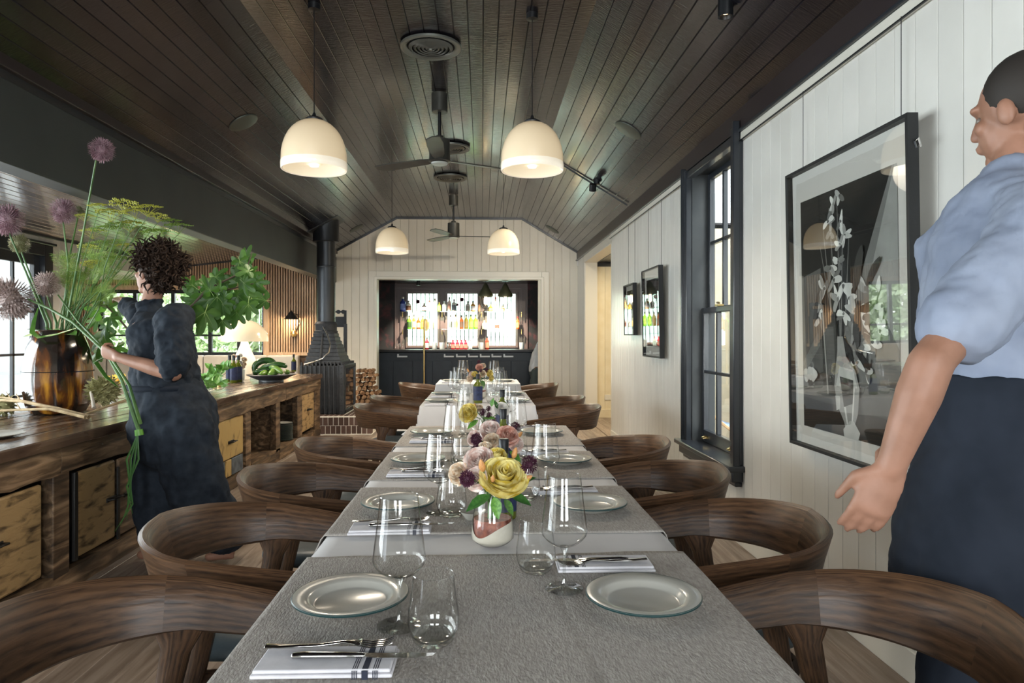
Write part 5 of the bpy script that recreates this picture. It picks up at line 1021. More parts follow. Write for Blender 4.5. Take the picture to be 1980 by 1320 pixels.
def rose_mesh(name, r, mat, seed, openn=1.0):
    rd = random.Random(seed + 5); q = MB()
    layers = [(2, .12, .50), (3, .24, .52), (4, .38, .50), (5, .54, .44), (5, .70, .34), (6, .87, .18), (5, 1.0, -.02)]
    for li, (n_, rr, zt) in enumerate(layers):
        for i in range(n_):
            a = 2 * PI * i / n_ + li * 1.1 + rd.uniform(-.2, .2); w_ = (2 * PI / n_) * rd.uniform(.62, .75); N1, N2 = 6, 5; vs = []; rj = rr * rd.uniform(.88, 1.08); zj = zt + rd.uniform(-.05, .05); tw = rd.uniform(-.07, .07)
            for v in range(N2 + 1):
                tv = v / N2
                for u in range(N1 + 1):
                    tu = (u / N1 - .5) * 2; wf = math.sin(PI * (.18 + .50 * tv)); aa = a + tu * w_ * wf
                    rad = r * rj * (1 - (1 - tv) ** 2.3) * (1 + tw * tu + (.10 * tv ** 4)); edge = 1 - .16 * tu * tu * tv
                    z = r * (-.55 + (zj + .55) * tv ** 1.7 * edge) + r * .03 * math.sin(tu * 5 + li * 2 + i) * tv
                    if li > 3: z -= r * .12 * tv ** 6
                    vs.append((rad * math.cos(aa), rad * math.sin(aa), z))
            q.add(vs, [(v * (N1 + 1) + u, v * (N1 + 1) + u + 1, (v + 1) * (N1 + 1) + u + 1, (v + 1) * (N1 + 1) + u) for v in range(N2) for u in range(N1)])
    return q.mesh(name, mat, 70)
ROSE = {}
def rose(parent, c, r, mat, aim, seed, name='rose'):
    k = (mat.name, seed % 3)
    if k not in ROSE: ROSE[k] = rose_mesh('rose', 1.0, mat, seed)
    o = bpy.data.objects.new(name, ROSE[k]); COL.objects.link(o); o.parent = parent; o.location = c; o.scale = (r, r, r); o.rotation_euler = Vector(aim).to_track_quat('Z', 'Y').to_euler(); return o
SC = {}
def scabious(parent, c, r, aim, mat=None, name='scabious', n=150, key='s', sp=.16):
    mat = mat or m_scab
    if (key, mat.name) not in SC:
        rd = random.Random(3); q = MB()
        for i in range(n):
            z = 1 - 2 * (i + .5) / n; a = i * 2.39996; d_ = Vector((math.sqrt(1 - z * z) * math.cos(a), math.sqrt(1 - z * z) * math.sin(a), z)); 
            if key == 's' and z < -.3: continue
            u = d_.cross(Vector((.3, .5, .8))).normalized(); w_ = d_.cross(u); R_ = rd.uniform(.85, 1.1); b = d_ * .45; t_ = d_ * R_
            q.add([b, t_ * .86 + u * sp * .6, t_ + w_ * sp * .3, t_ * .86 - u * sp * .6, t_ * .9 + w_ * sp], [(0, 1, 2, 3), (0, 1, 4, 3)])
        q.lathe([(0, -.5), (.3, -.4), (.5, 0), (.3, .4), (0, .5)], 8); SC[(key, mat.name)] = q.mesh(name, mat, 0)
    o = bpy.data.objects.new(name, SC[(key, mat.name)]); COL.objects.link(o); o.parent = parent; o.location = c; o.scale = (r, r, r); o.rotation_euler = Vector(aim).to_track_quat('Z', 'Y').to_euler(); return o
def leaf_mesh(name, mat, outline, fold=.25, curl=.15):
    """outline: list of (t along, half width); built with a midrib fold"""
    vs = []; fs = []
    for t_, w_ in outline: z = -curl * t_ * t_; vs += [(-w_, t_, z + fold * w_), (-w_ * .5, t_, z + fold * w_ * .35), (0, t_, z), (w_ * .5, t_, z + fold * w_ * .35), (w_, t_, z + fold * w_)]
    for i in range(len(outline) - 1):
        for j in range(4): fs.append((i * 5 + j, i * 5 + j + 1, (i + 1) * 5 + j + 1, (i + 1) * 5 + j))
    q = MB(); q.add(vs, fs); return q.mesh(name, mat, 80)
LEAF = leaf_mesh('leaf', m_leaf, [(0, .005), (.15, .16), (.35, .25), (.6, .22), (.82, .11), (1, .0)]); LEAFD = leaf_mesh('leaf', m_leafd, [(0, .005), (.15, .16), (.35, .25), (.6, .22), (.82, .11), (1, .0)])
def inst(me, name, parent, c, s, fwd, up=(0, 0, 1)):
    o = bpy.data.objects.new(name, me); COL.objects.link(o); o.parent = parent; F = Vector(fwd).normalized(); U_ = Vector(up); X = F.cross(U_); X = X.normalized() if X.length > .01 else Vector((1, 0, 0)); Z = X.cross(F)
    o.matrix_local = Matrix(((X.x * s, F.x * s, Z.x * s, c[0]), (X.y * s, F.y * s, Z.y * s, c[1]), (X.z * s, F.z * s, Z.z * s, c[2]), (0, 0, 0, 1))); return o
m_sand = pm('cream_stone_glaze', (.50, .46, .38), (.60, .56, .48), rough=.35, nscale=14); m_redsed = pm('red_glass_swirl', (.12, .03, .02), (.32, .10, .06), rough=.5, nscale=60, detail=8)
def vase(name, label, c, R_=.05, H_=.135, marbled=True):
    t = thing(name, label, 'vase', c); q = MB(); n = 48
    def rad(z): u = z / H_; return R_ * (1 - .32 * max(0, (u - .25) / .75) ** 1.3) * (math.sqrt(min(1, (u + .03) / .16)) if u < .13 else 1)
    zs = [0, .004, .01, .02, .035, .05, .07, .09, .11, .125, H_]
    q.lathe([(rad(z), z) for z in zs], n); q.build('glass_wall', m_gclear, t, smooth=80)
    if marbled:
        q = MB(); vs = []; 
        for i in range(9):
            for j in range(n):
                a = 2 * PI * j / n; top = .048 + .020 * math.sin(a * 2 + 2.4) + .008 * math.sin(a * 3); z = top * i / 8; vs.append((rad(z) * .985 * math.cos(a), rad(z) * .985 * math.sin(a), z + .001))
        q.add(vs, [(i * n + j, i * n + (j + 1) % n, (i + 1) * n + (j + 1) % n, (i + 1) * n + j) for i in range(8) for j in range(n)]); q.build('cream_base', m_sand, t, smooth=70)
        q = MB(); q.lathe([(0, .003), (rad(.003) * .9, .003)] + [(rad(z) * .93, z) for z in (.01, .02, .035, .05, .066)] + [(0, .064)], 32); q.build('red_swirl', m_redsed, t, smooth=70)
    return t
def bouquet(label, base, items, zn, group='flower arrangements on the tables'):
    """items: kind, px, py, Y, radius_px, ..."""
    t = thing('flower_arrangement', label, 'flowers', base, 0, group); B = Vector(base)
    for k, it in enumerate(items):
        kind, px, py, Y, rp = it[:5]; c = atY(px, py, Y) - B; r = rp / 1320 * Y; aim = it[5] if len(it) > 5 else (c.x * 3, -1, .9)
        if kind in ('yellow', 'cream', 'pink', 'pale', 'white'): rose(t, c, r, {'yellow': m_yel, 'cream': m_cream, 'pink': m_pink, 'pale': m_pale, 'white': m_white}[kind], aim, k)
        elif kind == 'scab': scabious(t, c, r, aim)
        elif kind == 'bud': q = MB(); q.lathe([(0, -1), (.35, -.7), (.5, -.2), (.4, .4), (.12, .95), (0, 1)], 10); o = q.build('rosebud', m_bud, t, loc=c); o.scale = (r, r, r); o.rotation_euler = Vector(aim).to_track_quat('Z', 'Y').to_euler()
        elif kind == 'leaf': o = inst(LEAF if k % 2 else LEAFD, 'leaf', t, c, r * 2, aim, (0, -.5, 1))
        if kind != 'leaf':
            q = MB(); e_ = Vector((random.uniform(-.015, .015), random.uniform(-.015, .015), .02)); m_ = (Vector((c.x * .25, c.y * .25, zn))); A_ = Vector(aim).normalized()
            q.tube([e_, m_, c * .6 + m_ * .4 - A_ * r * .6, c - A_ * r * .4], .0022, 5); q.build('stem', m_stem, t)
    return t
vb = atZ(952, 1048, .7535); vb = Vector((vb.x, 1.615, .7535))
vase('bud_vase', 'small glass vase with cream wave base holding the near flowers', vb, .0505, .135)
bouquet('yellow and pale roses with dark scabious nearest the camera', vb + Vector((0, 0, .012)), [
 ('yellow', 975, 917, 1.56, 44, (.15, -.8, .8)), ('yellow', 958, 880, 1.62, 22, (-.2, -.6, .9)), ('pale', 925, 888, 1.60, 30, (-.3, -1, .7)), ('cream', 885, 915, 1.60, 22, (-.8, -1, .4)), ('pale', 920, 925, 1.57, 22, (-.4, -1, .2)),
 ('scab', 904, 925, 1.53, 17, (-.3, -1, .1)), ('scab', 1023, 898, 1.58, 18, (.5, -1, .4)), ('scab', 946, 878, 1.66, 14, (-.2, -.6, 1)), ('scab', 922, 872, 1.68, 14, (-.5, -.6, 1)), ('cream', 940, 862, 1.66, 14, (0, -.6, 1)),
 ('bud', 932, 900, 1.56, 14, (-.2, -.3, 1)), ('bud', 995, 876, 1.63, 12, (.3, 0, 1)), ('bud', 1018, 925, 1.58, 13, (1, -.2, .5)), ('bud', 953, 925, 1.53, 9, (0, -.5, 1)),
 ('leaf', 948, 957, 1.56, 28, (-1, -.35, -.45)), ('leaf', 955, 960, 1.55, 22, (.25, -.5, -1)), ('leaf', 985, 955, 1.58, 24, (1, -.3, -.35)), ('leaf', 975, 965, 1.60, 18, (.6, -.2, -.9)), ('leaf', 1003, 935, 1.6, 18, (1, -.1, .5)), ('leaf', 905, 930, 1.62, 16, (-1, .1, -.1))], .13)
v2 = Vector((atY(962, 900, 2.25).x, 2.25, .7535)); vase('bud_vase', 'small glass vase holding the second flower arrangement from the camera', v2, .045, .125)
bouquet('peach and pale roses with dark scabious, second from the camera', v2 + Vector((0, 0, .012)), [
 ('pale', 948, 828, 2.25, 19, (-.1, -1, .8)), ('pink', 984, 841, 2.22, 21, (.2, -1, .7)), ('cream', 951, 851, 2.18, 17, (-.1, -1, .6)), ('pale', 915, 846, 2.25, 15, (-.8, -1, .4)), ('pale', 1000, 858, 2.24, 15, (.6, -1, .4)),
 ('scab', 921, 849, 2.16, 12, (-.3, -1, .3)), ('scab', 996, 826, 2.28, 11, (.4, -1, .5)), ('scab', 938, 872, 2.15, 9), ('leaf', 935, 870, 2.2, 16, (-.8, -.4, -.6)), ('leaf', 985, 872, 2.22, 16, (.8, -.4, -.6)), ('bud', 1005, 840, 2.3, 8, (.7, -.3, .8)), ('leaf', 960, 880, 2.18, 15, (0, -.8, -.8))], .12)
v3 = Vector((atY(940, 860, 3.05).x, 3.05, .7535)); vase('bud_vase', 'small glass vase holding the third flower arrangement from the camera', v3, .045, .12)
bouquet('yellow rose, white rose and dark scabious, third from the camera', v3 + Vector((0, 0, .012)), [
 ('yellow', 904, 797, 3.0, 18, (-.5, -1, .4)), ('white', 972, 790, 3.05, 14, (.3, -1, .5)), ('scab', 934, 797, 3.0, 8), ('scab', 946, 803, 2.98, 7), ('scab', 945, 790, 3.05, 6), ('cream', 925, 787, 3.1, 9), ('bud', 918, 785, 3.1, 6, (0, 0, 1)),
 ('leaf', 925, 812, 3.0, 14, (-.8, -.3, -.5)), ('leaf', 945, 812, 3.0, 12, (.3, -.6, -.6)), ('leaf', 950, 786, 3.05, 9, (.2, 0, 1)), ('leaf', 962, 790, 3.05, 9, (-.3, 0, 1)), ('leaf', 935, 808, 2.98, 13, (.8, -.5, .1)), ('scab', 955, 812, 3.0, 6)], .11)
v4 = Vector((atY(930, 760, 5.42).x, 5.42, .749)); vase('bud_vase', 'glass vase with pale base on the middle table behind the oil bottle', v4, .045, .14)
bouquet('peach, cream and yellow posy on the middle table', v4 + Vector((0, 0, .012)), [
 ('pink', 927, 709, 5.42, 7, (0, -1, .5)), ('cream', 934, 706, 5.45, 6), ('pale', 912, 724, 5.4, 7, (-.6, -1, .2)), ('cream', 908, 732, 5.4, 7, (-.8, -1, 0)), ('yellow', 918, 722, 5.38, 6), ('yellow', 948, 722, 5.42, 7, (.6, -1, .2)), ('cream', 933, 722, 5.36, 7, (0, -1, .2)), ('pink', 926, 728, 5.36, 5), ('scab', 926, 699, 5.45, 4), ('scab', 940, 716, 5.42, 5), ('scab', 930, 716, 5.3, 4), ('bud', 905, 716, 5.42, 4, (-.6, 0, 1)), ('leaf', 933, 735, 5.36, 9, (.1, -.6, -.8)), ('leaf', 926, 716, 5.36, 6, (.4, -.6, .1)), ('yellow', 951, 731, 5.42, 6, (.9, -1, 0))], .12)
def oil_bottle(px, Y, label, z0=.7535, H_=.215, R_=.026, group='dark oil bottles with black caps'):
    p = atY(px, 800, Y); t = thing('oil_bottle', label, 'bottle', (p.x, Y, z0), .4, group)
    q = MB(); n = 4; s_ = R_; q.tube([(0, 0, 0), (0, 0, .004), (0, 0, H_ * .60), (0, 0, H_ * .68), (0, 0, H_ * .74), (0, 0, H_ * .90)], [(s_ * 1.1, s_ * 1.1), (s_ * 1.2, s_ * 1.2), (s_ * 1.2, s_ * 1.2), (s_ * .8, s_ * .8), (s_ * .42, s_ * .42), (s_ * .42, s_ * .42)], 16, sq=.55); q.build('bottle_body', _mc('oil', lambda: pm('olive_oil_glass', (.10, .12, .01), rough=.06, coat=.6)), t, smooth=50)
    q = MB(); q.tube([(0, 0, H_ * .10), (0, 0, H_ * .58)], [(s_ * 1.215, s_ * 1.215)] * 2, 16, sq=.55, cap=False); q.build('label', _mc('oll', lambda: pm('navy_label', (.012, .016, .05), (.02, .03, .09), rough=.5, nscale=60)), t, smooth=50)
    q = MB(); q.lathe([(0, H_ * .82), (s_ * .52, H_ * .82), (s_ * .54, H_ * .99), (s_ * .48, H_), (0, H_)], 20); q.build('cap', m_black, t); return t
oil_bottle(974, 1.86, 'oil bottle with black cap behind the flowers nearest the camera'); oil_bottle(973, 2.62, 'oil bottle with black cap behind the second flower arrangement'); oil_bottle(971, 3.55, 'oil bottle with black cap behind the third flower arrangement'); oil_bottle(924, 5.06, 'oil bottle with navy label standing clear on the middle table', .749)
q = MB(); q.lathe([(0, 0), (.02, 0), (.034, .018), (.036, .022), (.030, .018), (0, .006)], 20); o = q.build('salt_dish', m_pl, loc=(atY(915, 1010, 1.85).x, 1.85, .7535)); tag(o, 'tiny stoneware salt dish beside the near flower vase', 'dish')
# ------------------------------------------------------------------ on the workbench
ZC = .7725
for k, (px, Y) in enumerate(((444, 7.1), (452, 6.98), (461, 7.08))): oil_bottle(px, Y, ['first', 'second', 'third'][k] + ' of three oil bottles standing together on the workbench, from the woman', ZC, .275, .030, 'oil bottles on the workbench')
oil_bottle(568, 9.9, 'lone oil bottle beyond the platter near the stove', .73, .25, .028)
q = MB(); bt2 = thing('side_table', 'small round side table beyond the workbench end carrying an oil bottle', 'table', (atY(555, 800, 9.9).x - .14, 9.9, 0)); q.lathe([(0, .705), (.24, .705), (.24, .73), (0, .73)], 30); q.build('tabletop', m_tw, bt2); q = MB(); q.tube([(0, 0, .02), (0, 0, .705)], .025, 10); q.lathe([(0, 0), (.2, 0), (.2, .02), (0, .02)], 24); q.build('pedestal', m_black, bt2)
pc = atY(531, 735, 7.2); m_plat = pm('charcoal_stoneware', (.045, .048, .055), rough=.45)
pt = thing('platter', 'wide charcoal footed platter near the end of the workbench', 'platter', (pc.x - .02, 7.15, ZC)); q = MB(); R_ = .245; q.lathe([(0, 0), (R_ * .5, 0), (R_ * .5, .018), (R_ * .62, .028), (R_ * .95, .066), (R_, .072), (R_ * .97, .078), (R_ * .6, .045), (0, .035)], 40); q.build('dish', m_plat, pt)
m_zuc = pm('zucchini_green', (.008, .035, .008), (.03, .085, .018), rough=.25, nscale=14, coat=.3); m_zucl = pm('squash_light_green', (.03, .12, .02), (.22, .36, .06), rough=.3, nscale=9, coat=.3)
def veg(label, pts, r, mat, name='zucchini'):
    b0_ = Vector(pts[0]); t = thing(name, label, 'vegetable', b0_, 0); P_ = [Vector(p) - b0_ for p in pts]; n_ = len(P_); q = MB()
    # smooth the centre line
    F_ = []
    for i in range(n_ - 1):
        for s_ in range(4):
            u = s_ / 4; p0, p1, p2, p3 = P_[max(0, i - 1)], P_[i], P_[i + 1], P_[min(n_ - 1, i + 2)]; F_.append(.5 * ((2 * p1) + (p2 - p0) * u + (2 * p0 - 5 * p1 + 4 * p2 - p3) * u * u + (3 * p1 - p0 - 3 * p2 + p3) * u ** 3))
    F_.append(P_[-1]); m_ = len(F_); R = [r * (.72 + .28 * math.sin(PI * i / (m_ - 1))) for i in range(m_)]; q.tube(F_, R, 14, round_cap=True); q.build('fruit', mat, t, smooth=80)
    d_ = (F_[0] - F_[1]).normalized(); q = MB(); q.tube([F_[0] + d_ * r * .55, F_[0] + d_ * r * 1.35], [r * .3, r * .34], 6); q.build('stem_end', m_stem, t)
x0, y0 = pc.x - .02, 7.15; zz = ZC + .05
veg('tall dark zucchini arching over the pile at the woman side of the platter', [(x0 - .16, y0 + .0, zz + .03), (x0 - .165, y0, zz + .11), (x0 - .11, y0 + .02, zz + .16), (x0 - .02, y0 + .03, zz + .165), (x0 + .03, y0 + .03, zz + .13)], .034, m_zuc)
veg('dark zucchini lying across the top of the pile', [(x0 - .10, y0 - .02, zz + .07), (x0 - .05, y0 - .02, zz + .105), (x0 + .04, y0 - .02, zz + .125), (x0 + .12, y0 - .02, zz + .12), (x0 + .15, y0 - .02, zz + .11)], .03, m_zuc)
veg('dark zucchini under the arching one', [(x0 - .12, y0 - .07, zz + .06), (x0 - .02, y0 - .02, zz + .08), (x0 + .02, y0 + .06, zz + .07)], .034, m_zuc)
veg('round green squash at the front with a light tip', [(x0 + .03, y0 - .12, zz + .025), (x0 + .05, y0 - .06, zz + .055), (x0 + .05, y0 - .02, zz + .06)], .043, m_zucl, 'squash')
veg('small squash with its cut stem facing out', [(x0 - .055, y0 - .14, zz + .035), (x0 - .04, y0 - .08, zz + .045), (x0 - .03, y0 - .05, zz + .045)], .030, m_zucl, 'squash')
veg('long light green zucchini leaning to the far rim', [(x0 + .0, y0 - .03, zz + .10), (x0 + .07, y0 - .06, zz + .085), (x0 + .13, y0 - .09, zz + .05)], .030, m_zucl)
veg('small green zucchini at the stove side rim of the platter', [(x0 + .18, y0 - .03, zz + .045), (x0 + .14, y0 + .04, zz + .05)], .028, m_zucl)
p = atY(475, 735, 7.45); m_pot = pm('pale_blue_pot', (.50, .56, .55), rough=.4); t = thing('flower_pot', 'pale blue ceramic pot behind the oil bottles on the workbench', 'pot', (p.x + .0, 7.25, ZC)); q = MB(); q.lathe([(0, 0), (.045, 0), (.055, .02), (.058, .12), (.05, .12), (.05, .09), (0, .09)], 20); q.build('body', m_pot, t)
t = thing('hydrangea_posy', 'dried cream and peach blossoms in the pale blue pot', 'flowers', (p.x, 7.25, ZC + .1)); random.seed(8)
for k in range(26): a = random.uniform(0, 6.28); rr = random.uniform(0, .085); o = rose(t, (rr * math.cos(a), rr * math.sin(a) * .6, random.uniform(.03, .17)), random.uniform(.018, .03), [m_cream, m_white, m_pale][k % 3], (math.cos(a), -1, .8), k, 'blossom')
for k in range(5): q = MB(); a = k * 1.25; q.tube([(0, 0, -.02), (.03 * math.cos(a), .02 * math.sin(a), .08)], .003, 5); q.build('stem', m_stem, t)
# leafy cuttings lying on the bench
def cutting(label, c, n, L_, seed, me=LEAF, size=(.07, .11), upw=.5, name='leafy_cutting', dirn=(1, .2, .4)):
    rd = random.Random(seed); t = thing(name, label, 'plant', c, 0, 'leafy cuttings on the workbench'); D = Vector(dirn).normalized(); q = MB(); P_ = [D * (L_ * i / 6) + Vector((0, 0, .03 * math.sin(i))) for i in range(7)]; q.tube(P_, [.004 - .0004 * i for i in range(7)], 6); q.build('stem', m_stem, t)
    for k in range(n):
        b_ = D * (L_ * rd.uniform(.1, 1)); f_ = Vector((rd.uniform(-1, 1), rd.uniform(-.7, .5), rd.uniform(-.1, 1) * upw * 2)); inst(me, 'leaf', t, b_ + Vector((0, 0, .01)), rd.uniform(*size), f_, (rd.uniform(-.4, .4), -1, .4))
for k, (px, Y, dx) in enumerate(((368, 5.6, (1, .1, .7)), (395, 5.9, (.5, .3, .6)), (410, 6.2, (.4, .1, .5)), (430, 6.0, (-.3, .2, .35)), (385, 5.4, (.8, 0, .25)))):
    p = atY(px, 740, Y); cutting(['upright green cutting beside the woman on the workbench', 'green cutting with broad leaves behind the woman', 'leafy cutting before the oil bottles', 'low leafy cutting next to the oil bottles', 'fallen green cutting at the woman’s hip'][k].replace('’', "'"), (p.x, Y, ZC + .03), 12, .22, 30 + k, dirn=dx)
for k, px in enumerate((416, 424)): p = atY(px, 746, 6.4); q = MB(); q.lathe([(0, 0), (.022, 0), (.024, .02), (.02, .022), (.018, .004), (0, .004)], 16); tag(q.build('tea_light_cup', m_brass, loc=(p.x, 6.4, ZC)), ('first' if k == 0 else 'second') + ' of two little amber cups on the workbench, from the woman', 'cup')
# dried artichoke head with thick stem, dry branches, yellow daisies
m_arti = pm('dried_artichoke', (.14, .13, .05), (.36, .34, .16), rough=.7, nscale=12); m_straw = pm('dry_stalk', (.28, .19, .09), (.48, .36, .20), rough=.7, stretch=(1, 1, 1), nscale=20)
p = atY(204, 755, 4.15); t = thing('dried_artichoke', 'large dried artichoke head lying between vase and woman', 'artichoke', (p.x, 4.12, ZC)); c_ = Vector((0, 0, p.z - ZC)); R_ = 27 / 1320 * 4.12
q = MB(); q.lathe([(0, -.8 * R_), (.5 * R_, -.6 * R_), (.75 * R_, 0), (.5 * R_, .6 * R_), (0, .8 * R_)], 14, c=c_); q.build('core', m_arti, t); _sm = None
for i in range(70):
    z = 1 - 2 * (i + .5) / 70; a = i * 2.4; d_ = Vector((math.sqrt(1 - z * z) * math.cos(a), math.sqrt(1 - z * z) * math.sin(a), z))
    if _sm is None: q = MB(); q.add([(-.22, 0, 0), (.22, 0, 0), (.26, .25, .10), (-.26, .25, .10), (0, .55, .34), (0, .15, -.12)], [(0, 1, 2, 3), (3, 2, 4), (0, 5, 1), (1, 5, 4, 2), (0, 3, 4, 5)]); _sm = q.mesh('bract', m_arti, 0)
    inst(_sm, 'bract', t, c_ + d_ * R_ * .62, R_ * 1.0, d_ * .55 + Vector((0, 0, .45)) + d_.cross(Vector((0, 0, 1))) * .3, d_)
q = MB(); q.tube([c_ + Vector((-.03, -R_ * .8, .0)), c_ + Vector((.0, -R_ * 1.2, -.05)), c_ + Vector((.02, -R_ * 1.5, -.085))], [.008, .009, .011], 8); q.build('stem', pm('pale_stem', (.5, .44, .36), rough=.7), t)
for k, (pts, r0) in enumerate((([(-30, 772, 4.0), (40, 775, 3.9), (68, 781, 3.85), (110, 790, 3.8), (172, 806, 3.75)], .011), ([(-30, 795, 3.85), (40, 792, 3.8), (95, 790, 3.75), (165, 806, 3.7)], .009), ([(-30, 764, 4.1), (20, 770, 4.05), (66, 779, 3.9)], .006), ([(165, 800, 3.95), (200, 788, 4.0), (255, 770, 4.1)], .008))):
    b_ = [atY(x, y, Y) for x, y, Y in pts]; b_ = [Vector((v.x, v.y, max(v.z, ZC + r0 + .003 + .02 * (k == 2)))) for v in b_]; t = thing('dry_branch', ['longest dry stalk lying before the amber vase', 'second dry stalk crossing under the longest one', 'thin upper dry twig at the picture edge', 'short dry stalk beside the dried artichoke'][k], 'branch', b_[0]); q = MB(); q.tube([v - b_[0] for v in b_], [r0 * (.6 + .5 * i / (len(b_) - 1)) for i in range(len(b_))], 7); q.build('stalk', m_straw, t)
    q = MB(); m_ = b_[1] - b_[0]; q.tube([m_, m_ + Vector((-.05, .04, .035))], [r0 * .5, r0 * .2], 5); q.build('side_twig', m_straw, t)
p = atY(8, 760, 4.2); t = thing('dried_artichoke', 'second dried artichoke head cut by the frame edge', 'artichoke', (p.x, 4.2, ZC)); q = MB(); q.lathe([(0, -.05), (.04, -.04), (.05, 0), (.03, .04), (0, .05)], 12, c=(0, 0, .06)); q.build('core', m_arti, t)
for i in range(40): z = 1 - 2 * (i + .5) / 40; a = i * 2.4; d_ = Vector((math.sqrt(1 - z * z) * math.cos(a), math.sqrt(1 - z * z) * math.sin(a), z)); inst(_sm, 'bract', t, Vector((0, 0, .06)) + d_ * .045, .06, d_ * .6 + Vector((0, 0, .4)), d_)
p = atY(218, 735, 4.9); t = thing('small_vase', 'small white vase of yellow daisies behind the dried artichoke', 'vase', (p.x, 4.9, ZC)); q = MB(); q.lathe([(0, 0), (.03, 0), (.035, .05), (.022, .09), (.026, .1), (.02, .1), (0, .05)], 18); q.build('body', m_plaster, t)
t = thing('yellow_daisies', 'bunch of yellow black-eyed daisies in the small white vase', 'flowers', (p.x, 4.9, ZC + .06)); random.seed(12); m_dy = pm('daisy_yellow', (.80, .50, .03), rough=.6); q = MB()
for i in range(10): a = 2 * PI * i / 10; q.add([(.2 * math.cos(a - .2), .2 * math.sin(a - .2), 0), (math.cos(a - .16), math.sin(a - .16), .1), (1.08 * math.cos(a), 1.08 * math.sin(a), .1), (math.cos(a + .16), math.sin(a + .16), .1), (.2 * math.cos(a + .2), .2 * math.sin(a + .2), 0)], [(0, 1, 2, 3, 4)])
pm_ = q.mesh('daisy_petals', m_dy, 0); q = MB(); q.lathe([(0, .22), (.2, .16), (.26, 0), (0, 0)], 10); dm_ = q.mesh('daisy_eye', m_gap, 50)
for k in range(11):
    a = random.uniform(0, 6.28); rr = random.uniform(.01, .06); c_ = Vector((rr * math.cos(a), rr * math.sin(a) * .7, random.uniform(.08, .13))); A_ = Vector((math.cos(a) * .5, -.9, .8)); o = inst(pm_, 'daisy', t, c_, .026, Vector((1, 0, 0)), A_); o2 = bpy.data.objects.new('daisy_eye', dm_); COL.objects.link(o2); o2.parent = o
    q = MB(); q.tube([(0, 0, 0), c_], .0018, 5); q.build('stem', m_stem, t)
q = MB(); q.lathe([(0, 0), (.09, 0), (.14, .012), (.145, .016), (.09, .006), (0, .005)], 30); p = atY(-8, 818, 3.35); tag(q.build('white_saucer', m_pl, loc=(p.x, 3.3, ZC)), 'pale plate at the frame edge on the workbench', 'plate')
# ------------------------------------------------------------------ tall amber vase and its flowers
m_amber = pm('amber_smoked_glass', (.012, .008, .006), (.46, .21, .02), rough=.10, coat=.9, coords='Object', stretch=(5, 5, .9), nscale=2.6, detail=5, lo=.47, hi=.68, c3=(.11, .035, .008), dist=.5)
VB = Vector((atY(113, 795, 4.35).x, 4.35, ZC)); VH = atY(113, 640, 4.35).z - ZC; VR = 59 / 1320 * 4.35
t = thing('amber_vase', 'large faceted amber glass vase full of flowers on the workbench', 'vase', VB, .2); q = MB(); n = 10; prof = [(0, .0), (.70, .0), (.78, .015), (.91, .11), (.985, .28), (1, .42), (.97, .60), (.88, .79), (.74, .93), (.64, 1)]
rings = [[(VR * r_ * math.cos(2 * PI * j / (n * 2)) * (1 if j % 2 == 0 else .975), VR * r_ * math.sin(2 * PI * j / (n * 2)) * (1 if j % 2 == 0 else .975), VH * z) for j in range(n * 2)] for r_, z in prof]
q.add([v for r_ in rings for v in r_], [(i * 20 + j, i * 20 + (j + 1) % 20, (i + 1) * 20 + (j + 1) % 20, (i + 1) * 20 + j) for i in range(len(prof) - 1) for j in range(20)]); q.build('glass_wall', m_amber, t, smooth=14)
q = MB(); q.lathe([(VR * .64, VH), (VR * .655, VH + .006), (VR * .61, VH + .004), (VR * .60, VH - .04), (0, VH - .05)], 30); q.build('lip', pm('vase_lip', (.02, .012, .008), rough=.2, coat=.5), t)
q = MB(); q.lathe([(VR * .992, VH * .505), (VR * 1.003, VH * .51), (VR * .99, VH * .515)], 40); q.build('waterline', m_black, t)
m_all1 = pm('allium_mauve', (.20, .10, .13), (.46, .32, .36), rough=.7, nscale=3); m_all2 = pm('allium_dusty', (.22, .16, .14), (.50, .40, .38), rough=.7, nscale=3); m_all3 = pm('allium_green', (.14, .14, .06), (.34, .34, .20), rough=.7, nscale=3)
fb = thing('vase_flowers', 'tall loose bunch of alliums and dill in the amber vase', 'flowers', VB + Vector((0, 0, VH - .03)))
FBV = VB + Vector((0, 0, VH - .03)); mouth = Vector((0, 0, 0))
for k, (px, py, Y, rp, mt, bx) in enumerate(((123, 408, 4.3, 25, m_all1, .02), (14, 425, 4.2, 31, m_all1, -.06), (38, 471, 4.3, 19, m_all3, -.04), (91, 549, 4.2, 25, m_all2, -.01), (150, 410, 4.6, 13, m_all3, .04), (264, 452, 4.6, 14, m_all3, .08), (197, 290, 3.70, 24, m_all1, .04))):
    c_ = atY(px, py, Y) - FBV; r_ = rp / 1320 * Y; scabious(fb, c_, r_, (c_.x, -.4, .9), mt, 'allium_head', 420, 'al', .085)
    q = MB(); P_ = [Vector((bx, 0, -.10)), Vector((bx * 1.2, 0, .08)), Vector((lerp(bx * 1.4, c_.x, .45) + (.03 if k in (0,) else -.02), c_.y * .4, lerp(.1, c_.z, .5))), c_ - Vector((c_.x * .05, 0, r_ * .8))]; q.tube(P_, [.0085, .008, .006, .0045], 7); q.build('stem', m_stem, fb)
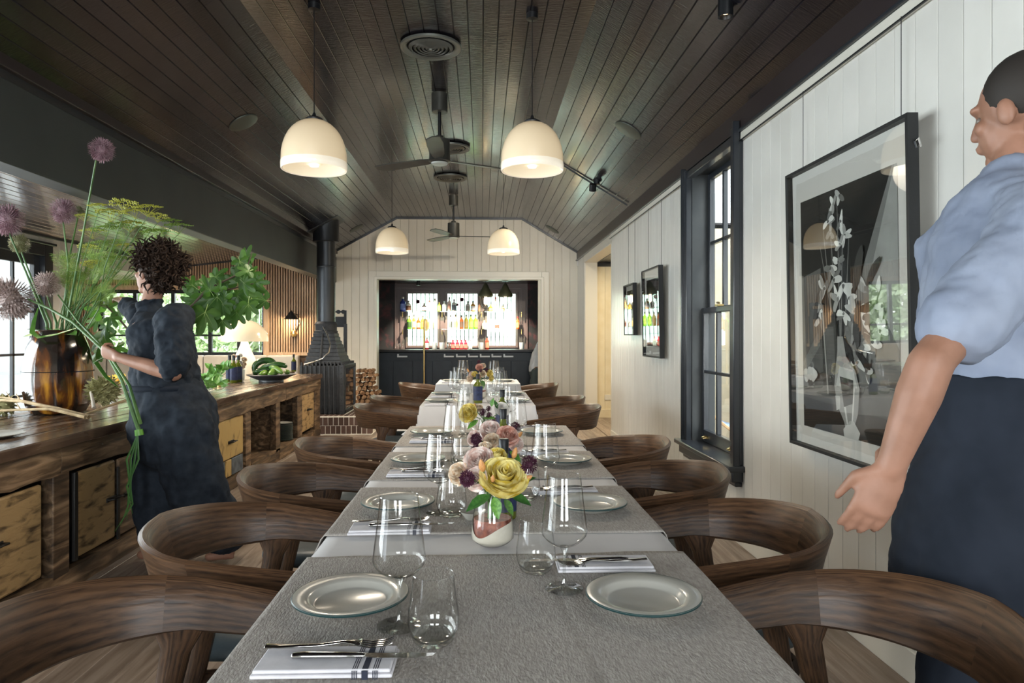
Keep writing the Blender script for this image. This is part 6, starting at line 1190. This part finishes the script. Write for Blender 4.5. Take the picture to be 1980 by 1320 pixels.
# dill umbels
m_dill = pm('dill_yellow_green', (.26, .29, .02), (.46, .46, .06), rough=.6); m_dillg = pm('dill_feather_green', (.09, .18, .02), (.22, .33, .05), rough=.6)
def umbel_mesh(mat, seed, n=16, m=9):
    rd = random.Random(seed); q = MB()
    for i in range(n):
        a = i * 2.4; rr = math.sqrt((i + .5) / n) * .9; d_ = Vector((rr * math.cos(a), rr * math.sin(a), .75 - .25 * rr)); q.tube([(0, 0, 0), d_ * .5 + Vector((0, 0, .05)), d_], .008, 3, cap=False)
        for j in range(m): b_ = j * 2.4; s_ = math.sqrt((j + .5) / m) * .2; e_ = d_ + Vector((s_ * math.cos(b_), s_ * math.sin(b_), .10)); w_ = .055; q.add([e_ + Vector((w_, 0, 0)), e_ + Vector((0, w_, 0)), e_ + Vector((-w_, 0, 0)), e_ + Vector((0, -w_, 0)), e_ + Vector((0, 0, w_)), e_ - Vector((0, 0, w_))], [(0, 1, 4), (1, 2, 4), (2, 3, 4), (3, 0, 4), (1, 0, 5), (2, 1, 5), (3, 2, 5), (0, 3, 5)])
    return q.mesh('dill_umbel', mat, 0)
UM = [umbel_mesh(m_dill, 1), umbel_mesh(m_dillg, 2)]
def feather_mesh():
    rd = random.Random(4); q = MB()
    for i in range(46):
        y = i / 46; L_ = .34 * math.sin(PI * min(1, y * .9 + .1)) + .05
        for s_ in (-1, 1):
            z = rd.uniform(-.12, .12); e_ = Vector((s_ * L_, y + .18, z)); q.add([(0, y, 0), (0, y + .012, 0), e_], [(0, 1, 2)])
            for j in range(4): b_ = e_ * (.35 + .18 * j) + Vector((0, y * (.65 - .18 * j), 0)); q.add([b_, b_ + Vector((.006, .008, 0)), b_ + Vector((s_ * rd.uniform(.02, .09), rd.uniform(.03, .12), rd.uniform(-.08, .08)))], [(0, 1, 2)])
    q.tube([(0, 0, 0), (0, 1, 0)], .008, 4); return q.mesh('dill_frond', m_dillg, 0)
FE = feather_mesh(); random.seed(31)
ends = [(165, 420), (190, 400), (215, 415), (240, 398), (262, 412), (285, 405), (305, 420), (330, 430), (345, 440), (180, 450), (205, 445), (228, 440), (252, 436), (275, 445), (300, 452), (170, 480), (195, 475), (222, 470), (245, 478), (268, 490), (150, 500), (178, 510), (205, 500), (230, 505)]
for k, (px, py) in enumerate(ends):
    Y = min(random.uniform(4.2, 4.75), .73 * 1320 / (648 - py)); e_ = atY(px, py, Y) - FBV; r_ = random.uniform(.045, .075); up_ = Vector((random.uniform(-.3, .5), random.uniform(-.6, .2), 1)); o = inst(UM[0 if (k % 3 == 0 or py < 425) else 1], 'dill_umbel', fb, e_ - Vector((0, 0, r_ * .6)), r_ * 1.25, Vector((1, 0, 0)), up_)
    q = MB(); b_ = Vector((random.uniform(-.03, .09), random.uniform(-.04, .04), -.08)); q.tube([b_, b_ + Vector((e_.x * .22, 0, e_.z * .35)), b_ * .4 + e_ * .62 - Vector((0, 0, .02)), e_ - Vector((0, 0, r_ * .6))], [.004, .0035, .0028, .0018], 5); q.build('stem', m_stem, fb)
    for j in range(2): u = random.uniform(.4, .95); b2 = b_ * (1 - u) + e_ * u; inst(FE, 'dill_frond', fb, b2 - Vector((0, 0, .02)), random.uniform(.08, .15), Vector((random.uniform(-1, 1), random.uniform(-.5, .5), random.uniform(-.1, .9))), (0, -1, .3))
for k in range(7): a = k * .9; inst(LEAFD if k % 2 else LEAF, 'leaf', fb, Vector((random.uniform(-.06, .06), -.03, .01)), random.uniform(.10, .17), Vector((math.cos(a) * .9, -.5, random.uniform(-.2, .4))), (0, -.4, 1))
q = MB(); P_ = [atY(*a) - FBV for a in ((148, 634, 4.2), (110, 646, 4.15), (75, 652, 4.15), (62, 642, 4.15), (66, 620, 4.2), (74, 595, 4.25))]; q.tube(P_, [(.004, .002), (.012, .002), (.015, .002), (.016, .002), (.013, .002), (.003, .002)], 6, up=(0, -.5, 1)); q.build('bent_leaf', m_leaf, fb)
# ------------------------------------------------------------------ fig branch
def fig_mesh(seed):
    lobes = [(-2.5, .36), (-1.7, .68), (-1.22, .40), (-.80, .92), (-.42, .46), (0, 1.10), (.42, .46), (.80, .92), (1.22, .40), (1.7, .68), (2.5, .36)]
    rd = random.Random(seed); pts = []
    for (a0, r0), (a1, r1) in zip(lobes, lobes[1:]):
        for s_ in range(4): u = s_ / 4; uu = (math.sin(u * PI / 2) ** 1.15 if r1 > r0 else 1 - math.sin((1 - u) * PI / 2) ** 1.15); pts.append((lerp(a0, a1, u), lerp(r0, r1, uu)))
    pts.append(lobes[-1]); c = (0, .38); vs = [(0, .30, .02)]; ring = []
    for f_ in (.5, 1):
        for a, r_ in pts: x = r_ * math.sin(a) * .66 * f_; y = .30 + (r_ * math.cos(a) * .72) * f_; z = -.10 * (x * x + (y - .3) ** 2) * 2.2 * f_ + .055 * math.cos(a * 4.0) * r_ * f_ + rd.uniform(-.01, .01); vs.append((x, y, z))
    n = len(pts); fs = [(0, 1 + i, 2 + i) for i in range(n - 1)] + [(1 + i, 1 + n + i, 2 + n + i, 2 + i) for i in range(n - 1)]
    q = MB(); q.add(vs, fs); q.add([(-.012, 0, 0), (.012, 0, 0), (.008, .32, .02), (-.008, .32, .02)], [(0, 1, 2, 3)], 1)
    for a, r_ in ((-.75, .78), (0, .95), (.75, .78), (-1.75, .55), (1.75, .55)): e_ = (r_ * math.sin(a) * .6, .30 + r_ * math.cos(a) * .7, .012 - .2 * r_ * r_ * .5 + .055 * r_ ); q.add([(-.008, .30, .026), (.008, .30, .026), e_], [(0, 1, 2)], 1)
    return q.mesh('fig_leaf', [m_fig, m_vein], 80)
m_fig = bpy.data.materials.new('fig_leaf_green'); m_fig.use_nodes = True; _n = m_fig.node_tree; _b = _n.nodes['Principled BSDF']; _o = _n.nodes['Material Output']; _t = nd(_n, 'ShaderNodeBsdfTranslucent'); _x = nd(_n, 'ShaderNodeMixShader'); _x.inputs[0].default_value = .38
_b.inputs['Base Color'].default_value = (.048, .122, .022, 1); _b.inputs['Roughness'].default_value = .42; _t.inputs[0].default_value = (.10, .26, .03, 1); _n.links.new(_b.outputs[0], _x.inputs[1]); _n.links.new(_t.outputs[0], _x.inputs[2]); _n.links.new(_x.outputs[0], _o.inputs[0])
m_vein = pm('leaf_vein', (.25, .38, .12), rough=.5); FIG = [fig_mesh(1), fig_mesh(2)]; m_twig = pm('fig_twig', (.05, .035, .025), (.10, .075, .05), rough=.8)
FY = 4.05; pb = [atY(x, y, FY) for x, y in ((335, 615), (372, 590), (400, 560), (430, 545), (460, 530), (480, 510), (487, 490))]; O_ = pb[0]
fg = thing('fig_branch', 'leafy fig branch with large lobed leaves held behind the woman', 'branch', O_); q = MB(); q.tube([v - O_ for v in pb], [.009, .008, .0075, .006, .005, .004, .003], 7); q.tube([pb[2] - O_, atY(440, 560, FY) - O_, atY(490, 548, FY) - O_], [.006, .005, .003], 6); q.build('twig', m_twig, fg); random.seed(44)
LV = [(392, 620, .22, (-.1, -.5, -1)), (420, 590, .21, (.15, -.4, -1)), (440, 600, .20, (.3, -.3, -1)), (462, 585, .18, (.2, -.3, -.9)), (475, 575, .17, (.5, -.2, -.8)), (500, 560, .14, (1, -.2, -.3)), (490, 530, .14, (.9, -.3, .1)), (470, 505, .17, (.1, -.3, 1)), (478, 490, .14, (.4, -.2, .9)), (455, 535, .15, (-.2, -.3, .9)), (370, 570, .16, (-.6, -.2, .5)), (360, 590, .15, (-.9, -.3, -.2)), (400, 550, .15, (-.4, -.2, .8)), (345, 610, .13, (-.5, -.4, -.6)), (410, 620, .17, (.0, -.3, -1)), (455, 615, .16, (-.1, -.4, -1)), (480, 600, .15, (.1, -.4, -1)), (430, 560, .15, (.4, -.6, .1)), (385, 590, .17, (-.3, -.6, -.7)), (505, 545, .13, (1, -.3, -.1)), (365, 545, .13, (-.7, 0, .6)), (430, 630, .14, (.1, -.3, -1)), (350, 640, .11, (.2, -.4, -1))]
random.seed(77)
for k in range(22): u = random.random(); LV.append((lerp(365, 500, u) + random.uniform(-12, 12), lerp(600, 540, u) + random.uniform(-45, 45), random.uniform(.11, .17), (random.uniform(-.7, .8), random.uniform(-.6, 0), random.uniform(-1, .3))))
for k, (px, py, s_, f_) in enumerate(LV): inst(FIG[k % 2], 'fig_leaf', fg, atY(px, py, FY + random.uniform(-.12, .12)) - O_ - Vector(f_).normalized() * s_ * .5, s_ * .84, f_, (random.uniform(-.5, .5), -1, random.uniform(-.2, .4)))
q = MB(); 
for px, py in ((408, 548), (450, 566)): q = MB(); q.lathe([(0, -.014), (.012, -.006), (.014, .004), (.006, .016), (0, .018)], 10, c=atY(px, py, FY - .03) - O_); q.build('small_fig', m_leafd, fg, smooth=60)
pb = [atY(x, y, 4.5) for x, y in ((250, 640), (225, 610), (205, 592), (180, 590))]; O_ = pb[0]; fg = thing('fig_cutting', 'second fig cutting with broad leaves between the vase and the woman', 'branch', O_); q = MB(); q.tube([v - O_ for v in pb], [.007, .006, .005, .003], 6); q.build('twig', m_twig, fg)
for k, (px, py, s_, f_) in enumerate(((195, 665, .24, (-.1, -.5, -1)), (180, 600, .15, (-.6, -.4, .3)), (178, 625, .17, (-.7, -.3, -.6)), (218, 620, .14, (.5, -.3, -.5)), (212, 585, .13, (.3, -.2, .8)), (235, 605, .13, (.8, -.3, -.3)), (205, 640, .15, (.2, -.4, -.9)), (228, 680, .15, (.5, -.4, -.8)), (185, 690, .16, (-.3, -.5, -.8)))): inst(FIG[k % 2], 'fig_leaf', fg, atY(px, py, 4.45 + .05 * (k % 3)) - O_ - Vector(f_).normalized() * s_ * .5, s_ * .84, f_, (random.uniform(-.5, .5), -1, .2))
# ------------------------------------------------------------------ people
def ellip(q, c, r, R=None, n=16, m=12, mi=0):
    c = Vector(c); vs = [c + (R @ Vector((0, 0, -r[2])) if R else Vector((0, 0, -r[2])))]
    for i in range(1, m):
        a = -PI / 2 + PI * i / m
        for j in range(n):
            b = 2 * PI * j / n; p = Vector((r[0] * math.cos(a) * math.cos(b), r[1] * math.cos(a) * math.sin(b), r[2] * math.sin(a))); vs.append(c + (R @ p if R else p))
    vs.append(c + (R @ Vector((0, 0, r[2])) if R else Vector((0, 0, r[2])))); k = len(vs) - 1
    fs = [(0, 1 + (j + 1) % n, 1 + j) for j in range(n)] + [(1 + (i - 1) * n + j, 1 + (i - 1) * n + (j + 1) % n, 1 + i * n + (j + 1) % n, 1 + i * n + j) for i in range(1, m - 1) for j in range(n)] + [(k, 1 + (m - 2) * n + j, 1 + (m - 2) * n + (j + 1) % n) for j in range(n)]
    q.add(vs, fs, mi)
_tex = {}
def fused(q, name, mat, parent, voxel, smooth=3, disp=0, dscale=.12, dseed=0):
    o = q.build(name, mat, parent, smooth=0); 
    m = o.modifiers.new('fuse', 'REMESH'); m.mode = 'VOXEL'; m.voxel_size = voxel; m.use_smooth_shade = True
    m = o.modifiers.new('smooth', 'SMOOTH'); m.iterations = smooth; m.factor = .6
    if disp:
        if dscale not in _tex: tx = bpy.data.textures.new('folds', 'CLOUDS'); tx.noise_scale = dscale; tx.noise_depth = 3; _tex[dscale] = tx
        m = o.modifiers.new('folds', 'DISPLACE'); m.texture = _tex[dscale]; m.strength = disp; m.mid_level = .5; m.texture_coords = 'GLOBAL'
    dg = bpy.context.evaluated_depsgraph_get(); dg.update(); me = bpy.data.meshes.new_from_object(o.evaluated_get(dg)); o.modifiers.clear(); me.materials.clear() if len(me.materials) == 0 else None; o.data = me
    return o
def basis(F, U):
    F = Vector(F).normalized(); X = F.cross(Vector(U)).normalized(); Z = X.cross(F); return Matrix((X, F, Z)).transposed()   # columns: right, forward, up
def head(q, c, F, U, s=1.0):
    B = basis(F, U); T = lambda x, y, z: Vector(c) + B @ (Vector((x, y, z)) * s)
    e = lambda x, y, z, a, b, d: ellip(q, T(x, y, z), (a * s, b * s, d * s), B)
    e(0, -.012, .022, .072, .092, .098); e(0, .030, -.040, .056, .060, .078); e(0, .064, -.098, .024, .022, .020); e(0, .074, .030, .048, .020, .014)
    for sx in (-1, 1): e(sx * .034, .060, -.020, .024, .022, .020); e(sx * .076, -.008, -.012, .010, .020, .032)
    q.tube([T(0, .084, .018), T(0, .096, -.012), T(0, .099, -.026)], [.007 * s, .010 * s, .013 * s], 8, round_cap=True)
    e(0, .090, -.056, .022, .011, .006); e(0, .088, -.067, .019, .011, .006)
    return B, T
def hand(q, w_, D, N, L_, s=1.0, curl=(.35, .5, .4), thumb=.6):
    """w_: wrist, D: direction of the fingers, N: palm facing, L_: +1/-1 thumb side along D x N"""
    D = Vector(D).normalized(); N = (Vector(N) - D * Vector(N).dot(D)).normalized(); S_ = D.cross(N) * L_; w_ = Vector(w_)
    q.tube([w_ - D * .02 * s, w_ + D * .03 * s, w_ + D * .088 * s], [(.026 * s, .019 * s), (.038 * s, .016 * s), (.040 * s, .013 * s)], 12, up=tuple(N), round_cap=True)
    for k, (off, ln) in enumerate(((.030, .070), (.010, .080), (-.011, .074), (-.030, .058))):
        p = w_ + D * .080 * s + S_ * off * s; P_ = [p - D * .02 * s, p]; a = 0; d_ = D
        for j, fr_ in enumerate((.45, .32, .23)): a += curl[j] * (1 + .08 * k); d_ = D * math.cos(a) + N * math.sin(a); P_.append(P_[-1] + d_ * ln * fr_ * s)
        q.tube(P_, [.0095 * s, .0092 * s, .0085 * s, .0078 * s, .0066 * s], 8, up=tuple(S_), round_cap=True)
    p = w_ + D * .02 * s + S_ * .026 * s; d1 = (D * .7 + S_ * .75 + N * .3).normalized(); d2 = (D * .9 + S_ * .15 + N * thumb).normalized()
    q.tube([p - d1 * .01, p + d1 * .030 * s, p + d1 * .030 * s + d2 * .030 * s, p + d1 * .030 * s + d2 * .056 * s], [.014 * s, .0125 * s, .010 * s, .008 * s], 8, up=tuple(N), round_cap=True)
def eyes(T, s, parent):
    for sx in (-1, 1):
        q = MB(); ellip(q, T(sx * .031, .069, .002), (.0085 * s,) * 3, None, 12, 8); q.build('eye', m_eye, parent)
        q = MB(); q.lathe([(0, 0), (.005 * s, 0)], 10); 
m_skin = pm('skin', (.25, .125, .08), (.33, .17, .115), rough=.5, nscale=14); m_eye = pm('eye_white', (.16, .13, .11), rough=.3)
m_navycl = pm('dark_navy_linen', (.010, .014, .021), (.020, .027, .038), spec=.25, rough=.85, nscale=20, bump=.2, coords='Position'); m_hair = pm('dark_curly_hair', (.012, .007, .005), (.035, .02, .013), spec=.2, rough=.75, nscale=40); m_hairb = pm('short_dark_hair', (.02, .016, .013), rough=.7)
m_shirt = pm('pale_blue_shirt', (.19, .225, .31), (.27, .31, .40), rough=.85, coords='Position', nscale=6); m_apron = pm('navy_apron', (.010, .014, .022), (.016, .021, .032), spec=.25, rough=.85, coords='Position', nscale=8); m_shorts = pm('grey_green_shorts', (.07, .09, .09), rough=.85); m_shoe = pm('black_shoe', (.015, .015, .015), rough=.5); m_wshirt = pm('white_shirt', (.62, .64, .68), rough=.85)
# --- the florist
g = lambda x, y, Y: atY(x, y, Y)
W = thing('person', 'woman with curly dark hair in dark navy linen arranging flowers at the workbench', 'person')
pel, wai, che, nck = g(332, 800, 3.83), g(318, 742, 3.83), g(304, 660, 3.82), g(290, 600, 3.82)
hc = g(296, 528, 3.84); shn, elN, wrN = g(334, 620, 3.66), g(336, 722, 3.52), g(228, 690, 3.56); shf, elF, wrF = g(276, 615, 4.0), g(262, 606, 4.22), g(236, 581, 4.42)
hiN, knN, anN = g(350, 830, 3.74), g(382, 950, 3.76), g(445, 1052, 3.84); hiF, knF, anF = g(316, 830, 3.92), g(308, 950, 3.9), g(322, 1060, 3.86)
anN.z = .10; anF.z = .085
q = MB(); HB, HT = head(q, hc, (-1, .42, .12), (0, 0, 1)); q.tube([nck - Vector((0, 0, .05)), nck + Vector((0, 0, .02)), hc - Vector((-.015, 0, .06))], [(.062, .058), (.052, .05), (.050, .05)], 14, up=(1, 0, 0))
UPX = (1, 0, 0)
q.tube([nck + Vector((0, 0, -.03)), nck + Vector((.005, 0, -.07)), che, wai, pel, pel - Vector((0, 0, .06))], [(.06, .05), (.16, .075), (.145, .10), (.12, .095), (.15, .12), (.12, .1)], 20, up=UPX, round_cap=True)
q.tube([shn, elN], [.045, .038], 12, round_cap=True); q.tube([elN, lerp(elN, wrN, .35), wrN], [.040, .041, .025], 12, round_cap=True); q.tube([shf, elF, wrF], [.045, .038, .025], 12, round_cap=True)
q.tube([hiN, knN, lerp(knN, anN, .35), anN], [.085, .055, .05, .034], 12, round_cap=True); q.tube([hiF, knF, lerp(knF, anF, .35), anF], [.085, .055, .05, .034], 12, round_cap=True)
for an, d_ in ((anN, Vector((-.75, -.1, 0))), (anF, Vector((-1, .1, 0)))): q.tube([an, Vector((an.x, an.y, .045)), Vector((an.x, an.y, .035)) + d_ * .14], [.034, .036, .026], 10, round_cap=True)
hd = (wrN - elN).normalized(); hand(q, wrN, (hd + Vector((-.1, .1, .10))), (.15, .9, .45), 1, 1.0, (.75, .95, .7), .5)
hf = (wrF - elF).normalized(); hand(q, wrF, (-.6, .7, .2), (0, .2, -1), -1, .95, (.3, .3, .3))
fused(q, 'body', m_skin, W, .0055, 3); eyes(HT, 1, W)
q = MB(); q.tube([nck + Vector((.01, 0, -.005)), nck + Vector((.012, 0, -.045)), nck + Vector((.016, 0, -.085)), che + Vector((.02, 0, .02)), lerp(che, wai, .6) + Vector((.02, 0, 0)), wai + Vector((.01, 0, -.05))], [(.075, .065), (.13, .095), (.185, .130), (.185, .160), (.170, .170), (.170, .180)], 24, up=UPX, round_cap=True)
q.tube([nck + Vector((-.03, -.06, .03)), nck + Vector((.035, -.045, .055)), nck + Vector((.045, .04, .055)), nck + Vector((-.02, .07, .03))], [(.022, .014)] * 4, 8, round_cap=True)
q.tube([shn + Vector((0, .06, .02)), shn + Vector((.0, -.0, .0)), lerp(shn, elN, .5) + Vector((.01, -.01, 0)), lerp(shn, elN, .86) + Vector((.0, 0, 0))], [.085, .098, .092, .082], 16, round_cap=True)
q.tube([lerp(shn, elN, .74), lerp(shn, elN, .9)], [.088, .086], 16)
q.tube([shf + Vector((0, -.05, .02)), shf, lerp(shf, elF, .6), elF, lerp(elF, wrF, .55)], [.07, .075, .07, .062, .055], 14, round_cap=True)
fused(q, 'shirt', m_navycl, W, .008, 2, .038, .068)
q = MB(); q.tube([wai + Vector((0, 0, .05)), wai + Vector((.0, 0, -.02)), pel + Vector((.012, 0, .02)), pel + Vector((.015, 0, -.12))], [(.160, .170), (.175, .185), (.205, .220), (.205, .232)], 26, up=UPX, round_cap=True)
for hi, kn, an in ((hiN, knN, anN), (hiF, knF, anF)): e_ = lerp(kn, an, .80); q.tube([hi + Vector((0, 0, .06)), hi, lerp(hi, kn, .6), kn, e_], [(.12, .155), (.13, .17), (.128, .165), (.122, .155), (.115, .14)], 18, up=UPX, round_cap=True)
fused(q, 'wide_trousers', m_navycl, W, .011, 2, .045, .10)
q = MB(); q.tube([wai + Vector((0, 0, -.028)), wai + Vector((.0, 0, .0))], [(.182, .194), (.176, .188)], 30, up=UPX, cap=False); o = q.build('apron_tie', m_apron, W); m_ = o.modifiers.new('s', 'SOLIDIFY'); m_.thickness = .006
q = MB(); bx = wai + Vector((.145, -.07, -.02)); q.tube([bx, bx + Vector((.03, -.01, -.08)), bx + Vector((.035, -.01, -.22))], [(.003, .014)] * 3, 6); q.tube([bx, bx + Vector((.05, -.02, -.06)), bx + Vector((.06, -.02, -.17))], [(.003, .014)] * 3, 6); q.build('apron_bow', m_apron, W)
random.seed(2); q = MB(); hcen = HT(0, -.035, .045); ellip(q, hcen, (.098, .108, .105), HB, 20, 14)
for i in range(520):
    z = random.uniform(-.98, 1); a = random.uniform(0, 2 * PI); s_ = math.sqrt(1 - z * z); d_ = Vector((s_ * math.cos(a), s_ * math.sin(a), z))
    if d_.y > .45 and z < .55: continue
    if z < -.2 and d_.y > -.1: continue
    p = hcen + HB @ (d_ * .088); D_ = (HB @ d_ + Vector((0, 0, -.15))).normalized(); A_ = D_.cross(Vector((.2, .3, .9))).normalized(); B_ = D_.cross(A_); ln = random.uniform(.045, .092); cr = random.uniform(.008, .014); ph = random.uniform(0, 6)
    q.tube([p + D_ * ln * t_ + (A_ * math.cos(ph + t_ * 9) + B_ * math.sin(ph + t_ * 9)) * cr for t_ in (0, .17, .34, .5, .67, .84, 1)], [.0075, .007, .0065, .006, .0055, .004, .002], 5)
q.build('curly_hair', m_hair, W, smooth=80)
# stems she holds
hp = wrN + hd * .085 + Vector((-.0, .03, .0)); t = thing('held_alliums', 'long allium stems held in the hand of the woman, one big head over the vase', 'flowers', hp)
hdc = atY(20, 578, 3.75); e2 = atY(268, 830, 3.60); scabious(t, hdc - hp, 42 / 1320 * 3.75, (-1, -.3, .6), m_all2, 'allium_head', 420, 'al', .085)
q = MB(); q.tube([hdc - hp + Vector((.09, 0, .0)), atY(95, 596, 3.7) - hp, atY(140, 622, 3.66) - hp, Vector((0, 0, 0)), atY(235, 735, 3.54) - hp, e2 - hp], [.005, .006, .007, .008, .009, .011], 8); q.build('stem', m_stem, t)
q = MB(); q.tube([atY(112, 570, 3.8) - hp, atY(150, 620, 3.75) - hp, Vector((.0, .0, .012)), atY(250, 745, 3.52) - hp, e2 - hp + Vector((.01, 0, .03))], [.004, .005, .007, .008, .009], 8); q.build('stem', m_stem, t)
q = MB(); q.tube([Vector((0, 0, -.02)), atY(185, 700, 3.62) - hp, atY(205, 728, 3.62) - hp, atY(228, 748, 3.62) - hp], [(.004, .002), (.016, .002), (.013, .002), (.002, .001)], 6); q.build('leaf_blade', m_leaf, t)
q = MB(); q.tube([e2 - hp, e2 - hp + Vector((.005, 0, -.03))], [.020, .022], 10); q.build('cut_end', m_leaf, t)
for k in range(4): q = MB(); b_ = e2 - hp + Vector((.0, -.01, -.03)); q.tube([b_, b_ + Vector((.01 - .02 * k, -.01, -.12)), b_ + Vector((-.05 + .01 * k, -.01, -.26 - .03 * k)), b_ + Vector((-.02 - .03 * k, -.01, -.40 - .03 * k))], [(.005, .003), (.006, .002), (.005, .002), (.001, .001)], 6); q.build('drooping_leaf', m_leafd, t)
# --- the waiter passing the picture wall
Wt = thing('person', 'waiter in pale blue shirt and navy apron walking past the large framed print', 'person'); X0, Y0_ = 1.20, 1.54
V3 = lambda x, y, z: Vector((X0 + x, Y0_ + y, z))
nck = V3(.065, .03, 1.60); sN, sF = V3(-.02, -.17, 1.49), V3(.02, .19, 1.49); eN = atY(1800, 700, 1.30); wN = atY(1722, 905, 1.33); hcw = V3(.085, .04, 1.785)
q = MB(); HB2, HT2 = head(q, hcw, (-.42, .9, -.12), (-.05, 0, 1), 1.03); q.tube([nck - Vector((0, 0, .06)), nck, hcw - Vector((-.01, 0, .07))], [.062, .056, .055], 14)
q.tube([V3(.03, .02, 1.53), V3(.01, .02, 1.45), V3(.0, .02, 1.25), V3(.01, .02, 1.05), V3(.02, .02, .92)], [(.12, .07), (.17, .10), (.15, .11), (.135, .10), (.15, .11)], 20, up=UPX, round_cap=True)
q.tube([sN, eN], [.048, .040], 12, round_cap=True); q.tube([eN, lerp(eN, wN, .3), wN], [.042, .043, .027], 12, round_cap=True); hand(q, wN, ((wN - eN).normalized() + Vector((-.15, 0, -.1))), (.3, 1, .1), -1, 1.05, (.25, .3, .25), .3)
eF, wF = V3(.10, .28, 1.18), V3(-.05, .30, .95); q.tube([sF, eF, wF], [.048, .040, .027], 12, round_cap=True); hand(q, wF, (-.3, 0, -1), (0, -1, 0), 1, 1.05)
for sy, fx in ((-1, -.16), (1, .20)):
    h_, k_, a_ = V3(.02, .02 + sy * .09, .92), V3(fx * .6 - .05, .02 + sy * .09, .50), V3(fx, .02 + sy * .09, .09); q.tube([h_, k_, lerp(k_, a_, .35), a_], [.09, .06, .055, .038], 12, round_cap=True)
fused(q, 'body', m_skin, Wt, .0055, 3); eyes(HT2, 1.03, Wt)
q = MB(); q.tube([nck + Vector((0, 0, .0)), V3(.05, .02, 1.555), V3(.03, .02, 1.47), V3(.01, .02, 1.25), V3(.01, .02, 1.05), V3(.02, .02, .98)], [(.088, .085), (.175, .115), (.212, .135), (.185, .14), (.165, .13), (.17, .135)], 24, up=UPX, round_cap=True)
q.tube([sN + Vector((0, .06, .02)), sN, lerp(sN, eN, .75)], [.078, .086, .080], 16, round_cap=True); q.tube([sF + Vector((0, -.06, .02)), sF, lerp(sF, eF, .75)], [.07, .078, .078], 16, round_cap=True); fused(q, 'shirt', m_shirt, Wt, .009, 2, .03, .08)
q = MB(); q.tube([V3(.02, .02, 1.0), V3(.02, .02, .88)], [(.16, .13), (.175, .145)], 24, up=UPX, round_cap=True)
for sy, fx in ((-1, -.16), (1, .20)): h_, k_, a_ = V3(.02, .02 + sy * .09, .92), V3(fx * .6 - .05, .02 + sy * .09, .50), V3(fx, .02 + sy * .09, .12); q.tube([h_, k_, a_], [.105, .085, .07], 14, round_cap=True); q2 = MB(); q2.tube([a_ + Vector((.05, 0, -.06)), a_ + Vector((-.06, 0, -.07)), a_ + Vector((-.18, 0, -.085))], [(.042, .05), (.045, .04), (.035, .022)], 12, round_cap=True, up=(0, 0, 1)); q2.build('shoe', m_shoe, Wt)
fused(q, 'trousers', m_apron, Wt, .011, 2, .02, .1)
q = MB(); q.tube([V3(.01, .02, 1.16), V3(.01, .02, 1.0), V3(-.01, .02, .80), V3(-.02, .02, .52)], [(.178, .148), (.178, .150), (.205, .185), (.215, .20)], 26, up=UPX); fused(q, 'apron', m_apron, Wt, .010, 2, .03, .1)
q = MB(); q.tube([V3(.0, -.04, 1.14), V3(-.10, -.07, 1.30), V3(-.07, -.07, 1.47), V3(.05, -.06, 1.53), V3(.11, -.04, 1.40), V3(.12, -.02, 1.16)], [(.003, .018)] * 6, 8); q.build('apron_strap', m_apron, Wt)
q = MB(); ellip(q, HT2(0, -.026, .038), (.081 * 1.03, .093 * 1.03, .095 * 1.03), HB2, 20, 14); ellip(q, HT2(0, -.055, -.03), (.060, .045, .06), HB2, 16, 10); q.build('short_hair', m_hairb, Wt, smooth=80)
# --- the person behind the bar
Bt = thing('person', 'person in white shirt and grey shorts half hidden behind the bar opening', 'person')
g = lambda x, y: atY(x, y, 11.62); pel, che, nck, hcb = g(1039, 712), g(1052, 668), g(1064, 645), g(1076, 630)
q = MB(); B3, T3 = head(q, hcb, (1, .2, -.5), (.3, 0, 1)); q.tube([pel, lerp(pel, che, .5), che, nck, hcb], [(.13, .11), (.13, .12), (.16, .11), (.06, .06), (.05, .05)], 16, up=UPX, round_cap=True)
for dy, kx in ((-.10, 1034), (.10, 1042)): k_ = g(kx, 748) + Vector((0, dy, 0)); a_ = Vector((k_.x - .01, k_.y, .08)); q.tube([pel + Vector((0, dy, -.02)), k_, lerp(k_, a_, .3), a_, a_ + Vector((.14, 0, -.05))], [.09, .055, .058, .036, .03], 12, round_cap=True)
sh_ = che + Vector((.02, -.17, .05)); el_ = sh_ + Vector((.16, -.04, -.22)); wr_ = el_ + Vector((.12, .02, .02)); q.tube([sh_, el_, wr_], [.045, .038, .026], 10, round_cap=True); hand(q, wr_, (1, 0, 0), (0, .3, -1), 1)
fused(q, 'body', m_skin, Bt, .007, 2)
q = MB(); q.tube([pel + Vector((0, 0, -.0)), lerp(pel, che, .5) + Vector((-.01, 0, 0)), che, nck], [(.165, .15), (.165, .155), (.19, .13), (.08, .07)], 20, up=UPX, round_cap=True); q.tube([sh_ + Vector((0, .05, 0)), sh_, lerp(sh_, el_, .8)], [.07, .075, .07], 12, round_cap=True); fused(q, 'white_shirt', m_wshirt, Bt, .011, 2, .02, .08)
q = MB(); q.tube([pel + Vector((0, 0, .03)), pel + Vector((0, 0, -.08))], [(.155, .135), (.165, .14)], 18, up=UPX, round_cap=True)
for dy, kx in ((-.09, 1034), (.09, 1042)): k_ = g(kx, 742) + Vector((0, dy, 0)); q.tube([pel + Vector((0, dy, -.04)), k_], [.105, .095], 14, round_cap=True)
fused(q, 'shorts', m_shorts, Bt, .011, 2, .02, .08)
q = MB(); ellip(q, T3(0, -.03, .042), (.082, .095, .092), B3, 18, 12); q.build('short_hair', m_hairb, Bt, smooth=80)
